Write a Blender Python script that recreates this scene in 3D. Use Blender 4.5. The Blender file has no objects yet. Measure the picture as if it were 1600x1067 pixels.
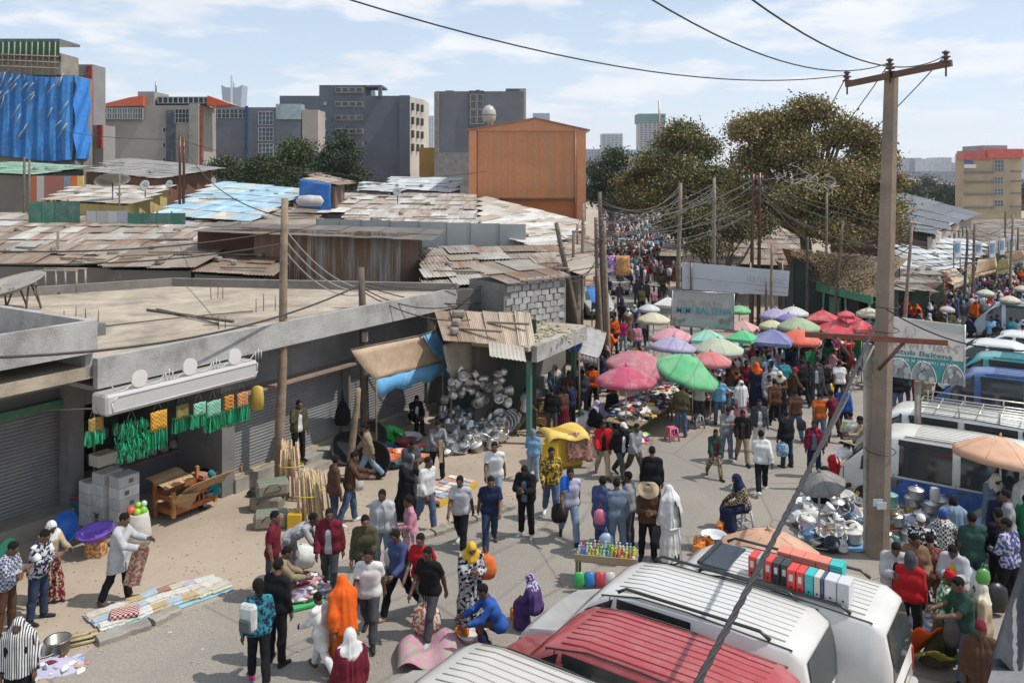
import bpy, math, random
import numpy as np
from mathutils import Vector, Matrix
R = math.radians
rnd = random.Random(11)
scene = bpy.context.scene
COL = scene.collection

# ------------------------------------------------------------------ camera
F, H, HY, CX = 1300.0, 8.3, 275.0, 800.0        # focal length in photo pixels, eye height, horizon row, centre column
cam_d = bpy.data.cameras.new('camera'); cam = bpy.data.objects.new('camera', cam_d); COL.objects.link(cam)
cam.location = (0, 0, H); cam.rotation_euler = (R(90), 0, 0)
cam_d.sensor_width = 36; cam_d.lens = 36 * F / 1600; cam_d.shift_y = -(533.5 - HY) / 1600
cam_d.clip_start = 0.1; cam_d.clip_end = 30000
scene.camera = cam

# ------------------------------------------------------------------ sun, sky
SUN_EL, SUN_AZ = R(57), R(97)                    # azimuth clockwise from +Y
sd = Vector((math.sin(SUN_AZ) * math.cos(SUN_EL), math.cos(SUN_AZ) * math.cos(SUN_EL), math.sin(SUN_EL)))
sl = bpy.data.lights.new('sun', 'SUN'); sl.energy = 4.0; sl.angle = R(0.5); sl.color = (1, .955, .89)
so = bpy.data.objects.new('sun', sl); COL.objects.link(so); so.rotation_euler = sd.to_track_quat('Z', 'Y').to_euler()
W = bpy.data.worlds.new('World'); scene.world = W; W.use_nodes = True
nt = W.node_tree; nt.nodes.clear()
def N(t, **k):
    n = nt.nodes.new(t)
    for a, b in k.items(): setattr(n, a, b)
    return n
def L(a, b): nt.links.new(a, b)
wo = N('ShaderNodeOutputWorld'); bg = N('ShaderNodeBackground'); bg.inputs[1].default_value = .15
sky = N('ShaderNodeTexSky', sky_type='NISHITA'); sky.sun_disc = False; sky.sun_elevation = SUN_EL; sky.sun_rotation = SUN_AZ
sky.altitude = 2300; sky.dust_density = 2.2; sky.air_density = 1.1
tc = N('ShaderNodeTexCoord'); sx = N('ShaderNodeSeparateXYZ'); L(tc.outputs['Generated'], sx.inputs[0])
zz = N('ShaderNodeMath', operation='ADD'); L(sx.outputs[2], zz.inputs[0]); zz.inputs[1].default_value = .13
zm = N('ShaderNodeMath', operation='MAXIMUM'); L(zz.outputs[0], zm.inputs[0]); zm.inputs[1].default_value = .02
dx = N('ShaderNodeMath', operation='DIVIDE'); L(sx.outputs[0], dx.inputs[0]); L(zm.outputs[0], dx.inputs[1])
dy = N('ShaderNodeMath', operation='DIVIDE'); L(sx.outputs[1], dy.inputs[0]); L(zm.outputs[0], dy.inputs[1])
cb = N('ShaderNodeCombineXYZ'); L(dx.outputs[0], cb.inputs[0]); L(dy.outputs[0], cb.inputs[1])
n1 = N('ShaderNodeTexNoise'); n1.inputs['Scale'].default_value = 1.35; n1.inputs['Detail'].default_value = 9; n1.inputs['Roughness'].default_value = .56
L(cb.outputs[0], n1.inputs['Vector'])
cr = N('ShaderNodeValToRGB'); cr.color_ramp.elements[0].position = .47; cr.color_ramp.elements[1].position = .56
cr.color_ramp.elements[1].color = (.85, .85, .85, 1); L(n1.outputs[0], cr.inputs[0])
n2 = N('ShaderNodeTexNoise'); n2.inputs['Scale'].default_value = 2.2; n2.inputs['Detail'].default_value = 6
mp = N('ShaderNodeMapping'); mp.inputs['Location'].default_value = (3.1, .35, 2); L(cb.outputs[0], mp.inputs[0]); L(mp.outputs[0], n2.inputs['Vector'])
c2 = N('ShaderNodeValToRGB'); c2.color_ramp.elements[0].position = .35; c2.color_ramp.elements[1].position = .7
c2.color_ramp.elements[0].color = (5.3, 5.5, 5.9, 1); c2.color_ramp.elements[1].color = (7.0, 6.95, 6.9, 1); L(n2.outputs[0], c2.inputs[0])
mx = N('ShaderNodeMixRGB'); L(cr.outputs[0], mx.inputs[0]); L(c2.outputs[0], mx.inputs[2])
hs = N('ShaderNodeMixRGB'); hs.inputs[0].default_value = .55; L(sky.outputs[0], hs.inputs[1]); hs.inputs[2].default_value = (3.5, 4.6, 5.7, 1)
L(hs.outputs[0], mx.inputs[1]); L(mx.outputs[0], bg.inputs[0]); L(bg.outputs[0], wo.inputs[0])
vs = scene.view_settings; vs.view_transform = 'Standard'; vs.look = 'None'; vs.gamma = 1; vs.exposure = 0.1; vs.use_curve_mapping = False
scene.cycles.max_bounces = 6; scene.cycles.diffuse_bounces = 3; scene.cycles.glossy_bounces = 3
scene.cycles.transparent_max_bounces = 8; scene.cycles.volume_bounces = 1
scene.cycles.use_adaptive_sampling = True; scene.cycles.use_denoising = True

# ------------------------------------------------------------------ photo helpers
def G(px, py, z=0.0):
    Y = F * (H - z) / (py - HY); return Vector(((px - CX) / F * Y, Y, z))
def D(px, py, Y): return Vector(((px - CX) / F * Y, Y, H - (py - HY) / F * Y))
U = Vector((.527, .85, 0)).normalized(); NN = Vector((.85, -.527, 0)).normalized()
UA = math.atan2(U.y, U.x)                        # rotation that takes +x to the street direction
P0 = Vector((-5.2, 25.2, 0))
def FP(s, d, z=0): return P0 + U * s + NN * d + Vector((0, 0, z))

# ------------------------------------------------------------------ materials (colour from the object's own 'col')
def mat(name, rough=.8, metal=0., vary=.25, vscale=6., bump=.0, bscale=40., coords='Object', extra=None, spec=.5, coat=0., stain=0., stcol=(.09, .06, .04), stscale=1.2, trans=0.):
    m = bpy.data.materials.new(name); m.use_nodes = True
    t = m.node_tree; P = t.nodes['Principled BSDF']
    def n(ty, **k):
        x = t.nodes.new(ty)
        for a, b in k.items(): setattr(x, a, b)
        return x
    at = n('ShaderNodeAttribute', attribute_type='OBJECT', attribute_name='col')
    tcn = n('ShaderNodeTexCoord'); oi = n('ShaderNodeObjectInfo')
    off = n('ShaderNodeVectorMath', operation='MULTIPLY_ADD'); t.links.new(oi.outputs['Random'], off.inputs[0]); off.inputs[1].default_value = (37, 19, 53)
    t.links.new(tcn.outputs[coords], off.inputs[2])
    nz = n('ShaderNodeTexNoise'); nz.inputs['Scale'].default_value = vscale; nz.inputs['Detail'].default_value = 7; nz.inputs['Roughness'].default_value = .62
    t.links.new(off.outputs[0], nz.inputs['Vector'])
    mr = n('ShaderNodeMapRange'); mr.inputs[1].default_value = .28; mr.inputs[2].default_value = .72; mr.inputs[3].default_value = 1 - vary; mr.inputs[4].default_value = 1 + vary * .8
    t.links.new(nz.outputs[0], mr.inputs[0])
    mu = n('ShaderNodeVectorMath', operation='SCALE'); t.links.new(at.outputs['Color'], mu.inputs[0]); t.links.new(mr.outputs[0], mu.inputs['Scale'])
    out = mu.outputs[0]
    if stain:
        n3 = n('ShaderNodeTexNoise'); n3.inputs['Scale'].default_value = stscale; n3.inputs['Detail'].default_value = 8; n3.inputs['Roughness'].default_value = .7
        t.links.new(off.outputs[0], n3.inputs['Vector'])
        rp = n('ShaderNodeMapRange'); rp.inputs[1].default_value = .47; rp.inputs[2].default_value = .66; rp.inputs[3].default_value = 0; rp.inputs[4].default_value = stain
        t.links.new(n3.outputs[0], rp.inputs[0])
        mm = n('ShaderNodeMixRGB'); t.links.new(rp.outputs[0], mm.inputs[0]); t.links.new(out, mm.inputs[1]); mm.inputs[2].default_value = (*stcol, 1); out = mm.outputs[0]
    if extra: out = extra(t, n, out, at, tcn, off)
    t.links.new(out, P.inputs['Base Color'])
    P.inputs['Roughness'].default_value = rough; P.inputs['Metallic'].default_value = metal
    P.inputs['Specular IOR Level'].default_value = spec; P.inputs['Coat Weight'].default_value = coat
    if trans:
        P.inputs['Transmission Weight'].default_value = trans
    if bump:
        nb = n('ShaderNodeTexNoise'); nb.inputs['Scale'].default_value = bscale; nb.inputs['Detail'].default_value = 5; t.links.new(off.outputs[0], nb.inputs['Vector'])
        bp = n('ShaderNodeBump'); bp.inputs['Strength'].default_value = bump; bp.inputs['Distance'].default_value = .03
        t.links.new(nb.outputs[0], bp.inputs['Height']); t.links.new(bp.outputs[0], P.inputs['Normal'])
    return m
def two(kind):
    # a second colour from the object's 'col2' in spots, checks, stripes or zigzags
    def ex(t, n, out, at, tcn, off):
        a2 = n('ShaderNodeAttribute', attribute_type='OBJECT', attribute_name='col2')
        mm = n('ShaderNodeMixRGB'); t.links.new(out, mm.inputs[1]); t.links.new(a2.outputs['Color'], mm.inputs[2])
        if kind == 'spots':
            v = n('ShaderNodeTexNoise'); v.inputs['Scale'].default_value = 17; v.inputs['Detail'].default_value = 2
            t.links.new(off.outputs[0], v.inputs['Vector'])
            r = n('ShaderNodeMapRange'); r.inputs[1].default_value = .5; r.inputs[2].default_value = .54; t.links.new(v.outputs[0], r.inputs[0]); t.links.new(r.outputs[0], mm.inputs[0])
        elif kind == 'check':
            v = n('ShaderNodeTexChecker'); v.inputs['Scale'].default_value = 22; t.links.new(tcn.outputs['Object'], v.inputs['Vector']); t.links.new(v.outputs['Fac'], mm.inputs[0])
        else:
            v = n('ShaderNodeTexWave', bands_direction='Z' if kind == 'hstripe' else 'X'); v.inputs['Scale'].default_value = 6 if kind != 'stripe' else 9; v.inputs['Distortion'].default_value = .6
            t.links.new(tcn.outputs['Object'], v.inputs['Vector'])
            r = n('ShaderNodeMapRange'); r.inputs[1].default_value = .5; r.inputs[2].default_value = .56; t.links.new(v.outputs[0], r.inputs[0]); t.links.new(r.outputs[0], mm.inputs[0])
        return mm.outputs[0]
    return ex
def worn(t, n, out, at, tcn, off):
    # dust lying in broad patches, fine speckle and thin cracks
    v = n('ShaderNodeTexNoise'); v.inputs['Scale'].default_value = .16; v.inputs['Detail'].default_value = 9; v.inputs['Roughness'].default_value = .66; t.links.new(tcn.outputs['Object'], v.inputs['Vector'])
    r = n('ShaderNodeMapRange'); r.inputs[1].default_value = .42; r.inputs[2].default_value = .66; r.inputs[4].default_value = .75; t.links.new(v.outputs[0], r.inputs[0])
    mm = n('ShaderNodeMixRGB'); t.links.new(r.outputs[0], mm.inputs[0]); t.links.new(out, mm.inputs[1]); mm.inputs[2].default_value = (.35, .30, .245, 1)
    w = n('ShaderNodeTexNoise'); w.inputs['Scale'].default_value = 26; w.inputs['Detail'].default_value = 3; t.links.new(tcn.outputs['Object'], w.inputs['Vector'])
    r2 = n('ShaderNodeMapRange'); r2.inputs[1].default_value = .3; r2.inputs[2].default_value = .7; r2.inputs[3].default_value = .8; r2.inputs[4].default_value = 1.15; t.links.new(w.outputs[0], r2.inputs[0])
    k = n('ShaderNodeTexVoronoi', feature='DISTANCE_TO_EDGE'); k.inputs['Scale'].default_value = .35; wv = n('ShaderNodeMixRGB'); wv.inputs[0].default_value = .12; t.links.new(tcn.outputs['Object'], wv.inputs[1]); t.links.new(v.outputs['Color'], wv.inputs[2]); t.links.new(wv.outputs[0], k.inputs['Vector'])
    r3 = n('ShaderNodeMapRange'); r3.inputs[1].default_value = .002; r3.inputs[2].default_value = .012; r3.inputs[3].default_value = .72; r3.inputs[4].default_value = 1; t.links.new(k.outputs['Distance'], r3.inputs[0])
    m2 = n('ShaderNodeMath', operation='MULTIPLY'); t.links.new(r2.outputs[0], m2.inputs[0]); t.links.new(r3.outputs[0], m2.inputs[1]); sc = n('ShaderNodeVectorMath', operation='SCALE'); t.links.new(mm.outputs[0], sc.inputs[0]); t.links.new(m2.outputs[0], sc.inputs['Scale']); return sc.outputs[0]
def rusty(t, n, out, at, tcn, off):
    # streaks of rust running down the corrugations, a different amount on each sheet
    mpn = n('ShaderNodeMapping'); mpn.inputs['Scale'].default_value = (5, .7, .7); t.links.new(off.outputs[0], mpn.inputs[0])
    v = n('ShaderNodeTexNoise'); v.inputs['Scale'].default_value = 1.0; v.inputs['Detail'].default_value = 8; v.inputs['Roughness'].default_value = .68; t.links.new(mpn.outputs[0], v.inputs['Vector'])
    a2 = n('ShaderNodeAttribute', attribute_type='OBJECT', attribute_name='rust')
    sm = n('ShaderNodeMath', operation='ADD'); t.links.new(v.outputs[0], sm.inputs[0]); t.links.new(a2.outputs['Fac'], sm.inputs[1])
    r = n('ShaderNodeMapRange'); r.inputs[1].default_value = .62; r.inputs[2].default_value = .86; t.links.new(sm.outputs[0], r.inputs[0])
    c = n('ShaderNodeValToRGB'); c.color_ramp.elements[0].color = (.29, .18, .105, 1); c.color_ramp.elements[1].color = (.18, .08, .04, 1); t.links.new(v.outputs[0], c.inputs[0])
    mm = n('ShaderNodeMixRGB'); t.links.new(r.outputs[0], mm.inputs[0]); t.links.new(out, mm.inputs[1]); t.links.new(c.outputs[0], mm.inputs[2])
    return mm.outputs[0]
MT = {
 'fabric': mat('fabric', .92, vary=.22, vscale=9, bump=.18, bscale=14, spec=.15),
 'spots': mat('spotted_fabric', .92, vary=.15, vscale=9, bump=.18, bscale=14, spec=.15, extra=two('spots')),
 'check': mat('checked_fabric', .92, vary=.15, vscale=9, bump=.18, bscale=14, spec=.15, extra=two('check')),
 'stripe': mat('striped_fabric', .92, vary=.15, vscale=9, bump=.18, bscale=14, spec=.15, extra=two('stripe')),
 'hstripe': mat('banded_fabric', .92, vary=.15, vscale=9, bump=.18, bscale=14, spec=.15, extra=two('hstripe')),
 'skin': mat('skin', .55, vary=.12, vscale=5, spec=.35),
 'hair': mat('hair', .85, vary=.3, vscale=60, bump=.8, bscale=120, spec=.2),
 'eye': mat('eye', .25, vary=0),
 'plastic': mat('plastic', .38, vary=.1, vscale=4, stain=.12, stcol=(.2, .17, .13), stscale=4),
 'steel': mat('steel', .4, .85, vary=.2, vscale=5),
 'paint': mat('car_paint', .32, vary=.05, vscale=2, coat=.35, stain=.22, stcol=(.42, .38, .32), stscale=1.6),
 'glass': mat('dark_glass', .06, vary=.3, vscale=1.5, spec=.8),
 'rubber': mat('rubber', .8, vary=.2),
 'wood': mat('wood', .85, vary=.38, vscale=5, bump=.5, bscale=30, stain=.3, stcol=(.05, .035, .025), stscale=2),
 'concrete': mat('concrete', .92, vary=.22, vscale=1.6, bump=.5, bscale=25, stain=.7, stcol=(.15, .135, .12), stscale=.9),
 'slab': mat('roof_slab', .95, vary=.3, vscale=1.1, bump=.4, bscale=20, stain=.8, stcol=(.17, .14, .105), stscale=.6),
 'canvas': mat('canvas', .9, vary=.16, vscale=3, bump=.15, bscale=9, spec=.15, stain=.4, stcol=(.46, .41, .36), stscale=2.2),
 'plaster': mat('plaster', .9, vary=.13, vscale=.35, bump=.2, bscale=8, stain=.25, stcol=(.12, .11, .10), stscale=.25),
 'sheet': mat('metal_sheet', .6, .25, vary=.3, vscale=1.4, extra=rusty),
 'tarp': mat('tarp', .6, vary=.25, vscale=3, bump=.4, bscale=4, stain=.15, stcol=(.3, .27, .23)),
 'card': mat('cardboard', .9, vary=.15, vscale=3),
 'stone': mat('stone', .9, vary=.3, vscale=3, bump=.5, bscale=18),
 'dirt': mat('dirt', .97, vary=.22, vscale=.35, bump=.6, bscale=6, stain=.55, stcol=(.30, .245, .19), stscale=.5),
 'asphalt': mat('asphalt', .93, vary=.12, vscale=.5, bump=.3, bscale=60, stain=.55, stcol=(.2, .185, .165), stscale=.5, extra=worn),
 'leaf': mat('leaf', .6, vary=.55, vscale=.5, spec=.3),
 'bark': mat('bark', .95, vary=.35, vscale=4, bump=.9, bscale=16),
 'litter': mat('litter', .9, vary=.5, vscale=9),
}
# ------------------------------------------------------------------ mesh builder
class MB:
    def __init__(s): s.v = []; s.f = []; s.sm = []
    def add(s, vs, fs, smooth=False):
        o = len(s.v); s.v += [tuple(p) for p in vs]; s.f += [tuple(i + o for i in f) for f in fs]; s.sm += [smooth] * len(fs); return s
    def box(s, c, d, rz=0, m=None):
        x, y, z = d[0] / 2, d[1] / 2, d[2] / 2
        P = [Vector(p) for p in ((-x, -y, -z), (x, -y, -z), (x, y, -z), (-x, y, -z), (-x, -y, z), (x, -y, z), (x, y, z), (-x, y, z))]
        M_ = m if m is not None else Matrix.Rotation(rz, 3, 'Z')
        return s.add([M_ @ p + Vector(c) for p in P], [(0, 3, 2, 1), (4, 5, 6, 7), (0, 1, 5, 4), (1, 2, 6, 5), (2, 3, 7, 6), (3, 0, 4, 7)])
    def rbox(s, c, d, b, rz=0):
        # box with chamfered vertical edges and a chamfered top and bottom
        x, y, z = d[0] / 2, d[1] / 2, d[2] / 2; M_ = Matrix.Rotation(rz, 3, 'Z'); vs = []
        def ring(k, zz): return [(-x + k, -y + b * 1.0), (-x + b, -y + k), (x - b, -y + k), (x - k, -y + b), (x - k, y - b), (x - b, y - k), (-x + b, y - k), (-x + k, y - b)]
        for k, zz in ((b * .7, -z), (0, -z + b), (0, z - b), (b * .7, z)): vs += [M_ @ Vector((p[0], p[1], zz)) + Vector(c) for p in ring(k, zz)]
        fs = [tuple(range(7, -1, -1)), tuple(range(24, 32))]
        for r in range(3):
            for i in range(8): fs.append((r * 8 + i, r * 8 + (i + 1) % 8, r * 8 + 8 + (i + 1) % 8, r * 8 + 8 + i))
        return s.add(vs, fs)
    def tube(s, pts, rad, n=8, caps=True, smooth=True, sq=1.0):
        pts = [Vector(p) for p in pts]; k = len(pts)
        if not hasattr(rad, '__len__'): rad = [rad] * k
        vs = []; t0 = None
        for i, p in enumerate(pts):
            t = (pts[min(i + 1, k - 1)] - pts[max(i - 1, 0)]).normalized()
            if t0 is None: a = t.orthogonal().normalized()
            else:
                a = (a - t * a.dot(t))
                a = a.normalized() if a.length > 1e-5 else t.orthogonal().normalized()
            t0 = t; b = t.cross(a)
            for j in range(n):
                th = 2 * math.pi * j / n; vs.append(p + (a * math.cos(th) + b * math.sin(th) * sq) * rad[i])
        fs = [(i * n + j, i * n + (j + 1) % n, (i + 1) * n + (j + 1) % n, (i + 1) * n + j) for i in range(k - 1) for j in range(n)]
        s.add(vs, fs, smooth)
        if caps:
            o = len(s.v) - len(vs); s.f += [tuple(o + j for j in range(n - 1, -1, -1)), tuple(o + (k - 1) * n + j for j in range(n))]; s.sm += [False, False]
        return s
    def lathe(s, prof, n=16, c=(0, 0, 0), smooth=True, sx=1, sy=1, wob=None):
        vs = []
        for i, (r, z) in enumerate(prof):
            for j in range(n):
                a = 2 * math.pi * j / n; q = r * (wob(a, i) if wob else 1)
                vs.append((c[0] + q * math.cos(a) * sx, c[1] + q * math.sin(a) * sy, c[2] + z))
        fs = [(i * n + j, i * n + (j + 1) % n, (i + 1) * n + (j + 1) % n, (i + 1) * n + j) for i in range(len(prof) - 1) for j in range(n)]
        return s.add(vs, fs, smooth)
    def prism(s, pts, vec):
        # closed polygon extruded along vec
        n = len(pts); vec = Vector(vec); P = [Vector(p) for p in pts]
        return s.add(P + [p + vec for p in P], [tuple(range(n - 1, -1, -1)), tuple(range(n, 2 * n))] + [(i, (i + 1) % n, n + (i + 1) % n, n + i) for i in range(n)])
    def quad(s, a, b, c, d): return s.add([a, b, c, d], [(0, 1, 2, 3)])
    def grid(s, fn, nu, nv, thick=0., smooth=True):
        P = [[Vector(fn(i / nu, j / nv)) for i in range(nu + 1)] for j in range(nv + 1)]
        vs = [p for row in P for p in row]; w = nu + 1
        fs = [(j * w + i, j * w + i + 1, (j + 1) * w + i + 1, (j + 1) * w + i) for j in range(nv) for i in range(nu)]
        if thick:
            nrm = (P[0][-1] - P[0][0]).cross(P[-1][0] - P[0][0]).normalized(); m = len(vs)
            vs += [p - nrm * thick for p in vs]; fs += [tuple(reversed([q + m for q in f])) for f in fs]
            bd = [i for i in range(w)] + [j * w + nu for j in range(1, nv + 1)] + [nv * w + i for i in range(nu - 1, -1, -1)] + [j * w for j in range(nv - 1, 0, -1)]
            fs += [(bd[(q + 1) % len(bd)], bd[q], bd[q] + m, bd[(q + 1) % len(bd)] + m) for q in range(len(bd))]
        return s.add(vs, fs, smooth)
    def mesh(s, name='mesh'):
        me = bpy.data.meshes.new(name); me.from_pydata(s.v, [], s.f); me.polygons.foreach_set('use_smooth', s.sm); me.update(); return me
    def build(s, name, m, parent=None, col=(.5, .5, .5), **k): return mk(name, s.mesh(name), m, parent, col, **k)
def mk(name, me, m, parent=None, col=(.5, .5, .5), loc=None, rz=None, col2=None, scale=None, M4=None, rust=None):
    o = bpy.data.objects.new(name, me); COL.objects.link(o)
    if m and not me.materials: me.materials.append(MT[m] if isinstance(m, str) else m)
    if parent: o.parent = parent
    o['col'] = [float(c) for c in col]
    if col2: o['col2'] = [float(c) for c in col2]
    if rust is not None: o['rust'] = float(rust)
    if M4 is not None: o.matrix_local = M4
    else:
        if loc is not None: o.location = loc
        if rz is not None: o.rotation_euler = (0, 0, rz)
        if scale is not None: o.scale = scale if hasattr(scale, '__len__') else (scale,) * 3
    return o
def tag(o, label=None, cat=None, group=None, kind=None):
    for k, v in (('label', label), ('category', cat), ('group', group), ('kind', kind)):
        if v: o[k] = v
    return o
def thing(name, label, cat, loc=(0, 0, 0), rz=0, group=None):
    o = bpy.data.objects.new(name, None); COL.objects.link(o); o.empty_display_size = .2; o.location = loc; o.rotation_euler = (0, 0, rz)
    return tag(o, label, cat, group)
def copy_tree(o, parent=None):
    c = o.copy(); COL.objects.link(c)
    if parent: c.parent = parent
    for ch in o.children: copy_tree(ch, c)
    return c
def dup(o, loc, rz=0, label=None, col=None, scale=None, group=None):
    c = copy_tree(o); c.location = loc; c.rotation_euler = (o.rotation_euler.x, o.rotation_euler.y, rz)
    if label: c['label'] = label
    if group: c['group'] = group
    if col: c['col'] = list(col)
    if scale: c.scale = scale if hasattr(scale, '__len__') else (scale,) * 3
    return c
def struct(o): o['kind'] = 'structure'; return o
def lerp(a, b, t): return a + (b - a) * t
VF = {}
def text_mesh(s, size, font=None, depth=.003):
    cu = bpy.data.curves.new('lettering', 'FONT'); cu.body = s; cu.size = size; cu.extrude = depth; cu.offset = size * .007; cu.align_x = 'LEFT'; cu.resolution_u = 3
    if font:
        if font not in VF: VF[font] = bpy.data.fonts.load(bpy.utils.system_resource('DATAFILES', path='fonts') + '/' + font)
        cu.font = VF[font]
    o = bpy.data.objects.new('tmp', cu); COL.objects.link(o); dg = bpy.context.evaluated_depsgraph_get()
    me = bpy.data.meshes.new_from_object(o.evaluated_get(dg)); bpy.data.objects.remove(o); bpy.data.curves.remove(cu); me.materials.clear(); return me
# ------------------------------------------------------------------ people: one implicit surface per body, clothes grown over it
def surface_nets(V, org, h):
    S = V < 0; n = V.shape
    c = [S[i:n[0] - 1 + i, j:n[1] - 1 + j, k:n[2] - 1 + k] for i in (0, 1) for j in (0, 1) for k in (0, 1)]
    cnt = sum(x.astype(np.int8) for x in c); act = (cnt > 0) & (cnt < 8); idx = np.argwhere(act)
    if len(idx) == 0: return np.zeros((0, 3)), []
    ids = -np.ones(act.shape, int); ids[act] = np.arange(len(idx)); acc = np.zeros((len(idx), 3)); num = np.zeros(len(idx)); i0, j0, k0 = idx.T
    for ax in range(3):
        o1, o2 = [q for q in range(3) if q != ax]
        for a in (0, 1):
            for b in (0, 1):
                d = [0, 0, 0]; d[o1] = a; d[o2] = b; e = list(d); e[ax] = 1
                v0 = V[i0 + d[0], j0 + d[1], k0 + d[2]]; v1 = V[i0 + e[0], j0 + e[1], k0 + e[2]]; m = (v0 < 0) != (v1 < 0)
                t = np.where(m, v0 / np.where(m, v0 - v1, 1), 0); p = np.tile(np.array(d, float), (len(idx), 1)); p[:, ax] += t
                acc[m] += p[m]; num[m] += 1
    verts = (idx + acc / num[:, None]) * h + org; quads = []
    for ax in range(3):
        o1, o2 = (ax + 1) % 3, (ax + 2) % 3; sl0 = [slice(None)] * 3; sl1 = [slice(None)] * 3; sl0[ax] = slice(0, -1); sl1[ax] = slice(1, None)
        A = S[tuple(sl0)]; B = S[tuple(sl1)]; e = np.argwhere(A != B)
        e = e[(e[:, o1] > 0) & (e[:, o2] > 0) & (e[:, o1] < n[o1] - 1) & (e[:, o2] < n[o2] - 1)]
        q = []
        for a, b in ((1, 1), (0, 1), (0, 0), (1, 0)):
            f = e.copy(); f[:, o1] -= a; f[:, o2] -= b; q.append(ids[f[:, 0], f[:, 1], f[:, 2]])
        q = np.stack(q, 1); fl = ~A[e[:, 0], e[:, 1], e[:, 2]]; q[fl] = q[fl][:, ::-1]; quads.append(q)
    return verts, np.concatenate(quads)
class Field:
    def __init__(s, lo, hi, h):
        s.h = h; s.lo = np.array(lo, np.float32); s.n = np.ceil((np.array(hi) - lo) / h).astype(int) + 1
        s.V = np.full(s.n, .2, np.float32)
    def sub(s, lo, hi):
        a = np.clip(np.floor((lo - s.lo) / s.h).astype(int), 0, s.n); b = np.clip(np.ceil((hi - s.lo) / s.h).astype(int) + 1, 0, s.n)
        if (b <= a).any(): return None
        ax = [s.lo[i] + s.h * np.arange(a[i], b[i], dtype=np.float32) for i in range(3)]
        return tuple(slice(a[i], b[i]) for i in range(3)), np.meshgrid(*ax, indexing='ij', sparse=True)
    def cone(s, a, b, ra, rb, k=.03, cut=None, sub=False):
        # round cone from a to b; cut = (point, direction) trims it square; sub carves
        a = np.array(a, np.float32); b = np.array(b, np.float32); r = max(ra, rb) + .12
        g = s.sub(np.minimum(a, b) - r, np.maximum(a, b) + r)
        if g is None: return
        sl, (X, Y, Z) = g; d = b - a; L2 = float(d @ d) + 1e-9
        t = np.clip(((X - a[0]) * d[0] + (Y - a[1]) * d[1] + (Z - a[2]) * d[2]) / L2, 0, 1)
        f = np.sqrt((X - a[0] - t * d[0]) ** 2 + (Y - a[1] - t * d[1]) ** 2 + (Z - a[2] - t * d[2]) ** 2) - (ra + (rb - ra) * t)
        if cut is not None:
            p, q = cut; f = np.maximum(f, (X - p[0]) * q[0] + (Y - p[1]) * q[1] + (Z - p[2]) * q[2])
        s.blend(sl, f, k, sub)
    def ell(s, c, r, M3, k=.03, sub=False):
        c = np.array(c, np.float32); R_ = max(r) + .1; g = s.sub(c - R_, c + R_)
        if g is None: return
        sl, (X, Y, Z) = g; Mi = np.array(M3).T; x, y, z = X - c[0], Y - c[1], Z - c[2]
        q = [(Mi[i, 0] * x + Mi[i, 1] * y + Mi[i, 2] * z) / r[i] for i in range(3)]
        m = np.sqrt(q[0] ** 2 + q[1] ** 2 + q[2] ** 2); s.blend(sl, (m - 1) * min(r), k, sub)
    def blend(s, sl, f, k, sub):
        v = s.V[sl]
        if sub: s.V[sl] = np.maximum(v, -f)
        else:
            hh = np.maximum(k - np.abs(v - f), 0) / k; s.V[sl] = np.minimum(v, f) - hh * hh * k * .25
    def plane(s, p, q):
        X, Y, Z = np.meshgrid(*[s.lo[i] + s.h * np.arange(s.n[i], dtype=np.float32) for i in range(3)], indexing='ij', sparse=True)
        s.V = np.maximum(s.V, (X - p[0]) * q[0] + (Y - p[1]) * q[1] + (Z - p[2]) * q[2])
    def folds(s, amp, fr, ph):
        X, Y, Z = np.meshgrid(*[s.lo[i] + s.h * np.arange(s.n[i], dtype=np.float32) for i in range(3)], indexing='ij', sparse=True)
        s.V = s.V + amp * (np.sin(fr * X + 1.7 * np.sin(7 * Z) + ph) * np.sin(fr * .8 * Y + 5 * Z) + .7 * np.sin(fr * .9 * Z + 3 * X + 6 * Y + ph))
    def drape(s, amp, n, c, ph):
        X, Y, Z = np.meshgrid(*[s.lo[i] + s.h * np.arange(s.n[i], dtype=np.float32) for i in range(3)], indexing='ij', sparse=True)
        th = np.arctan2(Y - c[1], X - c[0]); s.V = s.V + amp * (np.sin(n * th + 1.6 * np.sin(2.3 * Z + ph)) + .5 * np.sin((n + 4) * th + 3 * Z + ph)) * np.clip(1.25 - Z * .45, .25, 1.1)
    def mesh(s, name):
        v, f = surface_nets(s.V, s.lo, s.h)
        if len(v) == 0: return None
        me = bpy.data.meshes.new(name); me.vertices.add(len(v)); me.vertices.foreach_set('co', v.astype(np.float32).ravel())
        me.loops.add(len(f) * 4); me.loops.foreach_set('vertex_index', f.ravel().astype(np.int32)); me.polygons.add(len(f))
        me.polygons.foreach_set('loop_start', np.arange(0, len(f) * 4, 4, dtype=np.int32)); me.polygons.foreach_set('loop_total', np.full(len(f), 4, np.int32))
        me.polygons.foreach_set('use_smooth', np.ones(len(f), bool)); me.update(calc_edges=True); return me
def rx(a): return Matrix.Rotation(a, 3, 'X')
def ry(a): return Matrix.Rotation(a, 3, 'Y')
def rz_(a): return Matrix.Rotation(a, 3, 'Z')
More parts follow.
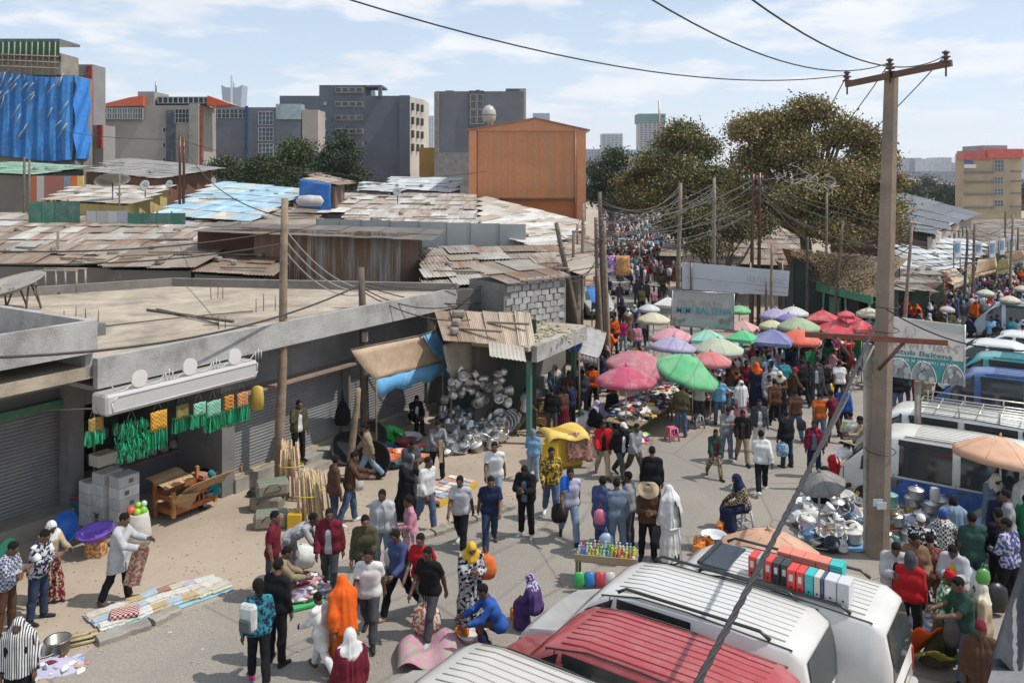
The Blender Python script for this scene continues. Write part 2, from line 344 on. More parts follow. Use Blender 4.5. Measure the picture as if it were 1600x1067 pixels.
# pose: lean, legs (hip flexion, knee, spread), arms (flexion, abduction, elbow, inward turn), head (pitch, yaw); x right, y forward
POSE = {
 'stand': dict(lean=2, L=(3, 4, 4), R=(-2, 3, 5), aL=(4, 9, 14, 10), aR=(-2, 8, 18, 10), hd=(6, 6)),
 'rest': dict(lean=3, L=(12, 14, 7), R=(-3, 0, 4), aL=(16, 12, 72, 34), aR=(2, 8, 16, 10), hd=(10, -22)),
 'walk': dict(lean=5, L=(26, 12, 2), R=(-20, 24, 2), aL=(-22, 8, 14, 8), aR=(24, 8, 26, 12), hd=(8, 4)),
 'stride': dict(lean=6, L=(-24, 20, 2), R=(30, 16, 3), aL=(30, 10, 40, 14), aR=(-26, 10, 20, 8), hd=(14, -8)),
 'step': dict(lean=4, L=(15, 10, 2), R=(-13, 22, 3), aL=(-8, 9, 14, 8), aR=(12, 9, 30, 20), hd=(4, -15)),
 'phone': dict(lean=4, L=(4, 6, 5), R=(-3, 2, 5), aL=(26, 8, 84, 36), aR=(30, 8, 90, 34), hd=(30, 0)),
 'call': dict(lean=2, L=(2, 3, 5), R=(5, 8, 5), aL=(0, 9, 20, 12), aR=(42, 26, 138, 26), hd=(4, -10)),
 'hold': dict(lean=5, L=(14, 8, 4), R=(-14, 8, 5), aL=(48, 8, 42, 14), aR=(40, 10, 48, 14), hd=(20, 4)),
 'folded': dict(lean=1, L=(4, 6, 5), R=(0, 2, 6), aL=(22, 8, 100, 62), aR=(20, 8, 98, 60), hd=(4, 12)),
 'sit': dict(lean=14, L=(84, 88, 9), R=(80, 80, 8), aL=(34, 8, 52, 26), aR=(30, 8, 60, 26), hd=(14, 6)),
 'bend': dict(lean=58, L=(14, 24, 7), R=(2, 16, 7), aL=(78, 6, 24, 8), aR=(88, 8, 30, 10), hd=(-8, 5)),
 'crouch': dict(lean=26, L=(112, 122, 12), R=(96, 124, 10), aL=(62, 8, 40, 18), aR=(68, 10, 36, 12), hd=(8, 5)),
}
def joints(p):
    j = {}; T = rx(-R(p['lean'])); hip = Vector((0, 0, 0)); j['T'] = T
    up = T @ Vector((0, 0, 1)); fw = T @ Vector((0, 1, 0)); j['up'] = up; j['fw'] = fw
    j['hip'] = hip; j['waist'] = hip + up * .13; j['chest'] = hip + up * .33; j['sho'] = hip + up * .475; j['neck'] = hip + up * .54
    HR = rz_(-R(p['hd'][1])) @ rx(-R(p['lean'] * .45 + p['hd'][0])); j['HR'] = HR
    j['head'] = j['neck'] + HR @ Vector((0, .022, .135))
    for s, sg in (('L', -1), ('R', 1)):
        a, k, sp = p[s]; h0 = hip + T @ Vector((sg * .088, 0, -.02)); M1 = ry(-sg * R(sp)) @ rx(R(a)); kn = h0 + M1 @ Vector((0, 0, -.425))
        M2 = ry(-sg * R(sp * .4)) @ rx(R(a - k)); an = kn + M2 @ Vector((0, 0, -.415))
        fp = max(-50, min(30, a - k)) if p['lean'] < 10 else 0
        ft = Vector((sg * .25, math.cos(R(fp * .75)), math.sin(R(fp * .75)))).normalized()
        j['hip' + s] = h0; j['kn' + s] = kn; j['an' + s] = an; j['ft' + s] = ft
        fl, ab, el, inw = p['a' + s]; s0 = j['sho'] + T @ Vector((sg * .178, 0, -.012))
        M3 = T @ ry(-sg * R(ab)) @ rx(R(fl)); e = s0 + M3 @ Vector((0, 0, -.285))
        M4 = M3 @ rz_(sg * R(inw)) @ rx(R(el)); w = e + M4 @ Vector((0, 0, -.255))
        j['s' + s] = s0; j['e' + s] = e; j['w' + s] = w; j['wd' + s] = (w - e).normalized(); j['ws' + s] = (M4 @ Vector((0, 1, 0)))
    low = min(min(j['an' + s].z - .075, (j['an' + s] + j['ft' + s] * .17).z - .045) for s in 'LR')
    for k, v in list(j.items()):
        if k in ('T', 'HR', 'up', 'fw') or k[:2] in ('ft', 'wd', 'ws'): continue
        j[k] = v - Vector((0, 0, low))
    return j
JT = {k: joints(p) for k, p in POSE.items()}
def bounds(j, pad=.16):
    P = [v for k, v in j.items() if isinstance(v, Vector) and k not in ('up', 'fw') and k[:2] not in ('ft', 'wd', 'ws')]
    lo = np.array([min(p[i] for p in P) for i in range(3)]) - pad; hi = np.array([max(p[i] for p in P) for i in range(3)]) + pad
    for s in 'LR':
        t = j['w' + s] + j['wd' + s] * .22; f = j['an' + s] + j['ft' + s] * .25
        lo = np.minimum(lo, np.minimum(np.array(t), np.array(f)) - .05); hi = np.maximum(hi, np.maximum(np.array(t), np.array(f)) + .05)
    lo[2] = max(lo[2], -.05); return lo, hi
def torso(f, j, g=0., k=.06, lo=0):
    T = j['T']
    for nm, hw, r in (('hip', .085, .108), ('waist', .068, .1), ('chest', .088, .112), ('sho', .128, .057))[lo:]:
        c = j[nm]; a = T @ Vector((hw, 0, 0)); f.cone(c - a, c + a, r + g, r + g, k)
    c = lerp(j['waist'], j['chest'], .5); a = T @ Vector((.078, 0, 0)); f.cone(c - a, c + a, .102 + g, .102 + g, k)
def arm(f, j, s, g=0., k=.025, frac=2., ):
    a, e, w = j['s' + s], j['e' + s], j['w' + s]
    if frac >= 1: f.cone(a, e, .05 + g, .041 + g, k)
    else:
        d = (e - a).normalized(); q = lerp(a, e, frac); f.cone(a, e, .052 + g, .055 + g * 1.3, k, (q, d))
    if frac > 1:
        m = lerp(e, w, .35); f.cone(e, m, .040 + g, .040 + g, k)
        if g: f.cone(m, w, .040 + g, .034 + g, k, (lerp(m, w, .92), (w - m).normalized()))
        else: f.cone(m, w, .040, .027, k)
def leg(f, j, s, g=0., k=.035, cut=None):
    a, n, b = j['hip' + s], j['kn' + s], j['an' + s]
    f.cone(a, n, .09 + g, .058 + g, k); m = lerp(n, b, .3) - (j['ft' + s] * .012)
    f.cone(n, m, .055 + g, .056 + g, k)
    if cut: f.cone(m, b, .056 + g, .05 + g, k, (lerp(m, b, cut), (b - m).normalized()))
    else: f.cone(m, b, .056, .036, k)
CACHE = {}
def person_mesh(pose, what, h):
    key = (pose, what, h)
    if key in CACHE: return CACHE[key]
    j = JT[pose]; lo, hi = bounds(j); f = Field(lo, hi, h); HR, T = j['HR'], j['T']; hd = j['head']; ph = len(CACHE) * 1.3
    def hp(x, y, z): return hd + HR @ Vector((x, y, z))
    neck_c = lambda r: f.cone(j['neck'] - j['up'] * .02, hd, r, r, .01, None, True)
    if what == 'body':
        torso(f, j)
        f.cone(j['sho'], j['neck'] + j['up'] * .03, .066, .052, .04); f.cone(j['neck'], hp(0, -.02, -.03), .052, .05, .03)
        f.ell(hp(0, -.012, .025), (.075, .094, .092), HR, .02); f.ell(hp(0, .026, -.045), (.056, .064, .072), HR, .03)
        if h < .03:
            f.cone(hp(0, .088, .012), hp(0, .106, -.022), .010, .017, .012); f.cone(hp(-.02, .081, -.058), hp(.02, .081, -.058), .011, .011, .01)
            f.cone(hp(-.035, .078, .03), hp(.035, .078, .03), .012, .012, .015); f.cone(hp(0, .076, -.095), hp(0, .07, -.09), .02, .02, .02)
            for sg in (-1, 1):
                f.ell(hp(sg * .03, .094, .008), (.015, .012, .010), HR, .01, True); f.ell(hp(sg * .077, -.005, -.005), (.010, .022, .034), HR, .01)
        for s, sg in (('L', -1), ('R', 1)):
            arm(f, j, s); leg(f, j, s); w, d, sd_ = j['w' + s], j['wd' + s], j['ws' + s]; nrm = d.cross(sd_).normalized()
            f.cone(w, w + d * .075, .03, .036, .02)
            if h < .018:
                for i in range(4):
                    b0 = w + d * .085 + sd_ * (.033 - .022 * i); ln = (.072, .082, .076, .058)[i]; m = b0 + d * ln * .55 + nrm * (.008 * -sg)
                    e = m + d * ln * .42 + nrm * (.022 * -sg); f.cone(b0, m, .0105, .0100, .006); f.cone(m, e, .0100, .0085, .004)
                t0 = w + d * .03 + sd_ * .032; t1 = t0 + d * .035 + sd_ * .03; f.cone(t0, t1, .014, .012, .012); f.cone(t1, t1 + d * .035 + nrm * (.008 * -sg), .012, .010, .005)
            else: f.cone(w + d * .06, w + d * .15, .036, .024, .02)
            an, ft = j['an' + s], j['ft' + s]; f.cone(an, an - Vector((0, 0, .045)) - ft * .02, .038, .034, .02); f.cone(an - Vector((0, 0, .045)), an + ft * .15 - Vector((0, 0, .052)), .034, .026, .02)
    elif what == 'hair':
        f.ell(hp(0, -.018, .03), (.081, .099, .097), HR, .01); f.plane(hp(0, .06, .05), HR @ Vector((0, .8, -.6)))
    elif what == 'bigghair':
        f.ell(hp(0, -.03, .045), (.1, .112, .11), HR, .01); f.cone(hp(0, -.07, 0), hp(0, -.1, -.1), .06, .045, .03); f.plane(hp(0, .05, .045), HR @ Vector((0, .75, -.66)))
    elif what in ('tee', 'shirt', 'jacket', 'tunic', 'coat'):
        g = {'tee': .014, 'shirt': .017, 'tunic': .022}.get(what, .030); torso(f, j, g)
        c = lerp(j['hip'], j['waist'], .1); a = T @ Vector((.087, 0, 0)); f.cone(c - a, c + a, .118 + g, .118 + g, .05)
        f.cone(j['sho'], j['neck'] + j['up'] * (.05 if what in ('jacket', 'coat') else .0), .08 + g * .4, .068 + g * .4, .03)
        if what in ('tunic', 'coat'):
            hem = j['hip'] - Vector((0, 0, .36)); f.cone(j['hip'], hem, .15, .175, .06)
            for s in 'LR': f.cone(j['hip' + s], j['kn' + s], .1 + g, .1, .06)
        for s in 'LR': arm(f, j, s, g, .03, .72 if what == 'tee' else 2)
        f.folds(.0035 if what == 'tee' else .005, 31, ph)
        if what in ('tunic', 'coat'): f.plane(j['hip'] - Vector((0, 0, .30)), Vector((0, 0, -1)))
        else: f.plane(j['hip'] - j['up'] * (.085 if what != 'jacket' else .10), -j['up'])
        f.cone(j['neck'], j['neck'] + j['up'] * .3, .066, .1, .01, None, True); f.ell(hd, (.088, .105, .12), HR, .01, True)
        if what in ('jacket', 'coat'):
            c = j['fw'] * .16; f.cone(j['neck'] + c, j['hip'] - j['up'] * .4 + c, .062, .085, .01, None, True)
    elif what == 'trousers':
        c = j['hip']; a = T @ Vector((.08, 0, 0)); f.cone(c - a, c + a, .117, .117, .05); c = lerp(j['hip'], j['waist'], .6); f.cone(c - a * .85, c + a * .85, .108, .108, .04)
        for s in 'LR': leg(f, j, s, .02, .02, .93)
        f.folds(.0045, 27, ph); f.plane(lerp(j['hip'], j['waist'], .55), j['up'])
    elif what in ('skirt', 'gown'):
        kn = (j['knL'] + j['knR']) / 2; an = (j['anL'] + j['anR']) / 2
        if what == 'gown':
            torso(f, j, .03); f.cone(j['sho'], j['neck'], .08, .07, .03)
            for s in 'LR': arm(f, j, s, .03, .03, 2)
        else:
            c = j['hip']; a = T @ Vector((.085, 0, 0)); f.cone(c - a, c + a, .128, .128, .05); c = j['waist']; f.cone(c - a * .8, c + a * .8, .112, .112, .05)
        f.cone(j['hip'], kn, .14, .17, .08); f.cone(kn, an, .17, .215, .08)
        for s in 'LR': f.cone(j['hip' + s], j['kn' + s], .115, .11, .08); f.cone(j['kn' + s], j['an' + s], .11, .125, .08)
        f.drape(.010, 11, j['hip'], ph); f.plane((0, 0, .07), (0, 0, -1))
        if what == 'skirt': f.plane(lerp(j['hip'], j['waist'], .9), j['up'])
        else: f.ell(hd, (.088, .105, .12), HR, .01, True)
    elif what in ('headscarf', 'veil', 'hood'):
        f.ell(hp(0, -.02, .018), (.093, .115, .113), HR, .02); f.cone(hp(0, -.03, -.03), j['neck'] - j['up'] * .01, .088, .105, .05)
        if what != 'hood':
            f.cone(j['neck'], j['sho'] - j['up'] * .05, .105, .15, .06); a = T @ Vector((.13, 0, 0)); f.cone(j['sho'] - a, j['sho'] + a, .095, .095, .06)
        if what == 'veil':
            b = j['fw'] * -.03; f.cone(j['sho'] + b, j['hip'] + b - j['up'] * .08, .2, .235, .06)
            for s in 'LR': f.cone(j['s' + s], j['e' + s], .085, .1, .05); f.cone(j['e' + s], lerp(j['e' + s], j['w' + s], .6), .09, .085, .05)
        f.drape(.009 if what == 'veil' else .005, 9, j['hip'], ph)
        if what == 'veil': f.plane(j['hip'] - j['up'] * .12, -j['up'])
        f.cone(hp(0, .07, -.01), hp(0, .2, -.02), .066, .1, .01, None, True)
    elif what == 'shawl':
        a = T @ Vector((.13, 0, 0)); f.cone(j['sho'] - a, j['sho'] + a, .1, .1, .06); f.cone(j['neck'], j['sho'], .09, .12, .05)
        f.cone(j['sho'], j['hip'] - j['up'] * .1, .185, .215, .06)
        for s in 'LR': f.cone(j['s' + s], j['e' + s], .085, .095, .05)
        f.drape(.010, 10, j['hip'], ph); f.plane(j['hip'] - j['up'] * .16, -j['up']); f.cone(j['neck'], j['neck'] + j['up'] * .3, .068, .12, .01, None, True)
    elif what in ('cap', 'wrap'):
        f.ell(hp(0, -.015, .036), (.087, .106, .1), HR, .01); f.plane(hp(0, .05, .04), HR @ Vector((0, .3, -.95)))
        if what == 'cap': f.cone(hp(-.03, .08, .045), hp(-.03, .135, .038), .028, .022, .02); f.cone(hp(.03, .08, .045), hp(.03, .135, .038), .028, .022, .02)
        else: f.ell(hp(0, -.07, .09), (.07, .065, .055), HR, .03)
    elif what == 'hat':
        f.ell(hp(0, -.01, .085), (.1, .112, .1), HR, .02); f.ell(hp(0, -.01, .062), (.25, .26, .022), HR, .03)
        f.ell(hp(0, -.01, .0), (.092, .1, .075), HR, .01, True)
    elif what in ('shoeL', 'shoeR'):
        s = what[-1]; an, ft = j['an' + s], j['ft' + s]; f.cone(an - Vector((0, 0, .01)), an - Vector((0, 0, .04)) - ft * .03, .046, .046, .02)
        f.cone(an - Vector((0, 0, .037)) - ft * .03, an + ft * .17 - Vector((0, 0, .048)), .045, .036, .03)
        if h > .02: f.cone(an, an + ft * .1, .05, .05, .02)
    me = f.mesh(what)
    if me is not None and what == 'body':
        me.materials.append(MT['skin']); me.materials.append(MT['eye_white']); me.materials.append(MT['lip'])
        if h < .018:
            co = np.array([p.center for p in me.polygons]); mi = np.zeros(len(co), np.int32)
            for sg in (-1, 1): mi[np.linalg.norm(co - np.array(hp(sg * .03, .086, .008)), axis=1) < .0135] = 1
            mi[np.linalg.norm((co - np.array(hp(0, .092, -.058))) * np.array((.55, 1, 1.2)), axis=1) < .017] = 2
            me.polygons.foreach_set('material_index', mi)
    CACHE[key] = me; return me
def fixed(name, c, rough=.5):
    m = bpy.data.materials.new(name); m.use_nodes = True; P = m.node_tree.nodes['Principled BSDF']; P.inputs['Base Color'].default_value = (*c, 1); P.inputs['Roughness'].default_value = rough; MT[name] = m
fixed('eye_white', (.10, .085, .08), .3); fixed('lip', (.10, .04, .035), .5)
# colours
C = dict(black=(.012, .012, .014), white=(.62, .61, .59), cream=(.6, .55, .45), grey=(.24, .24, .25), lgrey=(.42, .42, .43), dgrey=(.06, .062, .07), navy=(.018, .024, .06), blue=(.03, .09, .33),
 jeans=(.075, .115, .19), ljeans=(.2, .27, .36), djeans=(.03, .045, .08), red=(.42, .016, .022), maroon=(.13, .015, .026), pink=(.45, .2, .25), magenta=(.38, .03, .15), orange=(.68, .11, .015), rust=(.42, .1, .02), yellow=(.58, .35, .04),
 green=(.02, .17, .07), dgreen=(.025, .06, .045), lime=(.45, .65, .08), teal=(.035, .2, .25), sky=(.16, .38, .58), brown=(.085, .043, .027), lbrown=(.2, .12, .075), khaki=(.25, .2, .13), olive=(.07, .065, .035), tan=(.4, .3, .19), purple=(.08, .045, .15), lilac=(.42, .4, .52), indigo=(.06, .075, .17), steel=(.14, .18, .24))
WORD = dict(lgrey='light grey', dgrey='dark grey', jeans='blue denim', ljeans='pale denim', djeans='dark denim', dgreen='dark green', sky='sky blue', lbrown='light brown', rust='rust orange', steel='slate blue')
def cw(c): return WORD.get(c, c)
SKINS = [(.11, .054, .034), (.14, .07, .044), (.085, .042, .028), (.17, .088, .056)]
NPER = [0]
def person(loc, face, pose, wear, label, ht=1.7, lod=None, group=None, hair='hair', cat='person'):
    """wear: list of (garment, colour[, material, second colour]); loc is the point on the ground between the feet"""
    NPER[0] += 1; k = NPER[0]; Y = loc[1]
    h = lod or (.0125 if Y < 23.5 else .0165 if Y < 30 else .024 if Y < 38 else .034)
    o = mk('person', person_mesh(pose, 'body', h), None, None, SKINS[k * 7 % 4]); s = ht / 1.72
    o.location = loc; o.rotation_euler = (0, 0, -R(face)); o.scale = (s, s, s)
    tag(o, label, cat, group)
    names = {w[0] for w in wear}
    if hair and not names & {'headscarf', 'veil', 'hood', 'wrap', 'cap'}: 
        me = person_mesh(pose, hair, h); mk('hair', me, 'hair', o, (.012, .010, .009))
    for w in wear:
        g, c = w[0], w[1]; c = C.get(c, c)
        if isinstance(c, str): raise KeyError(c)
        mt = w[2] if len(w) > 2 else 'fabric'; c2 = C.get(w[3], w[3]) if len(w) > 3 else None
        if g == 'shoes':
            for q in ('shoeL', 'shoeR'):
                me = person_mesh(pose, q, h)
                if me: mk('shoe', me, 'rubber', o, c)
            continue
        me = person_mesh(pose, g, h)
        if me is None: continue
        if not me.materials: me.materials.append(MT['fabric'])
        p = mk({'tee': 't_shirt', 'tunic': 'tunic', 'wrap': 'head_wrap', 'hat': 'straw_hat'}.get(g, g), me, None, o, c, col2=c2)
        if mt != 'fabric': p.material_slots[0].link = 'OBJECT'; p.material_slots[0].material = MT[mt]
    return o
# ------------------------------------------------------------------ ground
def sheet(name, pts, z, m, col):
    # polygon sheet as a fan of points, z a little above the one below
    b = MB(); b.add([(p[0], p[1], z) for p in pts], [tuple(range(len(pts)))]); return struct(b.build(name, m, None, col))
sheet('ground', [(-9000, -60), (9000, -60), (9000, 14000), (-9000, 14000)], 0, 'dirt', (.37, .30, .23))
EDGE = [G(*p) for p in ((40, 1090), (150, 1008), (275, 962), (420, 905), (640, 848), (800, 792), (900, 722), (1000, 690), (1120, 668))]
road = [(p.x, p.y) for p in EDGE] + [(9.2, 30), (14, 38), (30, 60), (52, 95), (60, 95), (40, 58), (24, 34), (18, 24), (16, 8), (2, 4), (-8, 6)]
sheet('road', road, .006, 'asphalt', (.25, .225, .195))
sheet('side_street', [(4.4, 33), (9.4, 33), (11.4, 60), (17, 120), (28, 200), (22, 200), (13, 120), (6.6, 60)], .006, 'asphalt', (.26, .235, .205))
def kerb(a, b, lab):
    d = (b - a); n = 5; m = MB()
    def sec(t):
        p = a + d * t; q = Vector((-d.y, d.x, 0)).normalized(); w = .15 + .015 * math.sin(9 * t + a.x); h = .12 + .015 * math.sin(13 * t)
        return [p - q * w, p - q * w + Vector((0, 0, h * .8)), p - q * w * .6 + Vector((0, 0, h)), p + q * w * .7 + Vector((0, 0, h)), p + q * w + Vector((0, 0, h * .7)), p + q * w]
    vs = [v for i in range(n + 1) for v in sec(i / n)]; fs = [(i * 6 + k, i * 6 + (k + 1) % 6, i * 6 + 6 + (k + 1) % 6, i * 6 + 6 + k) for i in range(n) for k in range(6)] + [(0, 1, 2, 3, 4, 5), tuple(n * 6 + k for k in (5, 4, 3, 2, 1, 0))]
    m.add(vs, fs); tag(m.build('kerb_stone', 'concrete', None, (.3, .27, .23)), lab, 'kerb', 'kerb stones along the dirt pavement')
kerb(G(152, 1006), G(232, 978), 'worn grey kerb stone under the near corner of the clothes mat')
kerb(G(236, 976), G(276, 956), 'short tilted kerb stone at the edge of the clothes mat')
for i in range(5):
    a = lerp(EDGE[4], EDGE[5], i / 5 + .01); b = lerp(EDGE[4], EDGE[5], (i + 1) / 5 - .012); kerb(a, b, 'low worn kerb stone between dirt pavement and asphalt where people walk')
# litter: scraps of paper, plastic and peel trodden into the ground
m = MB(); q = random.Random(3)
for i in range(900):
    px, py = q.uniform(0, 1400), 560 + 500 * q.random() ** .8
    p = G(px, py, .012)
    if p.x > 9 or (p.y < 14 and p.x > 0): continue
    s = q.uniform(.006, .024) * (2 if q.random() < .05 else 1); a = q.uniform(0, 6.3); e = q.uniform(.3, 1)
    dx, dy = Vector((math.cos(a), math.sin(a), 0)) * s, Vector((-math.sin(a), math.cos(a), 0)) * s * e
    m.add([p - dx - dy, p + dx - dy * .6, p + dx * .8 + dy + Vector((0, 0, s * .5)), p - dx + dy * .9], [(0, 1, 2, 3)])
tag(m.build('litter', 'litter', None, (.42, .38, .32)), 'small scraps of paper and plastic trodden over the ground', 'litter', kind='stuff')
m = MB()
for i in range(1500):
    t = q.random(); k = int(t * 7.99); p = lerp(EDGE[k], EDGE[k + 1], t * 8 - k) - NN * (q.random() ** 2 * 5 - .25); s = q.uniform(.005, .02)
    m.box((p.x, p.y, .004 + s * .35), (s * 2, s * 1.5, s), q.uniform(0, 3))
tag(m.build('gravel', 'stone', None, (.4, .34, .27)), 'loose stones and clods on the dirt pavement', 'gravel', kind='stuff')

# ------------------------------------------------------------------ left shop building, local x along the street, local y into the block
def s_at(px, d):
    r = (px - CX) / F; o = P0 + NN * d; return (r * o.y - o.x) / (U.x - r * U.y)
def shutter_mesh(w, h, pitch=.085):
    # roller curtain: rounded slats
    n = int(h / pitch); prof = []
    for i in range(n):
        z = i * h / n; p = h / n; prof += [(0, z), (-.022, z + p * .22), (-.026, z + p * .5), (-.02, z + p * .8), (.004, z + p * .97)]
    b = MB(); vs = []
    for y, z in prof: vs += [(0, y, z), (w, y, z)]
    b.add(vs, [(2 * i, 2 * i + 1, 2 * i + 3, 2 * i + 2) for i in range(len(prof) - 1)]); return b
sb = thing('shop_building', 'long grey concrete shop block with flat roof and rough fascia above roller shutters', 'building', P0, UA)
GREYW = (.20, .195, .19); FASC = (.36, .35, .335)
sA, sB, sC, sD, sE, sF = s_at(128, 0), s_at(350, 0), s_at(536, 0), s_at(548, 0), s_at(700, 0), 4.6
zt = 2.68
def wpart(name, x0, x1, y0, y1, z0, z1, col=GREYW, m='concrete', par=sb): return MB().box(((x0 + x1) / 2, (y0 + y1) / 2, (z0 + z1) / 2), (x1 - x0, y1 - y0, z1 - z0)).build(name, m, par, col)
wpart('lintel', sB - .1, sF - .3, 0, .3, zt, 3.84)
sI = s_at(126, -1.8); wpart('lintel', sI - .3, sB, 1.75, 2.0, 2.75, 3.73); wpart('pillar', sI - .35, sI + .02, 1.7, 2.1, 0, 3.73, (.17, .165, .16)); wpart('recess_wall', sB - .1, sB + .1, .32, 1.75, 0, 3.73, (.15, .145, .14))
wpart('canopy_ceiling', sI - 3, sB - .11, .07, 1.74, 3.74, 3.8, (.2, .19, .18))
for a, b in ((sB - .1, sB + .3), (sC - .05, sC + .28), (sE - .02, sE + .3)): wpart('pillar', a, b, -.05, .32, 0, zt, (.17, .165, .16))
for a, b in ((sB + .3, sC - .05), (sC + .28, sE - .02)):
    sh = shutter_mesh(b - a, zt - .45); sh.build('shutter', 'paint', sb, (.21, .212, .215), loc=(a, .12, .42))
    wpart('plinth', a - .02, b + .02, -.12, .3, 0, .36, (.3, .275, .24)); wpart('shutter_rail', a, b, .0, .2, .36, .43, (.42, .34, .24), 'wood')
wpart('shutter_hood', sB + .28, sC, -.55, 0, zt - .06, zt + .0, (.26, .19, .15))
wpart('step', sB + 2.0, sB + 3.9, -.85, -.12, 0, .2, (.33, .3, .26)); wpart('step', sB + 2.4, sB + 3.7, -.5, -.121, .2, .36, (.32, .29, .25))
wpart('side_wall', sF - .3, sF, .3, 6, 0, 3.84); wpart('end_wall', sE + .3, sF - .3, 0, .3, 0, zt, GREYW)
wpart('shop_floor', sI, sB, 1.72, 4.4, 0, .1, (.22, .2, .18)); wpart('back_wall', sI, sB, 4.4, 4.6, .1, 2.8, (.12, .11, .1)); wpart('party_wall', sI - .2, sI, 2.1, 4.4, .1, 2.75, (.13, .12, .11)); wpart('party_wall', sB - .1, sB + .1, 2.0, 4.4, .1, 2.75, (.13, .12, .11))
# fascia and roof
sG = s_at(152, 1.0)
b = MB()
b.box(((sG + sF) / 2, -.93, 4.12), (sF - sG, .16, .64)); b.build('fascia', 'concrete', sb, FASC)
MB().box(((sG + sF) / 2, -.4, 3.79), (sF - sG, .92, .1)).build('canopy_slab', 'concrete', sb, (.27, .26, .25))
def toL(p): v = Vector((p.x, p.y, 0)) - P0; return (v.dot(U), -v.dot(NN))
bk = [toL(Vector(p)) for p in ((-1.9, 28.9, 0), (-12.4, 30.4, 0), (-17.5, 27.0, 0), (-21.5, 20.0, 0))]
rp = [(sG - 3.2, -.85), (sF, -.85)] + bk
b = MB(); b.prism([(x, y, 4.02) for x, y in rp], (0, 0, .26)); b.build('roof_slab', 'slab', sb, (.39, .325, .25))
for i in range(2, len(rp) - 1):
    a, c = Vector((*rp[i], 4.28)), Vector((*rp[i + 1], 4.28)); d = c - a
    b = MB(); b.box((a + c) / 2 + Vector((0, 0, .14)), (d.length, .2, .3), math.atan2(d.y, d.x)); b.build('parapet', 'concrete', sb, (.22, .2, .18))
for px, py in ((400, 488), (412, 486), (430, 485), (100, 505), (118, 505), (134, 500), (153, 503), (330, 468), (340, 466), (348, 466), (178, 450), (188, 449), (342, 515), (352, 513), (655, 452), (668, 450), (465, 436), (470, 436)):
    p = G(px, py, 4.28); x, y = toL(p); hh = rnd.uniform(.3, .55)
    MB().tube([(x, y, 4.2), (x + rnd.uniform(-.03, .03), y, 4.28 + hh)], .012, 5).build('rebar', 'steel', sb, (.1, .06, .045))
# loose poles, planks and cable lying on the roof
for i, (a, c, r) in enumerate((((230, 484), (365, 502), .04), ((245, 483), (340, 506), .03), ((5, 508), (95, 500), .035), ((20, 480), (95, 512), .04), ((90, 458), (140, 452), .06), ((160, 510), (395, 486), .02))):
    pa, pc = G(*a, 4.32), G(*c, 4.32)
    tag(MB().tube([pa, (pa + pc) / 2 + Vector((0, 0, .03 * (i % 2))), pc], r, 6).build('roof_pole', 'wood', None, (.14, .11, .085)), ['long dark timber pole lying across the flat roof', 'second thinner timber crossing the long roof pole', 'short timber lying beside the roof water dish', 'slanting timber under the dish stand', 'round log at the back edge of the flat roof', 'thin dark pipe lying along the roof front'][i], 'timber')
# taller neighbour on the left
lb = thing('corner_shop', 'taller grey corner shop with recessed roller shutter under a deep green trimmed fascia', 'building', P0, UA)
sH = s_at(-220, 1.0)
MB().box(((sH + sG) / 2, -.93, 4.92), (sG - sH, .165, .68)).build('fascia', 'concrete', lb, FASC)
MB().box((sG - .083, 1.2, 4.66), (.166, 4.1, 1.2)).build('return_wall', 'concrete', lb, FASC)
MB().box(((sH + sG) / 2, 1.6, 4.62), (sG - sH - .18, 5, .1)).build('roof_slab', 'slab', lb, (.38, .32, .245))
r1 = s_at(-150, -2.1); r2 = s_at(112, -2.1)
MB().box(((r1 + r2) / 2 + .3, 2.25, 3.75), (r2 - r1 + 1.2, .25, 1.66)).build('lintel', 'concrete', lb, (.15, .147, .145))
shutter_mesh(r2 - r1, 2.5).build('shutter', 'paint', lb, (.2, .2, .205), loc=(r1, 2.2, .42))
MB().box(((r1 + r2) / 2, 2.04, 2.86), (r2 - r1 + .1, .22, .2)).build('shutter_hood', 'paint', lb, (.035, .16, .085))
MB().box(((r1 + r2) / 2, 1.95, .2), (r2 - r1 + .2, .7, .4)).build('plinth', 'concrete', lb, (.3, .27, .23))
MB().tube([(r2 + .45, 1.9, .3), (r2 + .45, 1.9, 3.0)], .03, 6).build('drain_pipe', 'paint', lb, (.25, .25, .25))
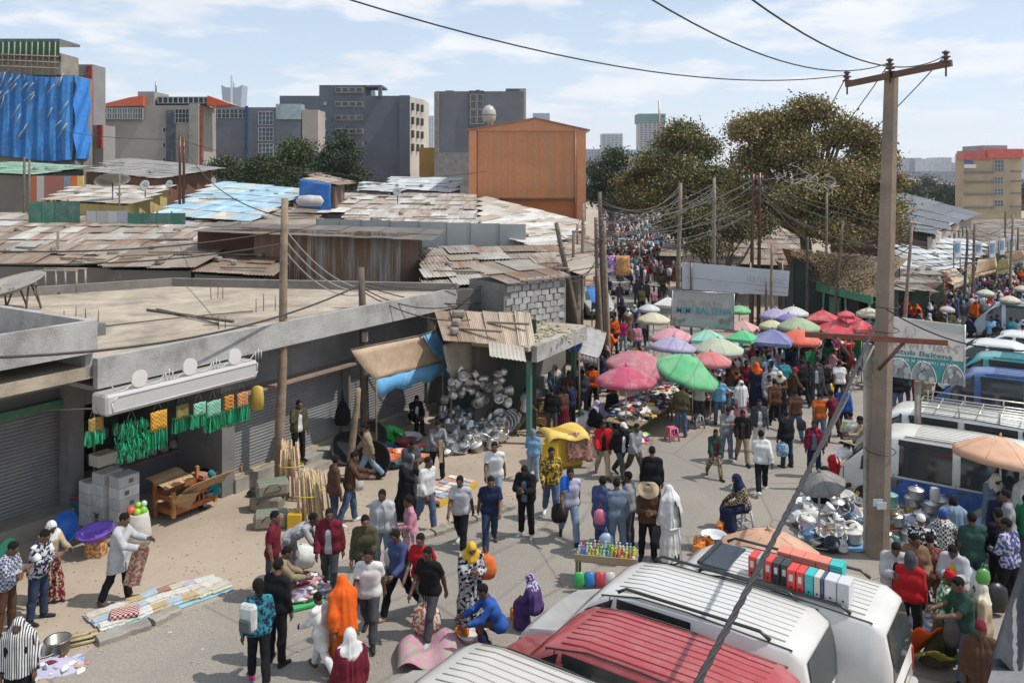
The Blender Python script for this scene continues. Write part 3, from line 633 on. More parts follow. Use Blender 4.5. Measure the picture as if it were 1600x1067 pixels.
# sign canopy of the open shop
cs = thing('canopy_sign', 'pale metal sign canopy with three white discs above the open shop', 'sign', P0, UA)
c0, c1 = s_at(165, 1.45), s_at(402, 1.45)
MB().rbox(((c0 + c1) / 2, -1.2, 3.52), (c1 - c0, .55, .44), .05).build('box', 'paint', cs, (.46, .45, .44))
fr = MB(); z0, z1 = 3.37, 3.67; yy = -1.482
for a, c in (((c0 + .15, z0), (c1 - .1, z0)), ((c1 - .1, z0), (c1 - .02, z0 + .1)), ((c1 - .02, z0 + .1), (c1 - .02, z1)), ((c1 - .02, z1), (c0 + .25, z1)), ((c0 + .25, z1), (c0 + .12, z1 - .1)), ((c0 + .12, z1 - .1), (c0 + .15, z0))):
    fr.tube([(a[0], yy, a[1]), (c[0], yy, c[1])], .014, 6)
fr.build('border', 'paint', cs, (.55, .54, .52))
for px in (218, 297, 367):
    x = s_at(px, 1.45); b = MB(); b.lathe([(0, 0), (.19, 0), (.19, .04), (0, .04)], 24, smooth=False)
    b.build('disc', 'paint', cs, (.62, .6, .57), M4=Matrix.Translation((x, -1.42, 3.95)) @ Matrix.Rotation(R(90), 4, 'X'))
    for sgn in (-1, 1):
        b = MB(); b.tube([(x + sgn * (.2 + .06 * k), -1.42, 3.76 + .16 * (k / 6 - .5) ** 2 * 2 + .0) for k in range(8)], .012, 5); b.build('scroll', 'paint', cs, (.5, .49, .47))
    for k in (-1, 0, 1): MB().tube([(x + .75 + k * .09, -1.42, 3.74), (x + .75 + k * .09, -1.42, 4.0 - abs(k) * .06)], .014, 5).build('upright', 'paint', cs, (.5, .49, .47))
for k in range(3): 
    x = lerp(c0, c1, (k + .2) / 2.6); MB().tube([(x, -.95, 3.35), (x, 1.72, 2.9)], .02, 5).build('bracket', 'paint', cs, (.3, .3, .3))

# ------------------------------------------------------------------ corrugated roofs
def corr(nw=9, amp=.016, seg=4):
    b = MB(); n = nw * seg; vs = []
    for i in range(n + 1):
        for y in (0, .5, 1): vs.append((i / n, y, amp * math.sin(2 * math.pi * i / seg + .4)))
    b.add(vs, [(i * 3 + k, i * 3 + 3 + k, i * 3 + 4 + k, i * 3 + 1 + k) for i in range(n) for k in (0, 1)], True); return b.mesh('roof_sheet')
CORR = corr(); CORR.materials.append(MT['sheet'])
TIN = [(.38, .335, .285), (.43, .39, .34), (.32, .27, .22), (.47, .45, .41), (.34, .285, .235), (.27, .215, .17)]
def sheets(parent, A, B, Cc, Dd, cols=TIN, rust=(0, .3), w=.9, l=2.4, jit=1., q=random.Random(5), miss=.0, base=Vector((0, 0, 0))):
    """overlapping corrugated sheets laid on the quad A (front left) B (front right) C (back right) D (back left)"""
    nu = max(1, round(((B - A).length + (Cc - Dd).length) / 2 / w)); nv = max(1, round(((Dd - A).length + (Cc - B).length) / 2 / l))
    def P(u, v): return lerp(lerp(A, B, u), lerp(Dd, Cc, u), v)
    for i in range(nu):
        for k in range(nv):
            if q.random() < miss: continue
            p = P(i / nu, k / nv); ex = P((i + 1) / nu, k / nv) - p; ey = P(i / nu, (k + 1) / nv) - p; nz = ex.cross(ey).normalized()
            p = p - ey * .05 + nz * (.02 * ((i + k) % 2) + .03 * k + q.uniform(0, .025) * jit) - base; ex = ex * 1.13; ey = ey * (1.1 + q.uniform(0, .06) * jit)
            ey = ey + ex * q.uniform(-.03, .03) * jit + nz * q.uniform(-.02, .02) * jit
            M = Matrix(((ex.x, ey.x, nz.x, p.x), (ex.y, ey.y, nz.y, p.y), (ex.z, ey.z, nz.z, p.z), (0, 0, 0, 1)))
            c = q.choice(cols); f = q.uniform(.85, 1.12); o = mk('roof_sheet', CORR, None, parent, [x * f for x in c], rust=q.uniform(*rust), M4=M)
def shack(label, pts, cols=TIN, rust=(0, .3), wall=(.2, .17, .14), wm='plaster', name='shack', drop=None, sides=(0, 1, 2, 3), **k):
    """a hut given by its four roof corners; walls stand below it, set in under the eaves"""
    A, B, Cc, Dd = pts; c = (A + B + Cc + Dd) / 4; base = Vector((c.x, c.y, 0)); t = thing(name, label, 'building', base)
    sheets(t, A, B, Cc, Dd, cols, rust, base=base, **k)
    for i in range(5):
        u, v = rnd.uniform(.08, .92), rnd.uniform(.1, .9); p = lerp(lerp(A, B, u), lerp(Dd, Cc, u), v) - base + Vector((0, 0, .14))
        if i < 2: MB().box(p, (rnd.uniform(1.0, 2.6), .14, .06), rnd.uniform(-.5, .5)).build('loose_plank', 'wood', t, (.24, .19, .14))
        else: MB().rbox(p, (rnd.uniform(.2, .45), .26, .2), .05, rnd.uniform(0, 3)).build('weight_stone', 'stone', t, (.25, .22, .19))
    Q = [lerp(p, c, .05) for p in pts]
    for i in sides:
        a, b2 = Q[i], Q[(i + 1) % 4]; n = (b2 - a).cross(Vector((0, 0, 1))).normalized() * -.12
        zb = (min(a.z, b2.z) - drop) if drop else 0
        m = MB(); top = [a - Vector((0, 0, .12)) - base, b2 - Vector((0, 0, .12)) - base]; bot = [Vector((b2.x, b2.y, zb)) - base, Vector((a.x, a.y, zb)) - base]
        m.prism([top[0], top[1], bot[0], bot[1]], n); m.build('wall', wm, t, wall)
    return t
def dim(L, f): return [tuple(x * f for x in c) for c in L]
BRN = [(.33, .265, .205), (.37, .30, .235), (.28, .22, .17), (.41, .35, .28)]; PALE = [(.56, .53, .48), (.5, .46, .4), (.45, .38, .31), (.6, .57, .53)]
TIN, BRN, PALE = dim(TIN, .86), dim(BRN, .85), dim(PALE, .88)
shack('far hut with faded green metal roof beside the tarp wrapped building', [D(-60, 268, 58), D(52, 273, 58), D(135, 263, 68), D(0, 255, 70)], [(.22, .36, .27), (.27, .4, .31)], (-.3, -.1))
gh = shack('wide low building with grey weathered roof and mural wall', [D(130, 267, 60), D(245, 279, 57), D(336, 266, 66), D(170, 250, 78)], [(.25, .24, .23), (.3, .28, .26)], (-.1, .1), wall=(.16, .07, .04))
for i, (x0, x1, c) in enumerate(((49, 58, (.5, .13, .05)), (58, 70, (.55, .5, .47)), (70, 100, (.4, .15, .11)), (100, 111, (.24, .25, .3)), (111, 121, (.55, .14, .04)), (121, 131, (.6, .42, .14)))):
    a, b2 = D(x0, 274, 57), D(x1, 274, 57); MB().box(((a.x + b2.x) / 2 - gh.location.x, 57 - gh.location.y, 6.5), (b2.x - a.x - .02, .14, 3.6)).build('mural_panel', 'plaster', gh, c)
shack('hut with whitish rusted roof carrying a big wire dish', [D(62, 312, 50), D(200, 319, 48), D(266, 292, 58), D(110, 292, 58)], PALE, (0, .2), wall=(.5, .38, .14))
shack('long hut roofed with sky blue painted metal sheets', [D(232, 335, 48), D(388, 346, 46), D(472, 300, 60), D(332, 288, 64)], [(.3, .45, .55), (.36, .5, .58), (.33, .47, .56), (.5, .47, .4)], (-.2, .1))
shack('small upper hut with brown roof and blue plastic sheet on its wall', [D(472, 279, 53), D(525, 289, 52), D(540, 284, 58), D(487, 271, 58)], BRN, (.1, .3), wall=(.15, .1, .08), drop=3)
shack('hut with clean pale grey metal roof below the slate tower block', [D(600, 293, 66), D(700, 301, 63), D(722, 280, 74), D(606, 278, 74)], [(.5, .52, .53), (.46, .48, .5)], (-.4, -.2), wall=(.3, .31, .33))
shack('low grey hut between the blue tarp hut and the pale roof', [D(556, 297, 62), D(610, 300, 60), D(604, 289, 70), D(560, 286, 70)], [(.45, .46, .46)], (-.2, 0))
shack('broad cream metal roof behind the grey hoarding', [D(492, 332, 50), D(738, 336, 49), D(742, 306, 62), D(535, 305, 62)], PALE, (.05, .25), jit=1.6)
shack('lower strip of cream roofing along the hoarding top', [D(530, 349, 46), D(742, 352, 45), D(740, 335, 49.5), D(535, 334, 49.5)], PALE, (.0, .25))
shack('smooth brown roof left of the cream roof', [D(330, 352, 45), D(492, 352, 45), D(495, 328, 53), D(370, 325, 53)], BRN, (-.1, .1))
shack('pale sloping roof beside the orange hall', [D(735, 352, 46), D(830, 385, 40), D(912, 352, 56), D(742, 310, 60)], PALE, (-.1, .15))
shack('tan roof running down towards the leaning street poles', [D(818, 390, 39.5), D(905, 432, 36), D(915, 372, 50), D(830, 352, 50)], BRN, (-.1, .2))
shack('long patched rusty roof across the yard', [D(-40, 388, 38), D(310, 388, 37.5), D(335, 343, 49), D(-40, 340, 49)], TIN + PALE, (.0, .3), jit=2)
shack('brown ridge roof near the colourful mural wall', [D(-30, 352, 47), D(112, 346, 47), D(110, 335, 53), D(-30, 336, 53)], BRN, (0, .2))
shack('beige corrugated roof with torn edge behind the flat roof', [D(-60, 412, 33.5), D(180, 415, 33), D(240, 388, 37), D(-60, 383, 37.5)], BRN + TIN, (0, .3), jit=2)
shack('sagging brown roof with a lifted corner sheet', [D(160, 418, 32.5), D(300, 420, 32), D(358, 382, 37), D(215, 385, 37)], BRN, (0, .2), jit=2)
shack('narrow patched roof below the rusty wall', [D(300, 424, 32), D(420, 432, 31.5), D(415, 400, 36), D(345, 392, 37)], BRN, (.05, .3), jit=2)
shack('jumbled roof of loose boards and sheets beside the rusty wall', [D(665, 452, 30.6), D(882, 432, 32.5), D(872, 388, 40), D(655, 396, 38)], TIN + PALE + [(.33, .27, .2)], (.05, .35), l=1.6, w=1.3, jit=3.5, q=random.Random(9))
shack('short pale roof tucked behind the rusty wall', [D(655, 412, 36), D(745, 412, 36), D(752, 392, 41), D(668, 390, 41)], PALE, (-.1, .1))
# rusted wall of upright sheets with a dark roof edge
rw = thing('rusty_store', 'store with tall rust streaked corrugated wall and thin dark roof', 'building', D(480, 440, 35.2))
bl = rw.location
sheets(rw, D(395, 445, 35.4), D(622, 452, 34.6), D(622, 371, 34.8), D(395, 366, 35.6), [(.38, .42, .38), (.3, .2, .14), (.42, .42, .38)], (.18, .42), l=9, w=.75, base=bl)
sheets(rw, D(622, 452, 34.6), D(652, 450, 35.6), D(652, 373, 36), D(622, 371, 34.8), [(.22, .13, .11)], (.1, .3), l=9, w=.6, base=bl)
sheets(rw, D(300, 362, 34.8), D(672, 376, 33.8), D(690, 360, 38.6), D(330, 350, 39.6), [(.13, .115, .1), (.17, .14, .12)], (-.1, .1), base=bl)
a, c = D(310, 440, 35.8) - bl, D(395, 440, 35.7) - bl
MB().box(((a.x + c.x) / 2, a.y, 4.2 - bl.z), (c.x - a.x, .2, 3.6)).build('wall', 'plaster', rw, (.1, .04, .03)); a = D(640, 440, 37) - bl
MB().box((a.x - 4, a.y + .6, 3.4 - bl.z), (9, .3, 4.0)).build('wall', 'plaster', rw, (.3, .26, .2))
# grey hoarding of flat panels
hb = thing('hoarding', 'grey metal hoarding of wide flat panels along a roof edge', 'fence', D(640, 385, 42))
xs = [495, 531, 565, 610, 655, 698, 735, 780, 822]
for i in range(8):
    t0, t1 = D(xs[i], 342 + i * 1.2, 42), D(xs[i + 1], 343 + i * 1.2, 42); hgt = 1.0 if i < 4 else 1.3
    b = MB(); b.box(((t0.x + t1.x) / 2, 42, t0.z - hgt / 2), (t1.x - t0.x - .03, .05, hgt)); o = b.build('panel', 'paint', hb, (.34, .35, .345)); o.matrix_parent_inverse = Matrix.Translation(-hb.location)
    b = MB(); b.box((t0.x, 42, t0.z - hgt / 2), (.05, .09, hgt + .06)); o = b.build('post', 'paint', hb, (.2, .2, .2)); o.matrix_parent_inverse = Matrix.Translation(-hb.location)
hs_ = thing('hoarding_store', 'plain store under the grey hoarding', 'building', (D(660, 400, 43).x, 43, 0))
MB().box((0, .6, 2.4), (10.6, 1.0, 4.8)).build('wall', 'plaster', hs_, (.2, .18, .16)); MB().box((0, .6, 4.84), (10.8, 1.2, .07)).build('roof', 'sheet', hs_, (.3, .28, .26), rust=0)
# green fence strip and small fences in the yard
for i, (x0, y0, x1, y1, Y, c, lab) in enumerate(((45, 315, 125, 332, 46, (.02, .13, .09), 'dark green painted fence below the whitish hut roof'), (200, 333, 290, 348, 45.5, (.02, .14, .09), 'green painted fence beside the twin steel pole'), (135, 330, 200, 345, 45.8, (.4, .41, .4), 'pale grey fence panel between the two green fences'), (345, 350, 385, 356, 45, (.1, .25, .2), 'thin green board fence under the blue roof'))):
    t = thing('yard_fence', lab, 'fence', (D((x0 + x1) / 2, y1, Y).x, Y, 0)); n = 4
    for k in range(n):
        a, c = D(lerp(x0, x1, k / n), y0, Y), D(lerp(x0, x1, (k + 1) / n), y1, Y)
        MB().box(((a.x + c.x) / 2 - t.location.x, 0, (a.z + c.z) / 2 - .6), (c.x - a.x - .02, .04, a.z - c.z + 1.2)).build('panel', 'paint', t, [q * rnd.uniform(.85, 1.1) for q in ((.02, .13, .09) if i != 2 else (.4, .41, .4))])
        MB().tube([(a.x - t.location.x, .06, 0), (a.x - t.location.x, .06, a.z + .1)], .05, 6).build('post', 'wood', t, (.12, .1, .08))
# stone faced building and roofs over the pot shop
st = thing('stone_building', 'small building faced with pale crazy paved stone slabs', 'building', G(830, 640))
st.location = (1.0, 30.6, 0)
def wl(p): return Vector(p) - Vector(st.location)
A, B = D(787, 442, 28.4), D(884, 428, 30.2); dv = (B - A); dv.z = 0; ln = dv.length; ang = math.atan2(dv.y, dv.x); nrm = Vector((dv.y, -dv.x, 0)).normalized()
MB().box(wl(((A.x + B.x) / 2 - nrm.x * 1.0, (A.y + B.y) / 2 - nrm.y * 1.0, 2.3)), (ln, 2.0, 4.6), ang).build('wall', 'concrete', st, (.23, .21, .19))
q = random.Random(21); nr, nc = 9, 8
for r in range(nr):
    for c in range(nc):
        w, hh = ln / nc, 2.0 / nr; x = (c + .5 + .22 * ((r % 2) - .5) * 2 + q.uniform(-.1, .1)) * w - ln / 2; z = 2.75 + (r + .5) * hh
        if abs(x) > ln / 2 - .12: continue
        ww, h2 = w * q.uniform(.4, .47), hh * q.uniform(.4, .47); k = q.uniform(-.25, .25)
        ctr = (A + B) / 2; M3 = Matrix.Rotation(ang, 3, 'Z')
        loc = [(-ww, -h2 * (1 + k)), (-ww * .2, -h2 * 1.05), (ww, -h2 * (1 - k)), (ww * 1.02, h2 * .3), (ww * .8, h2 * (1 + k)), (-ww * .9, h2)]
        P = [wl(Vector((ctr.x, ctr.y, 0)) + M3 @ Vector((x + a, 0, 0)) + nrm * .005 + Vector((0, 0, z + b_))) for a, b_ in loc]
        m = MB(); m.prism(P, nrm * q.uniform(.025, .045)); g = q.uniform(.28, .4); m.build('stone', 'stone', st, (g, g * .98, g * .95))
z4 = Vector((0, 0, 1)); A0, B0 = Vector((A.x, A.y, 4.62)) + nrm * .15, Vector((B.x, B.y, 4.62)) + nrm * .15; sheets(st, A0, B0, B0 - nrm * 2.3 + z4 * .35, A0 - nrm * 2.3 + z4 * .35, BRN + TIN, (.05, .3), w=.7, l=1.4, jit=2, base=Vector(st.location))
MB().box(wl(D(745, 470, 29.5) + Vector((0, 0, -.3))), (3.0, .3, 1.5), ang - .2).build('wall', 'concrete', st, (.13, .12, .11))
# lower slab with rubbish on top, its beam over the open shop
lo = thing('slab_shop', 'low shop with rubbish strewn concrete slab roof and grey beam', 'building', (2.1, 27.6, 0)); off = Vector(lo.location)
A, B = D(845, 560, 25.6), D(913, 528, 28.6); dv = B - A; dv.z = 0; ang2 = math.atan2(dv.y, dv.x); n2 = Vector((dv.y, -dv.x, 0)).normalized(); ctr = (A + B) / 2
def lw(p): return Vector(p) - off
MB().box(lw((ctr.x - n2.x * .1, ctr.y - n2.y * .1, 2.86)), (dv.length + .5, .18, .5), ang2).build('beam', 'concrete', lo, (.4, .385, .36))
MB().box(lw((ctr.x - n2.x * 1.2, ctr.y - n2.y * 1.2, 3.02)), (dv.length + .9, 2.0, .14), ang2).build('roof_slab', 'concrete', lo, (.4, .34, .27))
MB().box(lw((ctr.x - n2.x * 2.1, ctr.y - n2.y * 2.1, 1.47)), (dv.length + .6, .2, 2.94), ang2).build('back_wall', 'plaster', lo, (.1, .09, .08))
for s_ in (-1, 1): MB().box(lw((ctr.x - n2.x * .4 + dv.normalized().x * s_ * dv.length / 2, ctr.y - n2.y * .4 + dv.normalized().y * s_ * dv.length / 2, 1.3)), (.14, .14, 2.6), ang2).build('post', 'paint', lo, (.06, .18, .15))
m = MB()
for i in range(160):
    p = lw((ctr.x - n2.x * rnd.uniform(.3, 2.0) + dv.normalized().x * rnd.uniform(-1.8, 1.9), ctr.y - n2.y * rnd.uniform(.3, 2.0) + dv.normalized().y * rnd.uniform(-1.8, 1.9), 3.1)); s = rnd.uniform(.02, .09)
    m.box(p + Vector((0, 0, s * .3)), (s * 2, s * 1.4, s * .7), rnd.uniform(0, 3))
m.build('rubbish', 'litter', lo, (.4, .36, .25))['kind'] = 'stuff'
# roofs over the pot shop
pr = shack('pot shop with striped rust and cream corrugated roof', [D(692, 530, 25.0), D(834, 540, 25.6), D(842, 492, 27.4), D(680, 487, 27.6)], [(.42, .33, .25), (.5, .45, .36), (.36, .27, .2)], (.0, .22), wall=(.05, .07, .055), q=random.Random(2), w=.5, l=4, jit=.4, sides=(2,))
sheets(pr, D(765, 556, 24.4), D(815, 562, 24.6), D(828, 540, 25.5), D(765, 536, 25.1), [(.45, .41, .35)], (-.2, 0), l=5, w=3, base=Vector(pr.location))
a = G(808, 640); MB().box(Vector((a.x, a.y, 1.4)) - Vector(pr.location), (.16, .16, 2.8)).build('door_post', 'paint', pr, (.05, .2, .19))
a = G(793, 628); MB().box(Vector((a.x, a.y, 1.05)) - Vector(pr.location), (.7, .07, 2.1), UA).build('door', 'paint', pr, (.03, .07, .06))
# ------------------------------------------------------------------ buildings behind
def bld(name, label, x0, x1, ytop, Y, depth, col, m='plaster', z0=0, cat='building', slant=0):
    """block whose front face fills photo columns x0..x1 at distance Y; returns the thing (origin at its base) and a photo-to-local function"""
    a, b = D(x0, ytop, Y), D(x1, ytop, Y); c = Vector(((a.x + b.x) / 2, Y, 0)); t = thing(name, label, cat, c)
    MB().box((0, depth / 2, (a.z + z0) / 2), (b.x - a.x, depth, a.z - z0)).build('wall', m, t, col)
    def loc(px, py, dy=0): v = D(px, py, Y); return Vector((v.x - c.x, dy, v.z))
    return t, loc
def block(t, loc, x0, y0, x1, y1, name, m, col, dy=0., th=.2):
    a, b = loc(x0, y0), loc(x1, y1); return MB().box(((a.x + b.x) / 2, (dy - th / 2 + .01) if th <= 1 else dy + th / 2, (a.z + b.z) / 2), (abs(b.x - a.x), th, abs(a.z - b.z))).build(name, m, t, col)
def win(t, loc, x0, y0, x1, y1, nx=2, ny=2, glass=(.05, .06, .075), frame=(.5, .5, .48), dy=0.):
    a, b = loc(x0, y0), loc(x1, y1); w, h = b.x - a.x, a.z - b.z; c = Vector(((a.x + b.x) / 2, dy, (a.z + b.z) / 2))
    o = MB().box(c + Vector((0, -.02, 0)), (w, .06, h)).build('window', 'glass', t, glass); f = MB(); k = max(.04, w * .025)
    for i in range(nx + 1): f.box(c + Vector((-w / 2 + w * i / nx, -.06, 0)), (k, .08, h + k))
    for i in range(ny + 1): f.box(c + Vector((0, -.058, -h / 2 + h * i / ny)), (w + k, .075, k))
    f.build('frame', 'paint', o, frame)
def wins(t, loc, X, Yr, w, h, nx=2, ny=2, **k):
    for y in Yr:
        for x in X: win(t, loc, x, y, x + w, y + h, nx, ny, **k)
# tarp wrapped block under construction
t, lc = bld('construction_block', 'building under construction wrapped in creased blue tarpaulin with green netting on top', -130, 117, 118, 72, 3, (.22, .2, .17), 'concrete')
q = random.Random(4)
def tarpf(u, v):
    p = lc(-130 + 247 * u, 118 + 130 * v + 4 * math.sin(u * 9)); f = .2 * math.sin(u * 83 + .7 * math.sin(v * 3 + u * 7)) + .1 * math.sin(u * 171 + v * 2) + .05 * math.sin(v * 13 + u * 23); return (p.x, -.55 + f, p.z)
MB().grid(tarpf, 120, 24).build('tarpaulin', 'tarp', t, (.03, .2, .52))
def tarpe(u, v): p = lc(117 + .8 * math.sin(v * 9), 120 + 128 * v); return (p.x + .22 + .12 * math.sin(v * 15 + u * 9), -.5 + u * 2.6, p.z)
MB().grid(tarpe, 16, 14).build('tarpaulin', 'tarp', t, (.012, .18, .55))
for i in range(26):
    x, y = q.uniform(-10, 112), q.uniform(128, 222); a, b = lc(x, y, -.95), lc(x + q.uniform(5, 16), y - q.uniform(12, 24), -.95); MB().tube([a, b], .055, 5).build('prop', 'wood', t, (.3, .33, .36))
block(t, lc, -130, 84, 97, 118, 'upper_floor', 'concrete', (.27, .235, .19), -.25, 3); block(t, lc, -130, 62, 97, 66, 'roof_edge', 'paint', (.06, .09, .09), -.4, 3.4)
block(t, lc, -130, 66, 97, 86, 'netting', 'fabric', (.03, .13, .085), -.4, .08)
for x in range(-6, 96, 9): a, b = lc(x, 120, -.75), lc(x + 1, 68, -.75); MB().tube([a, b], .06, 5).build('scaffold_pole', 'wood', t, (.34, .27, .19))
for y in (88, 97, 106): a, b = lc(-20, y - 2, -.8), lc(99, y + 3, -.8); MB().tube([a, b], .055, 5).build('scaffold_pole', 'wood', t, (.32, .26, .19))
for x in range(4, 95, 11): win(t, lc, x, 89, x + 7, 97, 1, 1, (.02, .018, .016), (.2, .17, .14), -.28)
t, lc = bld('office_block', 'grey office block with a red corner strip beside the blue tarpaulin', 112, 145, 101, 80, 2.5, (.23, .225, .22))
block(t, lc, 137, 104, 146, 190, 'corner_strip', 'paint', (.3, .035, .03), -.02, .3); block(t, lc, 60, 196, 163, 260, 'lower_floors', 'plaster', (.28, .265, .25), -.2, 2.4); block(t, lc, 156, 196, 164, 232, 'red_strip', 'paint', (.3, .04, .035), -.32, .3)
wins(t, lc, (121,), (117, 147), 15, 15, 2, 1, glass=(.12, .2, .16), frame=(.6, .6, .58)); wins(t, lc, (118,), (178,), 17, 14, 3, 2); wins(t, lc, (116, 127, 138), (210,), 10, 11, 3, 1, frame=(.45, .44, .42), dy=-.2)
t, lc = bld('beige_block', 'wide beige concrete building with bright orange roof corners', 163, 318, 165, 95, 4, (.33, .305, .27))
block(t, lc, 145, 168, 224, 188, 'glazed_gallery', 'plaster', (.3, .28, .25), -.28, 3); wins(t, lc, range(146, 222, 8), (170,), 7, 16, 2, 2, glass=(.09, .1, .11), dy=-.3)
a = [lc(144, 168, -.4), lc(226, 166, -.4), lc(226, 150, -.4), lc(205, 153, -.4)]; MB().prism(a, (0, 3, 0)).build('orange_roof', 'paint', t, (.62, .09, .015))
a = [lc(325, 166, -.4), lc(365, 164, -.4), lc(326, 150, -.4)]; MB().prism(a, (0, 3, 0)).build('orange_roof', 'paint', t, (.62, .09, .015))
block(t, lc, 243, 151, 325, 163, 'glazed_floor', 'plaster', (.12, .12, .12), .42, 3); wins(t, lc, range(245, 322, 8), (152,), 7, 9, 1, 1, dy=.4); block(t, lc, 214, 143, 240, 165, 'lift_tower', 'plaster', (.3, .28, .27), .2, 4)
block(t, lc, 260, 172, 274, 258, 'recess', 'paint', (.065, .075, .1), .0, .12); wins(t, lc, (274,), (171,), 22, 21, 4, 3, dy=-.02); block(t, lc, 298, 163, 313, 262, 'pier', 'plaster', (.36, .33, .29), -.1, .5); block(t, lc, 313, 165, 317, 262, 'red_edge', 'paint', (.3, .06, .04), -.05, .3)
for y in (200, 224, 247): win(t, lc, 255, y, 259, y + 7, 1, 1, (.02, .02, .02)); win(t, lc, 294, y + 10, 297, y + 17, 1, 1, (.02, .02, .02))
MB().tube([lc(232, 145, 2), lc(232, 125, 2)], .1, 5).build('mast', 'steel', t, (.3, .3, .3))
t, lc = bld('slate_office', 'slate grey office with stacked gridded windows and glass top corner', 318, 470, 168, 106, 4, (.165, .175, .20))
wins(t, lc, range(321, 384, 13), (171,), 12, 14, 2, 2, glass=(.1, .12, .13)); wins(t, lc, (404,), (175, 200, 225), 23, 20, 4, 3, glass=(.1, .13, .18), frame=(.6, .6, .6)); block(t, lc, 432, 163, 471, 187, 'glass_corner', 'glass', (.3, .38, .38), -.3, 2); block(t, lc, 384, 166, 388, 262, 'glass_strip', 'glass', (.04, .1, .22), -.05, .2)
block(t, lc, 472, 172, 497, 240, 'pink_stair_block', 'plaster', (.42, .36, .32), .0, 4)
t, lc = bld('slate_tower', 'tall slate blue block with a raised middle and pale end wall', 437, 640, 150, 120, 11, (.125, .14, .17))
block(t, lc, 498, 133, 570, 152, 'raised_storey', 'plaster', (.12, .135, .165), .3, 9); block(t, lc, 568, 133, 597, 136, 'roof_frame', 'plaster', (.12, .135, .165), .3, 5); block(t, lc, 592, 134, 597, 152, 'frame_post', 'plaster', (.12, .135, .165), .3, 1)
for y in (138, 160, 181, 202, 222): 
    block(t, lc, 524, y - 1, 568, y + 8, 'gallery', 'plaster', (.3, .27, .25), -.02, .15)
    wins(t, lc, (525, 536, 547, 558), (y,), 8, 6, 1, 1, glass=(.03, .03, .035), frame=(.25, .23, .22), dy=-.16)
for y in (160, 184, 203, 225): win(t, lc, 506, y, 510, y + 4, 1, 1, (.4, .42, .45))
block(t, lc, 625, 150, 641, 290, 'corner_pier', 'plaster', (.105, .118, .15), -.1, .6)
a, b = lc(640, 151), lc(657, 151); MB().prism([(a.x, 0, 0), (b.x, 5, 0), (b.x, 12, 0), (a.x, 12, 0)], (0, 0, a.z)).build('end_wall', 'plaster', t, (.5, .46, .40))
for y in (160, 182, 203, 224):
    for f in (.15, .5, .8):
        p = Vector((lerp(a.x, b.x, f) + .1, lerp(0, 5, f) - .1, lc(0, y).z - .6)); MB().box(p, (.32, .5, 1.1), math.atan2(5, b.x - a.x)).build('window', 'glass', t, (.05, .04, .035))
t, lc = bld('ochre_block', 'narrow ochre building squeezed between two grey blocks', 655, 681, 231, 112, 8, (.42, .24, .06))
t, lc = bld('dark_block', 'dark grey block with bare block wall at its foot and water tank beside', 680, 818, 143, 108, 6, (.155, .165, .18))
block(t, lc, 679, 239, 735, 305, 'block_wall', 'concrete', (.26, .25, .24), -.05, .4); block(t, lc, 679, 145, 686, 240, 'rough_edge', 'concrete', (.24, .225, .21), -.05, .5); block(t, lc, 733, 142, 756, 200, 'window_bay', 'glass', (.02, .022, .025), -.02, .15)
wins(t, lc, (735, 746), (148, 172), 9, 22, 1, 2, glass=(.03, .035, .04), dy=-.15); block(t, lc, 812, 140, 822, 200, 'column_bundle', 'plaster', (.4, .37, .33), .2, 2); block(t, lc, 693, 138, 706, 143, 'roof_hatch', 'concrete', (.2, .2, .2), 3, 2); block(t, lc, 790, 138, 822, 142, 'roof_slab', 'concrete', (.12, .12, .12), .6, 6); block(t, lc, 742, 137, 748, 143, 'roof_vent', 'concrete', (.1, .1, .1), 3, 2)
t = thing('water_tank', 'round pale water tank on a short steel stand behind the orange hall', 'tank', (D(764, 190, 80).x, 80, 0)); z = D(0, 180, 80).z
MB().lathe([(.0, -1.0), (.35, -.85), (.62, -.45), (.68, 0), (.62, .45), (.35, .85), (0, .98)], 16, (0, 0, z)).build('tank', 'plastic', t, (.42, .40, .35)); MB().lathe([(.69, -.06), (.71, 0), (.69, .06)], 16, (0, 0, z)).build('band', 'paint', t, (.2, .18, .16))
for sx_, sy_ in ((-.3, -.3), (.3, -.3), (.3, .3), (-.3, .3)): MB().tube([(sx_, sy_, 0), (sx_, sy_, z - .7)], .06, 6).build('leg', 'steel', t, (.2, .17, .15))
# orange hall: ribbed cladding sheets on a gable front
t = thing('orange_hall', 'tall orange hall clad in ribbed metal with a low gable', 'building', (D(824, 300, 62).x, 62, 0)); ox = t.location.x
def o(px, py, Y=62): v = D(px, py, Y); return Vector((v.x - ox, v.y - 62, v.z))
xl, xr, xc = o(733, 205).x, o(915, 205).x, o(836, 187).x; zr, ze, zb = o(836, 187).z, o(733, 205).z, o(733, 309).z
OR = (.56, .2, .065)
b = MB(); b.prism([(xl, .1, 0), (xr, .1, 0), (xr, .1, ze - .1), (xc, .1, zr - .12), (xl, .1, ze - .1)], (0, 20, 0)); b.build('shell', 'plaster', t, (.5, .17, .055))
n = 40; wx = (o(899, 205).x - o(746, 205).x) / n; b0 = o(746, 205).x
for i in range(n):
    x = b0 + wx * (i + .5); zt_ = ze + .02; mm = MB(); mm.box((x, -.02, (zb + zt_) / 2), (wx - .015, .07, zt_ - zb)); mm.build('cladding_rib', 'paint', t, [c * rnd.uniform(.93, 1.07) for c in OR])
b = MB(); b.prism([(xl - .15, -.2, ze), (xr + .15, -.2, ze), (xc, -.2, zr)], (0, .28, 0)); b.build('gable', 'paint', t, (.55, .19, .06))
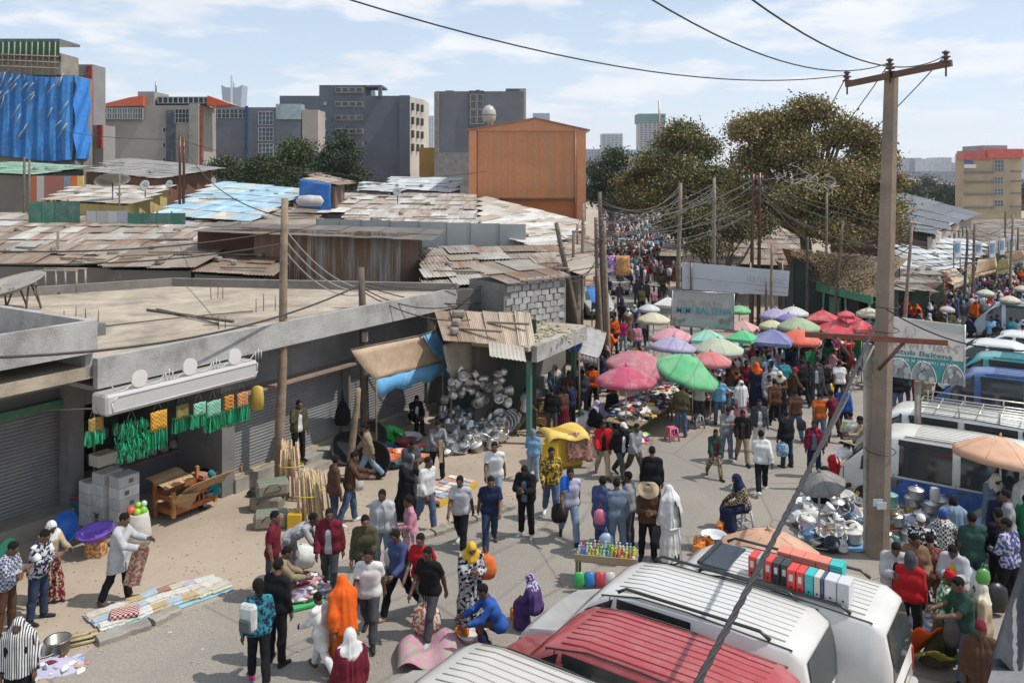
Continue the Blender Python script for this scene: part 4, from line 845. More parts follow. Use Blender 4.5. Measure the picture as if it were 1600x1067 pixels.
b = MB(); b.prism([(xl - .3, -.3, ze - .02), (xc, -.3, zr), (xr + .3, -.3, ze - .02), (xr + .3, -.3, ze + .1), (xc, -.3, zr + .14), (xl - .3, -.3, ze + .1)], (0, 20.6, 0)); b.build('roof', 'paint', t, (.25, .08, .03))
for x0, x1 in ((733, 745), (901, 915)): a, c = o(x0, 0), o(x1, 0); MB().box(((a.x + c.x) / 2, -.12, (ze + zb) / 2 - (1 if x0 > 800 else 0)), (c.x - a.x, .3, ze - zb + (2 if x0 > 800 else 0))).build('corner_pier', 'paint', t, (.55, .19, .06))
MB().box(((xl + xr) / 2, -.05, zb - .06), (xr - xl - 1, .3, .1)).build('drip_edge', 'paint', t, (.2, .06, .025)); MB().tube([(o(899, 0).x, -.25, ze), (o(899, 0).x, -.25, 1)], .06, 6).build('downpipe', 'paint', t, (.3, .11, .05))
# far towers
def far(name, label, x0, x1, y0, Y, depth, col, rows=0, cols_=0, gl=(.2, .25, .32)):
    t, lc = bld(name, label, x0, x1, y0, Y, depth, col)
    for r in range(rows):
        for c in range(cols_):
            xa = lerp(x0, x1, (c + .18) / cols_); xb = lerp(x0, x1, (c + .82) / cols_); ya = y0 + 2 + r * 3.6
            a, b = lc(xa, ya), lc(xb, ya + 2.1); MB().box(((a.x + b.x) / 2, -.05, (a.z + b.z) / 2), (b.x - a.x, .3, a.z - b.z)).build('window', 'glass', t, gl)
    return t, lc
t = thing('crown_tower', 'distant dark glass tower with flared curved top', 'tower', (D(362, 165, 1300).x, 1300, 0)); pts = []
for y, w in ((275, 13), (230, 13), (190, 13.5), (160, 14.5), (145, 15.5), (133, 16.5)): p = D(362, y, 1300); pts.append((w, p.z))
m_ = [(-w, 0, z) for w, z in pts] + [(-9, 0, pts[-1][1] - 4), (9, 0, pts[-1][1] - 4)] + [(w, 0, z) for w, z in reversed(pts)]; MB().prism(m_, (0, 28, 0)).build('shaft', 'glass', t, (.16, .2, .26))
MB().box((0, -.5, 90), (3, 1, 150)).build('light_strip', 'paint', t, (.5, .55, .6)); MB().tube([(0, 10, pts[-1][1] - 4), (0, 10, pts[-1][1] + 7)], 1, 6).build('mast', 'steel', t, (.3, .3, .3))
far('white_tower', 'distant white apartment tower seen between the slate block and dark block', 657, 678, 181, 800, 14, (.6, .62, .64), 14, 5)
far('blue_office', 'distant blue office top peeping over the orange hall', 833, 859, 177, 1100, 20, (.24, .3, .4), 4, 4)
far('grey_tower', 'distant grey tower left of the tower crane', 941, 973, 209, 620, 14, (.42, .43, .45), 13, 5); far('pale_office', 'distant low pale office beside the grey tower', 914, 942, 233, 640, 12, (.42, .46, .5), 6, 6)
far('glass_hall', 'distant glass fronted hall at the foot of the tower under construction', 972, 1012, 234, 560, 12, (.3, .36, .42), 4, 6, (.32, .4, .48))
t, lc = far('crane_tower', 'distant tower under construction with green netted top and crane', 999, 1039, 190, 700, 18, (.36, .37, .38), 14, 6, (.1, .11, .12)); block(t, lc, 997, 178, 1040, 192, 'netting', 'fabric', (.12, .22, .2), -.3, 20)
MB().tube([lc(1030, 240, -1), lc(1030, 158, -1)], .9, 6).build('crane_mast', 'steel', t, (.45, .3, .22)); MB().tube([lc(1030, 163, -1), lc(1043, 183, 40)], .5, 5).build('crane_jib', 'steel', t, (.4, .3, .25))
for i, (x0, x1, y0, c) in enumerate(((1402, 1421, 249, (.4, .44, .5)), (1421, 1440, 247, (.34, .38, .45)), (1453, 1473, 248, (.5, .52, .56)), (1472, 1487, 246, (.52, .54, .57)), (1487, 1500, 254, (.45, .49, .55)), (1438, 1503, 268, (.2, .22, .26)), (1595, 1610, 240, (.45, .5, .57)))):
    far('skyline_block', ['pale ribbed office block on the hazy skyline beside the concrete pole', 'blue grey slab block on the hazy skyline', 'white stepped block on the hazy skyline', 'tall white slab at the middle of the hazy skyline', 'faint small tower right of the white slab', 'long dark flat building below the hazy skyline', 'hazy tower half hidden by the beige block with red top'][i], x0, x1, y0, 900 - 40 * i, 30, c, 7 if i != 5 else 1, 5)
t, lc = bld('low_hall', 'distant white flat roofed hall among dark trees', 1412, 1462, 281, 420, 20, (.45, .5, .5)); block(t, lc, 1410, 279, 1465, 283, 'roof_edge', 'paint', (.6, .62, .62), -1, 24)
t, lc = bld('pink_hall', 'distant pale pink hall beside the beige block', 1468, 1500, 287, 380, 20, (.5, .4, .34))
# hazy hills
m = MB(); n = 60
for lay, (Yh, hh, ph) in enumerate(((5200, 170, 0), (7600, 330, 2))):
    vs = []; 
    for i in range(n + 1):
        x = lerp(-6500, 6500, i / n); z = hh * (.55 + .25 * math.sin(i * .35 + ph) + .2 * math.sin(i * .83 + ph * 2)) * (.7 if x > 600 else .3); vs += [(x, Yh, -5), (x, Yh + 300, max(5, z)), (x, Yh + 1400, -5)]
    m.add(vs, [(3 * i + k, 3 * i + 3 + k, 3 * i + 4 + k, 3 * i + 1 + k) for i in range(n) for k in (0, 1)], True)
struct(m.build('hills', 'dirt', None, (.16, .17, .15)))
# beige block with red top
t, lc = bld('beige_apartments', 'beige block with red top storey and blue grey bands', 1506, 1596, 240, 128, 2.5, (.42, .33, .215))
block(t, lc, 1504, 236, 1546, 250, 'red_band', 'paint', (.4, .06, .045), -.3, 2); block(t, lc, 1540, 233, 1597, 247, 'red_band', 'paint', (.5, .06, .04), -.45, 3); block(t, lc, 1542, 227, 1580, 236, 'penthouse', 'plaster', (.3, .32, .35), 1, 6)
for y in (268, 283, 302, 323): block(t, lc, 1505, y, 1553, y + 2.5, 'band', 'plaster', (.16, .17, .19), -.05, .2); block(t, lc, 1579, y - 1, 1596, y + 1, 'band', 'plaster', (.16, .17, .19), -.05, .2)
wins(t, lc, (1553,), (277, 295, 313), 14, 10, 3, 2, frame=(.5, .5, .5), glass=(.08, .1, .13)); win(t, lc, 1553, 250, 1568, 268, 3, 3, glass=(.06, .09, .13)); block(t, lc, 1506, 257, 1524, 263, 'name_board', 'paint', (.6, .62, .62), -.1, .15); block(t, lc, 1506, 250, 1520, 257, 'blue_window', 'glass', (.03, .06, .2), -.05, .1)
# long warehouse with dark roof
wh = thing('warehouse', 'long warehouse with dark slate metal roof and row of small windows', 'building', (38, 72, 0)); wb = Vector(wh.location)
A_, B_, C_, D_ = D(1462, 366, 60), D(1522, 335, 92), D(1400, 302, 98), D(1300, 338, 62)
sheets(wh, D_, A_, B_, C_, [(.105, .115, .13), (.125, .135, .15)], (-.4, -.2), w=2.2, l=8, jit=.3, base=wb)
sheets(wh, lerp(D_, A_, 0) + Vector((0, -.1, -.45)), A_ + Vector((0, -.1, -.45)), A_ + Vector((0, 1.2, .0)), D_ + Vector((0, 1.2, 0)), [(.4, .3, .22)], (-.1, .1), w=2, l=3, base=wb)
dv = B_ - A_; MB().prism([A_ - wb - Vector((.3, 0, .2)), B_ - wb - Vector((.3, 0, .2)), Vector((B_.x, B_.y, 0)) - wb - Vector((.3, 0, 0)), Vector((A_.x, A_.y, 0)) - wb - Vector((.3, 0, 0))], (-.3, 0, 0)).build('wall', 'plaster', wh, (.36, .31, .26))
MB().prism([D_ - wb - Vector((0, 0, .6)), A_ - wb - Vector((.3, 0, .6)), Vector((A_.x - .3, A_.y, 0)) - wb, Vector((D_.x, D_.y, 0)) - wb], (0, .3, 0)).build('wall', 'plaster', wh, (.16, .1, .08))
for i in range(7):
    p = lerp(A_, B_, .1 + .12 * i) - wb; MB().box(p + Vector((-.28, 0, -1.35)), (.12, 1.6, 1.0), math.atan2(dv.y, dv.x) - R(90)).build('window', 'glass', wh, (.04, .04, .045))
# ------------------------------------------------------------------ trees
def tree(name, label, base, trunk_h, blobs, nleaf, cols, leaf=.12, r0=.3, seed=1, limbs=True):
    q = np.random.default_rng(seed); t = thing(name, label, 'tree', base); b = MB(); rq = random.Random(seed); big = blobs; blobs = []
    for c, r in big:
        for k in range(4 if len(big) > 5 else 2): d = Vector((rq.gauss(0, 1), rq.gauss(0, 1), rq.gauss(0, .8))).normalized() * rq.uniform(.45, .8); f = rq.uniform(.42, .68); blobs.append(((c[0] + d.x * r[0], c[1] + d.y * r[1], c[2] + d.z * r[2]), (r[0] * f, r[1] * f, r[2] * f * .85)))
    top = Vector((rq.uniform(-.3, .3), 0, trunk_h)); b.tube([(0, 0, -.1), (.05, .02, trunk_h * .5), top], [r0 * 1.25, r0, r0 * .8], 9)
    for (c, r) in blobs:
        c = Vector(c); mid = lerp(top, c, .5) + Vector((rq.uniform(-.4, .4), rq.uniform(-.4, .4), -.1)); b.tube([top - Vector((0, 0, .3)), mid, c, c + Vector((0, 0, r[2] * .5))], [r0 * .5, r0 * .32, r0 * .16, .02], 6)
        for k in range(4):
            e = c + Vector((rq.uniform(-1, 1) * r[0], rq.uniform(-1, 1) * r[1], rq.uniform(-.3, .9) * r[2])) * .8; b.tube([lerp(mid, c, rq.uniform(.2, 1)), lerp(c, e, .5) + Vector((0, 0, -.1)), e], [r0 * .13, r0 * .08, .012], 5)
    b.build('trunk', 'bark', t, (.16, .12, .09)); vol = np.array([r[0] * r[1] * r[2] for _, r in blobs]) ** .72; vol /= vol.sum()
    for ci, col in enumerate(cols):
        V = []
        for (c, r), fr in zip(blobs, vol):
            ncl = max(6, int(nleaf * fr / len(cols) / 26)); d = q.normal(size=(ncl, 3)); d /= np.linalg.norm(d, axis=1)[:, None]; rad = q.uniform(.25, 1.3, ncl) ** .6
            cc = np.array(c) + d * rad[:, None] * np.array(r); cc = np.repeat(cc, 26, 0) + q.normal(size=(ncl * 26, 3)) * leaf * 2.3 * np.array((1, 1, .6)); n = len(cc)
            a = q.normal(size=(n, 3)); a[:, 2] -= .4; a /= np.linalg.norm(a, axis=1)[:, None]; e = np.cross(a, q.normal(size=(n, 3))); e /= np.linalg.norm(e, axis=1)[:, None]; s = leaf * q.uniform(.6, 1.3, (n, 1))
            V.append(np.stack([cc, cc + a * s * .5 + e * s * .3, cc + a * s, cc + a * s * .5 - e * s * .3], 1).reshape(-1, 3))
        V = np.concatenate(V); n = len(V) // 4; me = bpy.data.meshes.new('crown'); me.vertices.add(len(V)); me.vertices.foreach_set('co', V.astype(np.float32).ravel()); me.loops.add(n * 4); me.loops.foreach_set('vertex_index', np.arange(n * 4, dtype=np.int32)); me.polygons.add(n)
        me.polygons.foreach_set('loop_start', np.arange(0, n * 4, 4, dtype=np.int32)); me.polygons.foreach_set('loop_total', np.full(n, 4, np.int32)); me.update(calc_edges=True); mk('crown', me, 'leaf', t, col)
    return t
def blobs_px(base, Y, L_):
    out = []
    for (px, py, w, h, dy) in L_: p = D(px, py, Y + dy); out.append(((p.x - base[0], p.y - base[1], p.z), (w * Y / F * .86, w * Y / F * .8, h * Y / F * .82)))
    return out
OLV, BRWN, DKG = (.21, .19, .065), (.3, .2, .075), (.06, .08, .03)
b = (D(1262, 400, 57).x, 57, 0)
tree('spreading_tree', 'great spreading tree with rust brown and olive leaves over the market roofs', b, 4.5, blobs_px(b, 57, [(1165, 195, 34, 32, 0), (1215, 190, 42, 30, 1), (1270, 178, 42, 26, 0), (1320, 205, 42, 32, -1), (1362, 240, 42, 32, 0), (1180, 245, 45, 36, 1), (1250, 235, 58, 42, 0), (1310, 260, 58, 42, -2), (1375, 285, 36, 36, 0), (1200, 300, 50, 42, 0), (1270, 310, 58, 42, -2), (1345, 325, 50, 40, -1), (1385, 350, 26, 36, 0), (1160, 310, 36, 42, 1), (1300, 360, 48, 26, -3)]), 118000, [OLV, BRWN, (.16, .145, .06)], .2, .42, 3)
b = (D(1060, 400, 74).x, 74, 0)
tree('olive_tree', 'tall olive green tree with an open feathery top at the street end', b, 5, blobs_px(b, 74, [(1075, 210, 28, 26, 0), (1045, 225, 26, 22, 1), (1100, 235, 26, 24, 0), (1020, 255, 32, 22, 0), (1060, 265, 45, 30, -1), (1105, 280, 36, 32, 0), (1000, 280, 28, 24, 1), (1040, 300, 48, 30, -2), (1090, 325, 44, 34, -2), (1010, 310, 30, 22, 0), (1130, 320, 30, 34, -1)]), 76000, [(.17, .18, .06), (.21, .18, .07), (.11, .12, .045)], .24, .4, 5)
b = (D(955, 330, 100).x, 100, 0)
tree('dark_tree', 'dark green tree beside the orange hall at the far street', b, 4, blobs_px(b, 100, [(940, 270, 24, 18, 0), (962, 255, 16, 24, 0), (985, 285, 26, 22, 0), (930, 300, 18, 22, 1), (960, 305, 30, 20, 0), (990, 315, 22, 16, 0)]), 26000, [(.05, .075, .034), (.075, .092, .04)], .3, .35, 6)
b = (D(1120, 420, 52).x, 52, 0)
tree('shrubby_tree', 'low scrubby tree with dull green leaves behind the white billboard', b, 1.5, blobs_px(b, 52, [(1090, 355, 40, 30, 0), (1140, 345, 36, 34, 0), (1180, 360, 36, 28, 1), (1060, 340, 30, 30, 1), (1120, 385, 40, 18, -1)]), 26000, [(.09, .1, .038), (.16, .13, .055)], .18, .2, 7)
for i, (bx, L_, lab, cs_) in enumerate(((405, [(356, 268, 16, 16, 0), (402, 264, 22, 18, 0), (380, 275, 20, 13, 0), (428, 272, 18, 16, 0)], 'low dark green trees group crown below the slate office', [(.028, .045, .018), (.05, .06, .02)]), (468, [(470, 245, 28, 22, 0), (455, 265, 30, 20, 0), (490, 270, 18, 20, 0), (432, 280, 15, 14, -1)], 'leafy green tree in front of the pink stair block', [(.04, .062, .022), (.065, .08, .028)]), (536, [(535, 215, 5, 16, 0), (535, 235, 15, 14, 0), (533, 252, 23, 14, 0), (537, 270, 31, 16, 0), (530, 284, 26, 12, 0)], 'dark conical conifer in front of the slate tower block', [(.02, .036, .018), (.032, .045, .022)]))):
    b = (D(bx, 300, 88).x, 88, 0); tree(['broadleaf_tree', 'leafy_tree', 'conifer'][i], lab, b, 4.5, blobs_px(b, 88, L_), 24000, [[x * 1.6 for x in c] for c in cs_], .28, .25, 11 + i)
for i, (bx, by, Y, w, h) in enumerate(((1418, 300, 180, 14, 18), (1445, 290, 230, 18, 16), (1472, 300, 170, 20, 12), (1492, 306, 190, 14, 10), (1598, 300, 200, 9, 18), (1400, 292, 210, 14, 12))):
    b = (D(bx, 300, Y).x, Y, 0); tree('distant_tree', ['bluish green tree behind the dark warehouse roof', 'tall dark tree in front of the distant white hall', 'wide dark tree left of the beige block', 'small tree at the foot of the beige block', 'tree beyond the beige block edge', 'hazy tree beside the concrete pole'][i], b, 3, blobs_px(b, Y, [(bx, by, w, h, 0), (bx + w * .5, by + 6, w * .7, h * .7, 0), (bx - w * .5, by + 5, w * .7, h * .8, 0)]), 3500, [(.03, .05, .03), (.045, .06, .035)], .5, .3, 30 + i)
# ------------------------------------------------------------------ right hand market row
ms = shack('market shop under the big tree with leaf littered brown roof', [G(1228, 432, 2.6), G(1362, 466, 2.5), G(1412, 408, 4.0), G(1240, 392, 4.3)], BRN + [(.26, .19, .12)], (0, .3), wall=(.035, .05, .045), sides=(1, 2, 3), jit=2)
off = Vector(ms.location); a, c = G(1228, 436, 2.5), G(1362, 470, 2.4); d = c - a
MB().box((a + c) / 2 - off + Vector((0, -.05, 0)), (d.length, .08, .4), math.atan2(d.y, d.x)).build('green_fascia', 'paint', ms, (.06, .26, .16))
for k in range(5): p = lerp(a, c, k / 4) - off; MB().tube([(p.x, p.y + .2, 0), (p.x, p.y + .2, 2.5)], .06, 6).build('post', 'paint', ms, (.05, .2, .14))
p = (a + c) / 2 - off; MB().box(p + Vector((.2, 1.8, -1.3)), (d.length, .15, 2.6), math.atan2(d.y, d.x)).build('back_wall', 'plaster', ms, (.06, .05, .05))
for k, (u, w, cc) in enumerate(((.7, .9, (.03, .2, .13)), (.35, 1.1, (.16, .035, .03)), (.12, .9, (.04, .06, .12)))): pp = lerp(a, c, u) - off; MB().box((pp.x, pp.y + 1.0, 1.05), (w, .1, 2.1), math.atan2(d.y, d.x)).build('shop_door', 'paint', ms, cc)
m = MB(); q = random.Random(8)
Qm = [G(1228, 432, 2.68), G(1362, 466, 2.58), G(1412, 408, 4.1), G(1240, 392, 4.4)]
for i in range(5200):
    u, v = q.random(), q.random() ** .8; p = lerp(lerp(Qm[0], Qm[1], u), lerp(Qm[3], Qm[2], u), v) + Vector((0, 0, q.uniform(.0, .16))) - off; s = q.uniform(.05, .12); aa = Vector((q.uniform(-1, 1), q.uniform(-1, 1), q.uniform(-.4, .7))).normalized() * s; bb = aa.orthogonal().normalized() * s * .5
    m.add([p, p + aa * .5 + bb, p + aa, p + aa * .5 - bb], [(0, 1, 2, 3)])
m.build('fallen_leaves', 'litter', ms, (.24, .17, .09))['kind'] = 'stuff'
shack('market shed with bright new white metal roof', [D(1412, 428, 50), D(1506, 414, 56), D(1548, 382, 68), D(1418, 372, 64)], [(.62, .64, .65), (.55, .56, .56)], (-.5, -.25), wall=(.1, .08, .07), sides=(0, 2, 3))
shack('patched grey market shed behind the white roof', [D(1500, 404, 63), D(1596, 388, 70), D(1610, 366, 84), D(1505, 376, 78)], TIN + BRN, (0, .3), wall=(.1, .08, .07), jit=2)
shack('brown shed roof beneath the beige block', [D(1512, 380, 80), D(1640, 370, 84), D(1640, 345, 110), D(1528, 350, 104)], BRN + TIN, (0, .25), jit=2)
shack('low beige shed behind the lean to awnings', [G(1395, 452, 3.0), G(1452, 452, 2.8), D(1475, 420, 46), D(1400, 425, 46)], TIN, (0, .2), wall=(.05, .08, .06), sides=(2, 3))
for i, (x0, x1, y1, y0, Y, lab) in enumerate(((1062, 1150, 418, 398, 54, 'brown shed roof behind the white billboard'), (1140, 1245, 412, 385, 60, 'brushwood coloured shed in the shade of the big tree'), (1030, 1120, 400, 385, 66, 'low grey shed beside the side street trees'), (1120, 1260, 385, 365, 74, 'long brown shed far under the trees'))): shack(lab, [D(x0, y1, Y), D(x1, y1 + 4, Y - 1), D(x1 + 8, y0, Y + 7), D(x0 + 6, y0 - 3, Y + 8)], BRN if i != 2 else TIN, (0, .3), wall=(.09, .075, .06), jit=2)
def awning(label, pts, col, drop=.25, name='awning', vcol=None):
    A, B, Cc, Dd = pts; c = (A + B + Cc + Dd) / 4; t = thing(name, label, 'awning', (c.x, c.y, 0)); o = Vector(t.location)
    MB().grid(lambda u, v: lerp(lerp(A, B, u), lerp(Dd, Cc, u), v) - o - Vector((0, 0, .12 * math.sin(math.pi * v) + .02 * math.sin(u * 17))), 10, 6, .015).build('cloth', 'tarp', t, col)
    if drop: MB().grid(lambda u, v: lerp(A, B, u) - o - Vector((0, 0, v * drop * (1 + .15 * math.sin(u * 23)) + .015)) + Vector((0, -.02 * math.sin(u * 31), 0)), 14, 2, .01).build('valance', 'tarp', t, vcol or [x * .8 for x in col])
    for p in (A, B): MB().tube([(p.x - o.x, p.y - o.y, 0), (p.x - o.x, p.y - o.y, p.z)], .03, 6).build('pole', 'wood', t, (.2, .15, .1))
    for p, r_ in ((A, B), (Dd, Cc)): MB().tube([p - o, r_ - o], .022, 5).build('rail', 'wood', t, (.2, .15, .1))
    return t
for i, (pp, c, lab) in enumerate(((((1452, 454), (1478, 446), (1468, 430), (1442, 437)), (.5, .37, .25), 'tan cloth awning hung lowest by the green goods'), (((1472, 448), (1495, 442), (1478, 425), (1456, 428)), (.42, .16, .1), 'rust edged tan awning at the shop row corner'), (((1490, 446), (1514, 436), (1492, 418), (1466, 424)), (.52, .4, .28), 'broad tan awning with folded front'), (((1516, 434), (1528, 428), (1516, 412), (1500, 416)), (.48, .36, .24), 'narrow tan awning behind the dark pole'), (((1524, 428), (1560, 420), (1556, 402), (1528, 405)), (.55, .4, .27), 'long tan awning with yellow valance'), (((1556, 424), (1580, 418), (1576, 404), (1560, 406)), (.45, .42, .16), 'olive edged awning with green valance'), (((1578, 410), (1606, 402), (1598, 390), (1570, 396)), (.5, .36, .24), 'tan awning furthest along the market row'))):
    awning(lab, [G(*pp[0], 2.1), G(*pp[1], 2.1), G(*pp[2], 3.0), G(*pp[3], 3.0)], c)
for i, (x0, y0, x1, y1, z) in enumerate(((1490, 376, 1503, 402, 0), (1523, 378, 1536, 400, 0), (1544, 376, 1558, 404, 0), (1560, 372, 1572, 398, 0), (1574, 370, 1590, 392, 0))):
    Y = 52 + i * 3; a, c = D(x0, y0, Y), D(x1, y1, Y); t = thing('shop_sign', ['upright faded blue and white sign board on the white roof', 'curved pale sign board above the awnings', 'blue and white printed board next to the curved one', 'second blue printed board in the sign row', 'wide pale blue board at the end of the sign row'][i], 'sign', ((a.x + c.x) / 2, Y, 0))
    w, hh = c.x - a.x, a.z - c.z; MB().box((0, 0, (a.z + c.z) / 2), (w, .08, hh), R(25)).build('board', 'plastic', t, (.5, .55, .6)); MB().box((-.05, -.1, (a.z + c.z) / 2 + hh * .1), (w * .6, .03, hh * .5), R(25)).build('print', 'plastic', t, (.14, .22, .38))
    for s_ in (-1, 1): MB().tube([(s_ * w * .4, .1, 0), (s_ * w * .4, .1, a.z)], .04, 5).build('post', 'steel', t, (.2, .2, .2))
# small stall tarp and shelter on the far left street side
awning('blue plastic awning over a stall by the street poles', [G(925, 472, 2.2), G(946, 485, 2.2), D(940, 445, 48), D(916, 447, 46)], (.02, .16, .5))
awning('grey brown tarp awning over the plastic tub shop', [G(905, 552, 2.4), G(935, 560, 2.2), D(948, 520, 31), D(915, 508, 31)], (.3, .29, .28))
for px, c, c2, lab in ((953, (.2, .05, .3), (.6, .5, .65), 'purple patterned cloth hung up beside the pickup'), (973, (.55, .18, .05), (.6, .45, .2), 'orange patterned cloth hung up beside the pickup')):
    a = D(px, 415, 50); tag(MB().grid(lambda u, v: (a.x + (u - .5) * .85, 50 + .05 * math.sin(9 * u), a.z + .6 - 1.2 * v), 6, 4, .02).build('hanging_cloth', 'spots', None, c, col2=c2), lab, 'cloth')
# ------------------------------------------------------------------ poles and cables
def pole(label, bx, by, tx, ty, r=.11, Y=None, lean=0, name='wooden_pole', m='wood', col=(.2, .15, .11), arms=0, n=8):
    a = G(bx, by) if Y is None else Vector((D(bx, by, Y).x, Y, 0)); c = D(tx, ty, a.y + lean); t = thing(name, label, 'pole', a); v = c - a
    q = random.Random(int(bx)); pts = [v * k / 5 + Vector((q.uniform(-.02, .02), q.uniform(-.02, .02), 0)) * (k % 5 > 0) for k in range(6)]
    MB().tube(pts, [r * (1.15 - .4 * k / 5) for k in range(6)], n).build('shaft', m, t, col)
    for k in range(arms):
        z = v * (.97 - .07 * k); MB().box(z + Vector((0, -.02, 0)), (1.3, .08, .09), q.uniform(-.4, .4)).build('crossarm', 'wood', t, (.16, .12, .09))
        for s_ in (-.5, -.2, .2, .5): MB().lathe([(0, 0), (.03, 0), (.045, .03), (.03, .06), (.045, .09), (0, .12)], 8, z + Vector((s_, 0, .045))).build('insulator', 'plastic', t, (.6, .58, .55))
    return a, c
PA = pole('tall bare wooden pole beside the stacked broom handles', 437, 762, 445, 310, .125, col=(.26, .19, .13))
PB = pole('dark wooden pole with meter boxes beside the tan awning', 571, 702, 564, 418, .13, col=(.13, .1, .08))
pole('short stub pole leaning on the dark meter pole', 547, 726, 560, 607, .1, col=(.27, .21, .14))
t = thing('meter_box', 'small grey electric meter boxes strapped to the dark wooden pole', 'meter box', PB[0]); 
for z in (4.0, 3.45): MB().rbox((.02, -.2, z), (.18, .14, .3), .02).build('case', 'plastic', t, (.3, .28, .25))
PC = pole('twin rusty steel pole standing in the shack yard', 282, 345, 281, 212, .1, Y=52, name='steel_pole', m='steel', col=(.12, .06, .04))
pole('second leg of the rusty twin pole in the shack yard', 287, 345, 287, 215, .1, Y=52.2, name='steel_pole', m='steel', col=(.12, .06, .04))
pole('weathered post by the green roof hut', 37, 330, 38, 245, .09, Y=50, col=(.12, .1, .08)); pole('crooked post beside the weathered hut post', 45, 325, 46, 250, .08, Y=51, col=(.17, .14, .11)); pole('thin pole behind the big wire dish', 186, 325, 187, 272, .06, Y=47)
pole('short plank post standing up through the rusty roof', 80, 408, 91, 362, .08, Y=36, col=(.25, .2, .16))
PL = pole('dark wooden pole leaning over the slab shop', 921, 590, 869, 348, .12, col=(.15, .12, .09))
for i, (bx, by, tx, ty, lab) in enumerate(((936, 580, 931, 340, 'tallest brown pole of the pole cluster near the market umbrellas'), (945, 585, 937, 300, 'dark pole standing in the middle of the pole cluster'), (951, 588, 944, 345, 'pale split pole on the street side of the pole cluster'), (941, 590, 934, 420, 'short thick pole at the foot of the pole cluster'))):
    pole(lab, bx, by, tx, ty, .1, col=[(.2, .14, .1), (.13, .1, .08), (.27, .21, .15), (.22, .16, .11)][i])
pole('straight pole rising beside the tan roof', 908, 470, 911, 318, .1, Y=42, col=(.28, .21, .15)); pole('thin pole behind the leaning pole', 893, 450, 896, 360, .08, Y=40, col=(.2, .15, .11)); pole('pole at the foot of the orange hall corner', 904, 440, 902, 350, .07, Y=45)
PD = pole('grey wooden pole at the left edge of the white billboard', 1058, 560, 1063, 286, .13, Y=43, col=(.23, .19, .15)); PE = pole('crooked grey pole behind the white billboard', 1114, 520, 1116, 278, .12, Y=47, col=(.25, .21, .17))
PF = pole('rusty steel pole with wire tangle under the big tree', 1174, 560, 1177, 272, .1, Y=44, name='steel_pole', m='steel', col=(.13, .07, .05), arms=2)
pole('twin of the rusty wire tangle pole under the big tree', 1185, 562, 1187, 270, .1, Y=44.2, name='steel_pole', m='steel', col=(.13, .07, .05))
for i, (bx, by, tx, ty, Y, lab) in enumerate(((1196, 570, 1198, 440, 40, 'slim steel post right of the billboard legs'), (1205, 565, 1206, 380, 41, 'thin dark post near the billboard right leg'), (1260, 500, 1262, 370, 43, 'dark pole against the market shop front'), (1300, 495, 1317, 345, 42, 'pale leaning pole in front of the green shop fascia'), (1408, 498, 1425, 352, 36, 'dark leaning pole right of the concrete pole'), (1505, 445, 1512, 360, 46, 'slender pole leaning by the tan awnings'), (1517, 455, 1523, 350, 47, 'dark straight pole between the tan awnings'), (1577, 440, 1583, 335, 52, 'thin pole along the far market row'), (1570, 372, 1571, 330, 70, 'thin pole on the brown shed roof'), (1588, 400, 1591, 355, 62, 'dark short pole behind the sign row'), (1290, 470, 1292, 300, 48, 'dark pole within the big tree shade'))):
    pole(lab, bx, by, tx, ty, .085, Y=Y, col=[(.16, .12, .09), (.25, .19, .14), (.11, .085, .07)][i % 3])
# big concrete pole
cp = thing('concrete_pole', 'tall tapering concrete utility pole with steel crossarm at the kitchenware heap', 'pole', G(1371, 868)); bp = Vector(cp.location)
top = D(1393, 112, 18.0) - bp
MB().tube([lerp(Vector((0, 0, -.05)), top, k / 6) for k in range(7)], [.25, .235, .215, .198, .18, .165, .15], 8, smooth=False).build('shaft', 'concrete', cp, (.27, .205, .155))
for k in (.22, .47, .52): MB().tube([lerp(Vector(), top, k) + Vector((.31 * math.cos(a), .31 * math.sin(a), .02 * math.sin(a))) for a in [i * math.pi / 6 for i in range(13)]], .012, 4).build('wire_band', 'steel', cp, (.06, .055, .05))
la, ra = D(1316, 134, 18.9) - bp, D(1478, 101, 17.1) - bp; dv = ra - la
MB().box((la + ra) / 2 + Vector((0, -.22, 0)), (dv.length, .1, .13), m=dv.to_track_quat('X', 'Z').to_matrix()).build('crossarm', 'steel', cp, (.14, .08, .06))
INS = []
for p in (D(1318, 126, 18.9), D(1384, 107, 18.0), D(1470, 96, 17.15)):
    q0 = p - bp + Vector((0, -.2, -.12)); INS.append(p + Vector((0, -.2, .1)))
    MB().lathe([(0, 0), (.03, 0), (.03, .06), (.1, .08), (.1, .1), (.045, .12), (.045, .15), (.09, .17), (.09, .19), (.04, .21), (.04, .24), (.075, .26), (.075, .28), (0, .32)], 12, q0).build('insulator', 'plastic', cp, (.1, .05, .04))
    MB().tube([q0 + Vector((0, 0, -.22)), q0], .02, 5).build('pin', 'steel', cp, (.06, .05, .05))
a, b = D(1256, 521, 17.6) - bp, D(1476, 534, 17.4) - bp
MB().box((a + b) / 2 + Vector((0, -.1, 0)), ((b - a).length, .08, .11), m=(b - a).to_track_quat('X', 'Z').to_matrix()).build('lower_crossarm', 'steel', cp, (.2, .085, .065))
for p, r_ in ((1306, 1345), (1420, 1372)): MB().tube([D(p, 527, 17.4) - bp, D(r_, 578, 17.6) - bp], .04, 4).build('brace', 'steel', cp, (.19, .1, .08))
for k, py in enumerate((785, 805)): p = D(1372 + k * 6, py - 15 * k, 17.68) - bp; MB().box(p, (.22, .012, .15), .1).build('poster', 'card', cp, [(.45, .5, .6), (.6, .58, .56)][k])
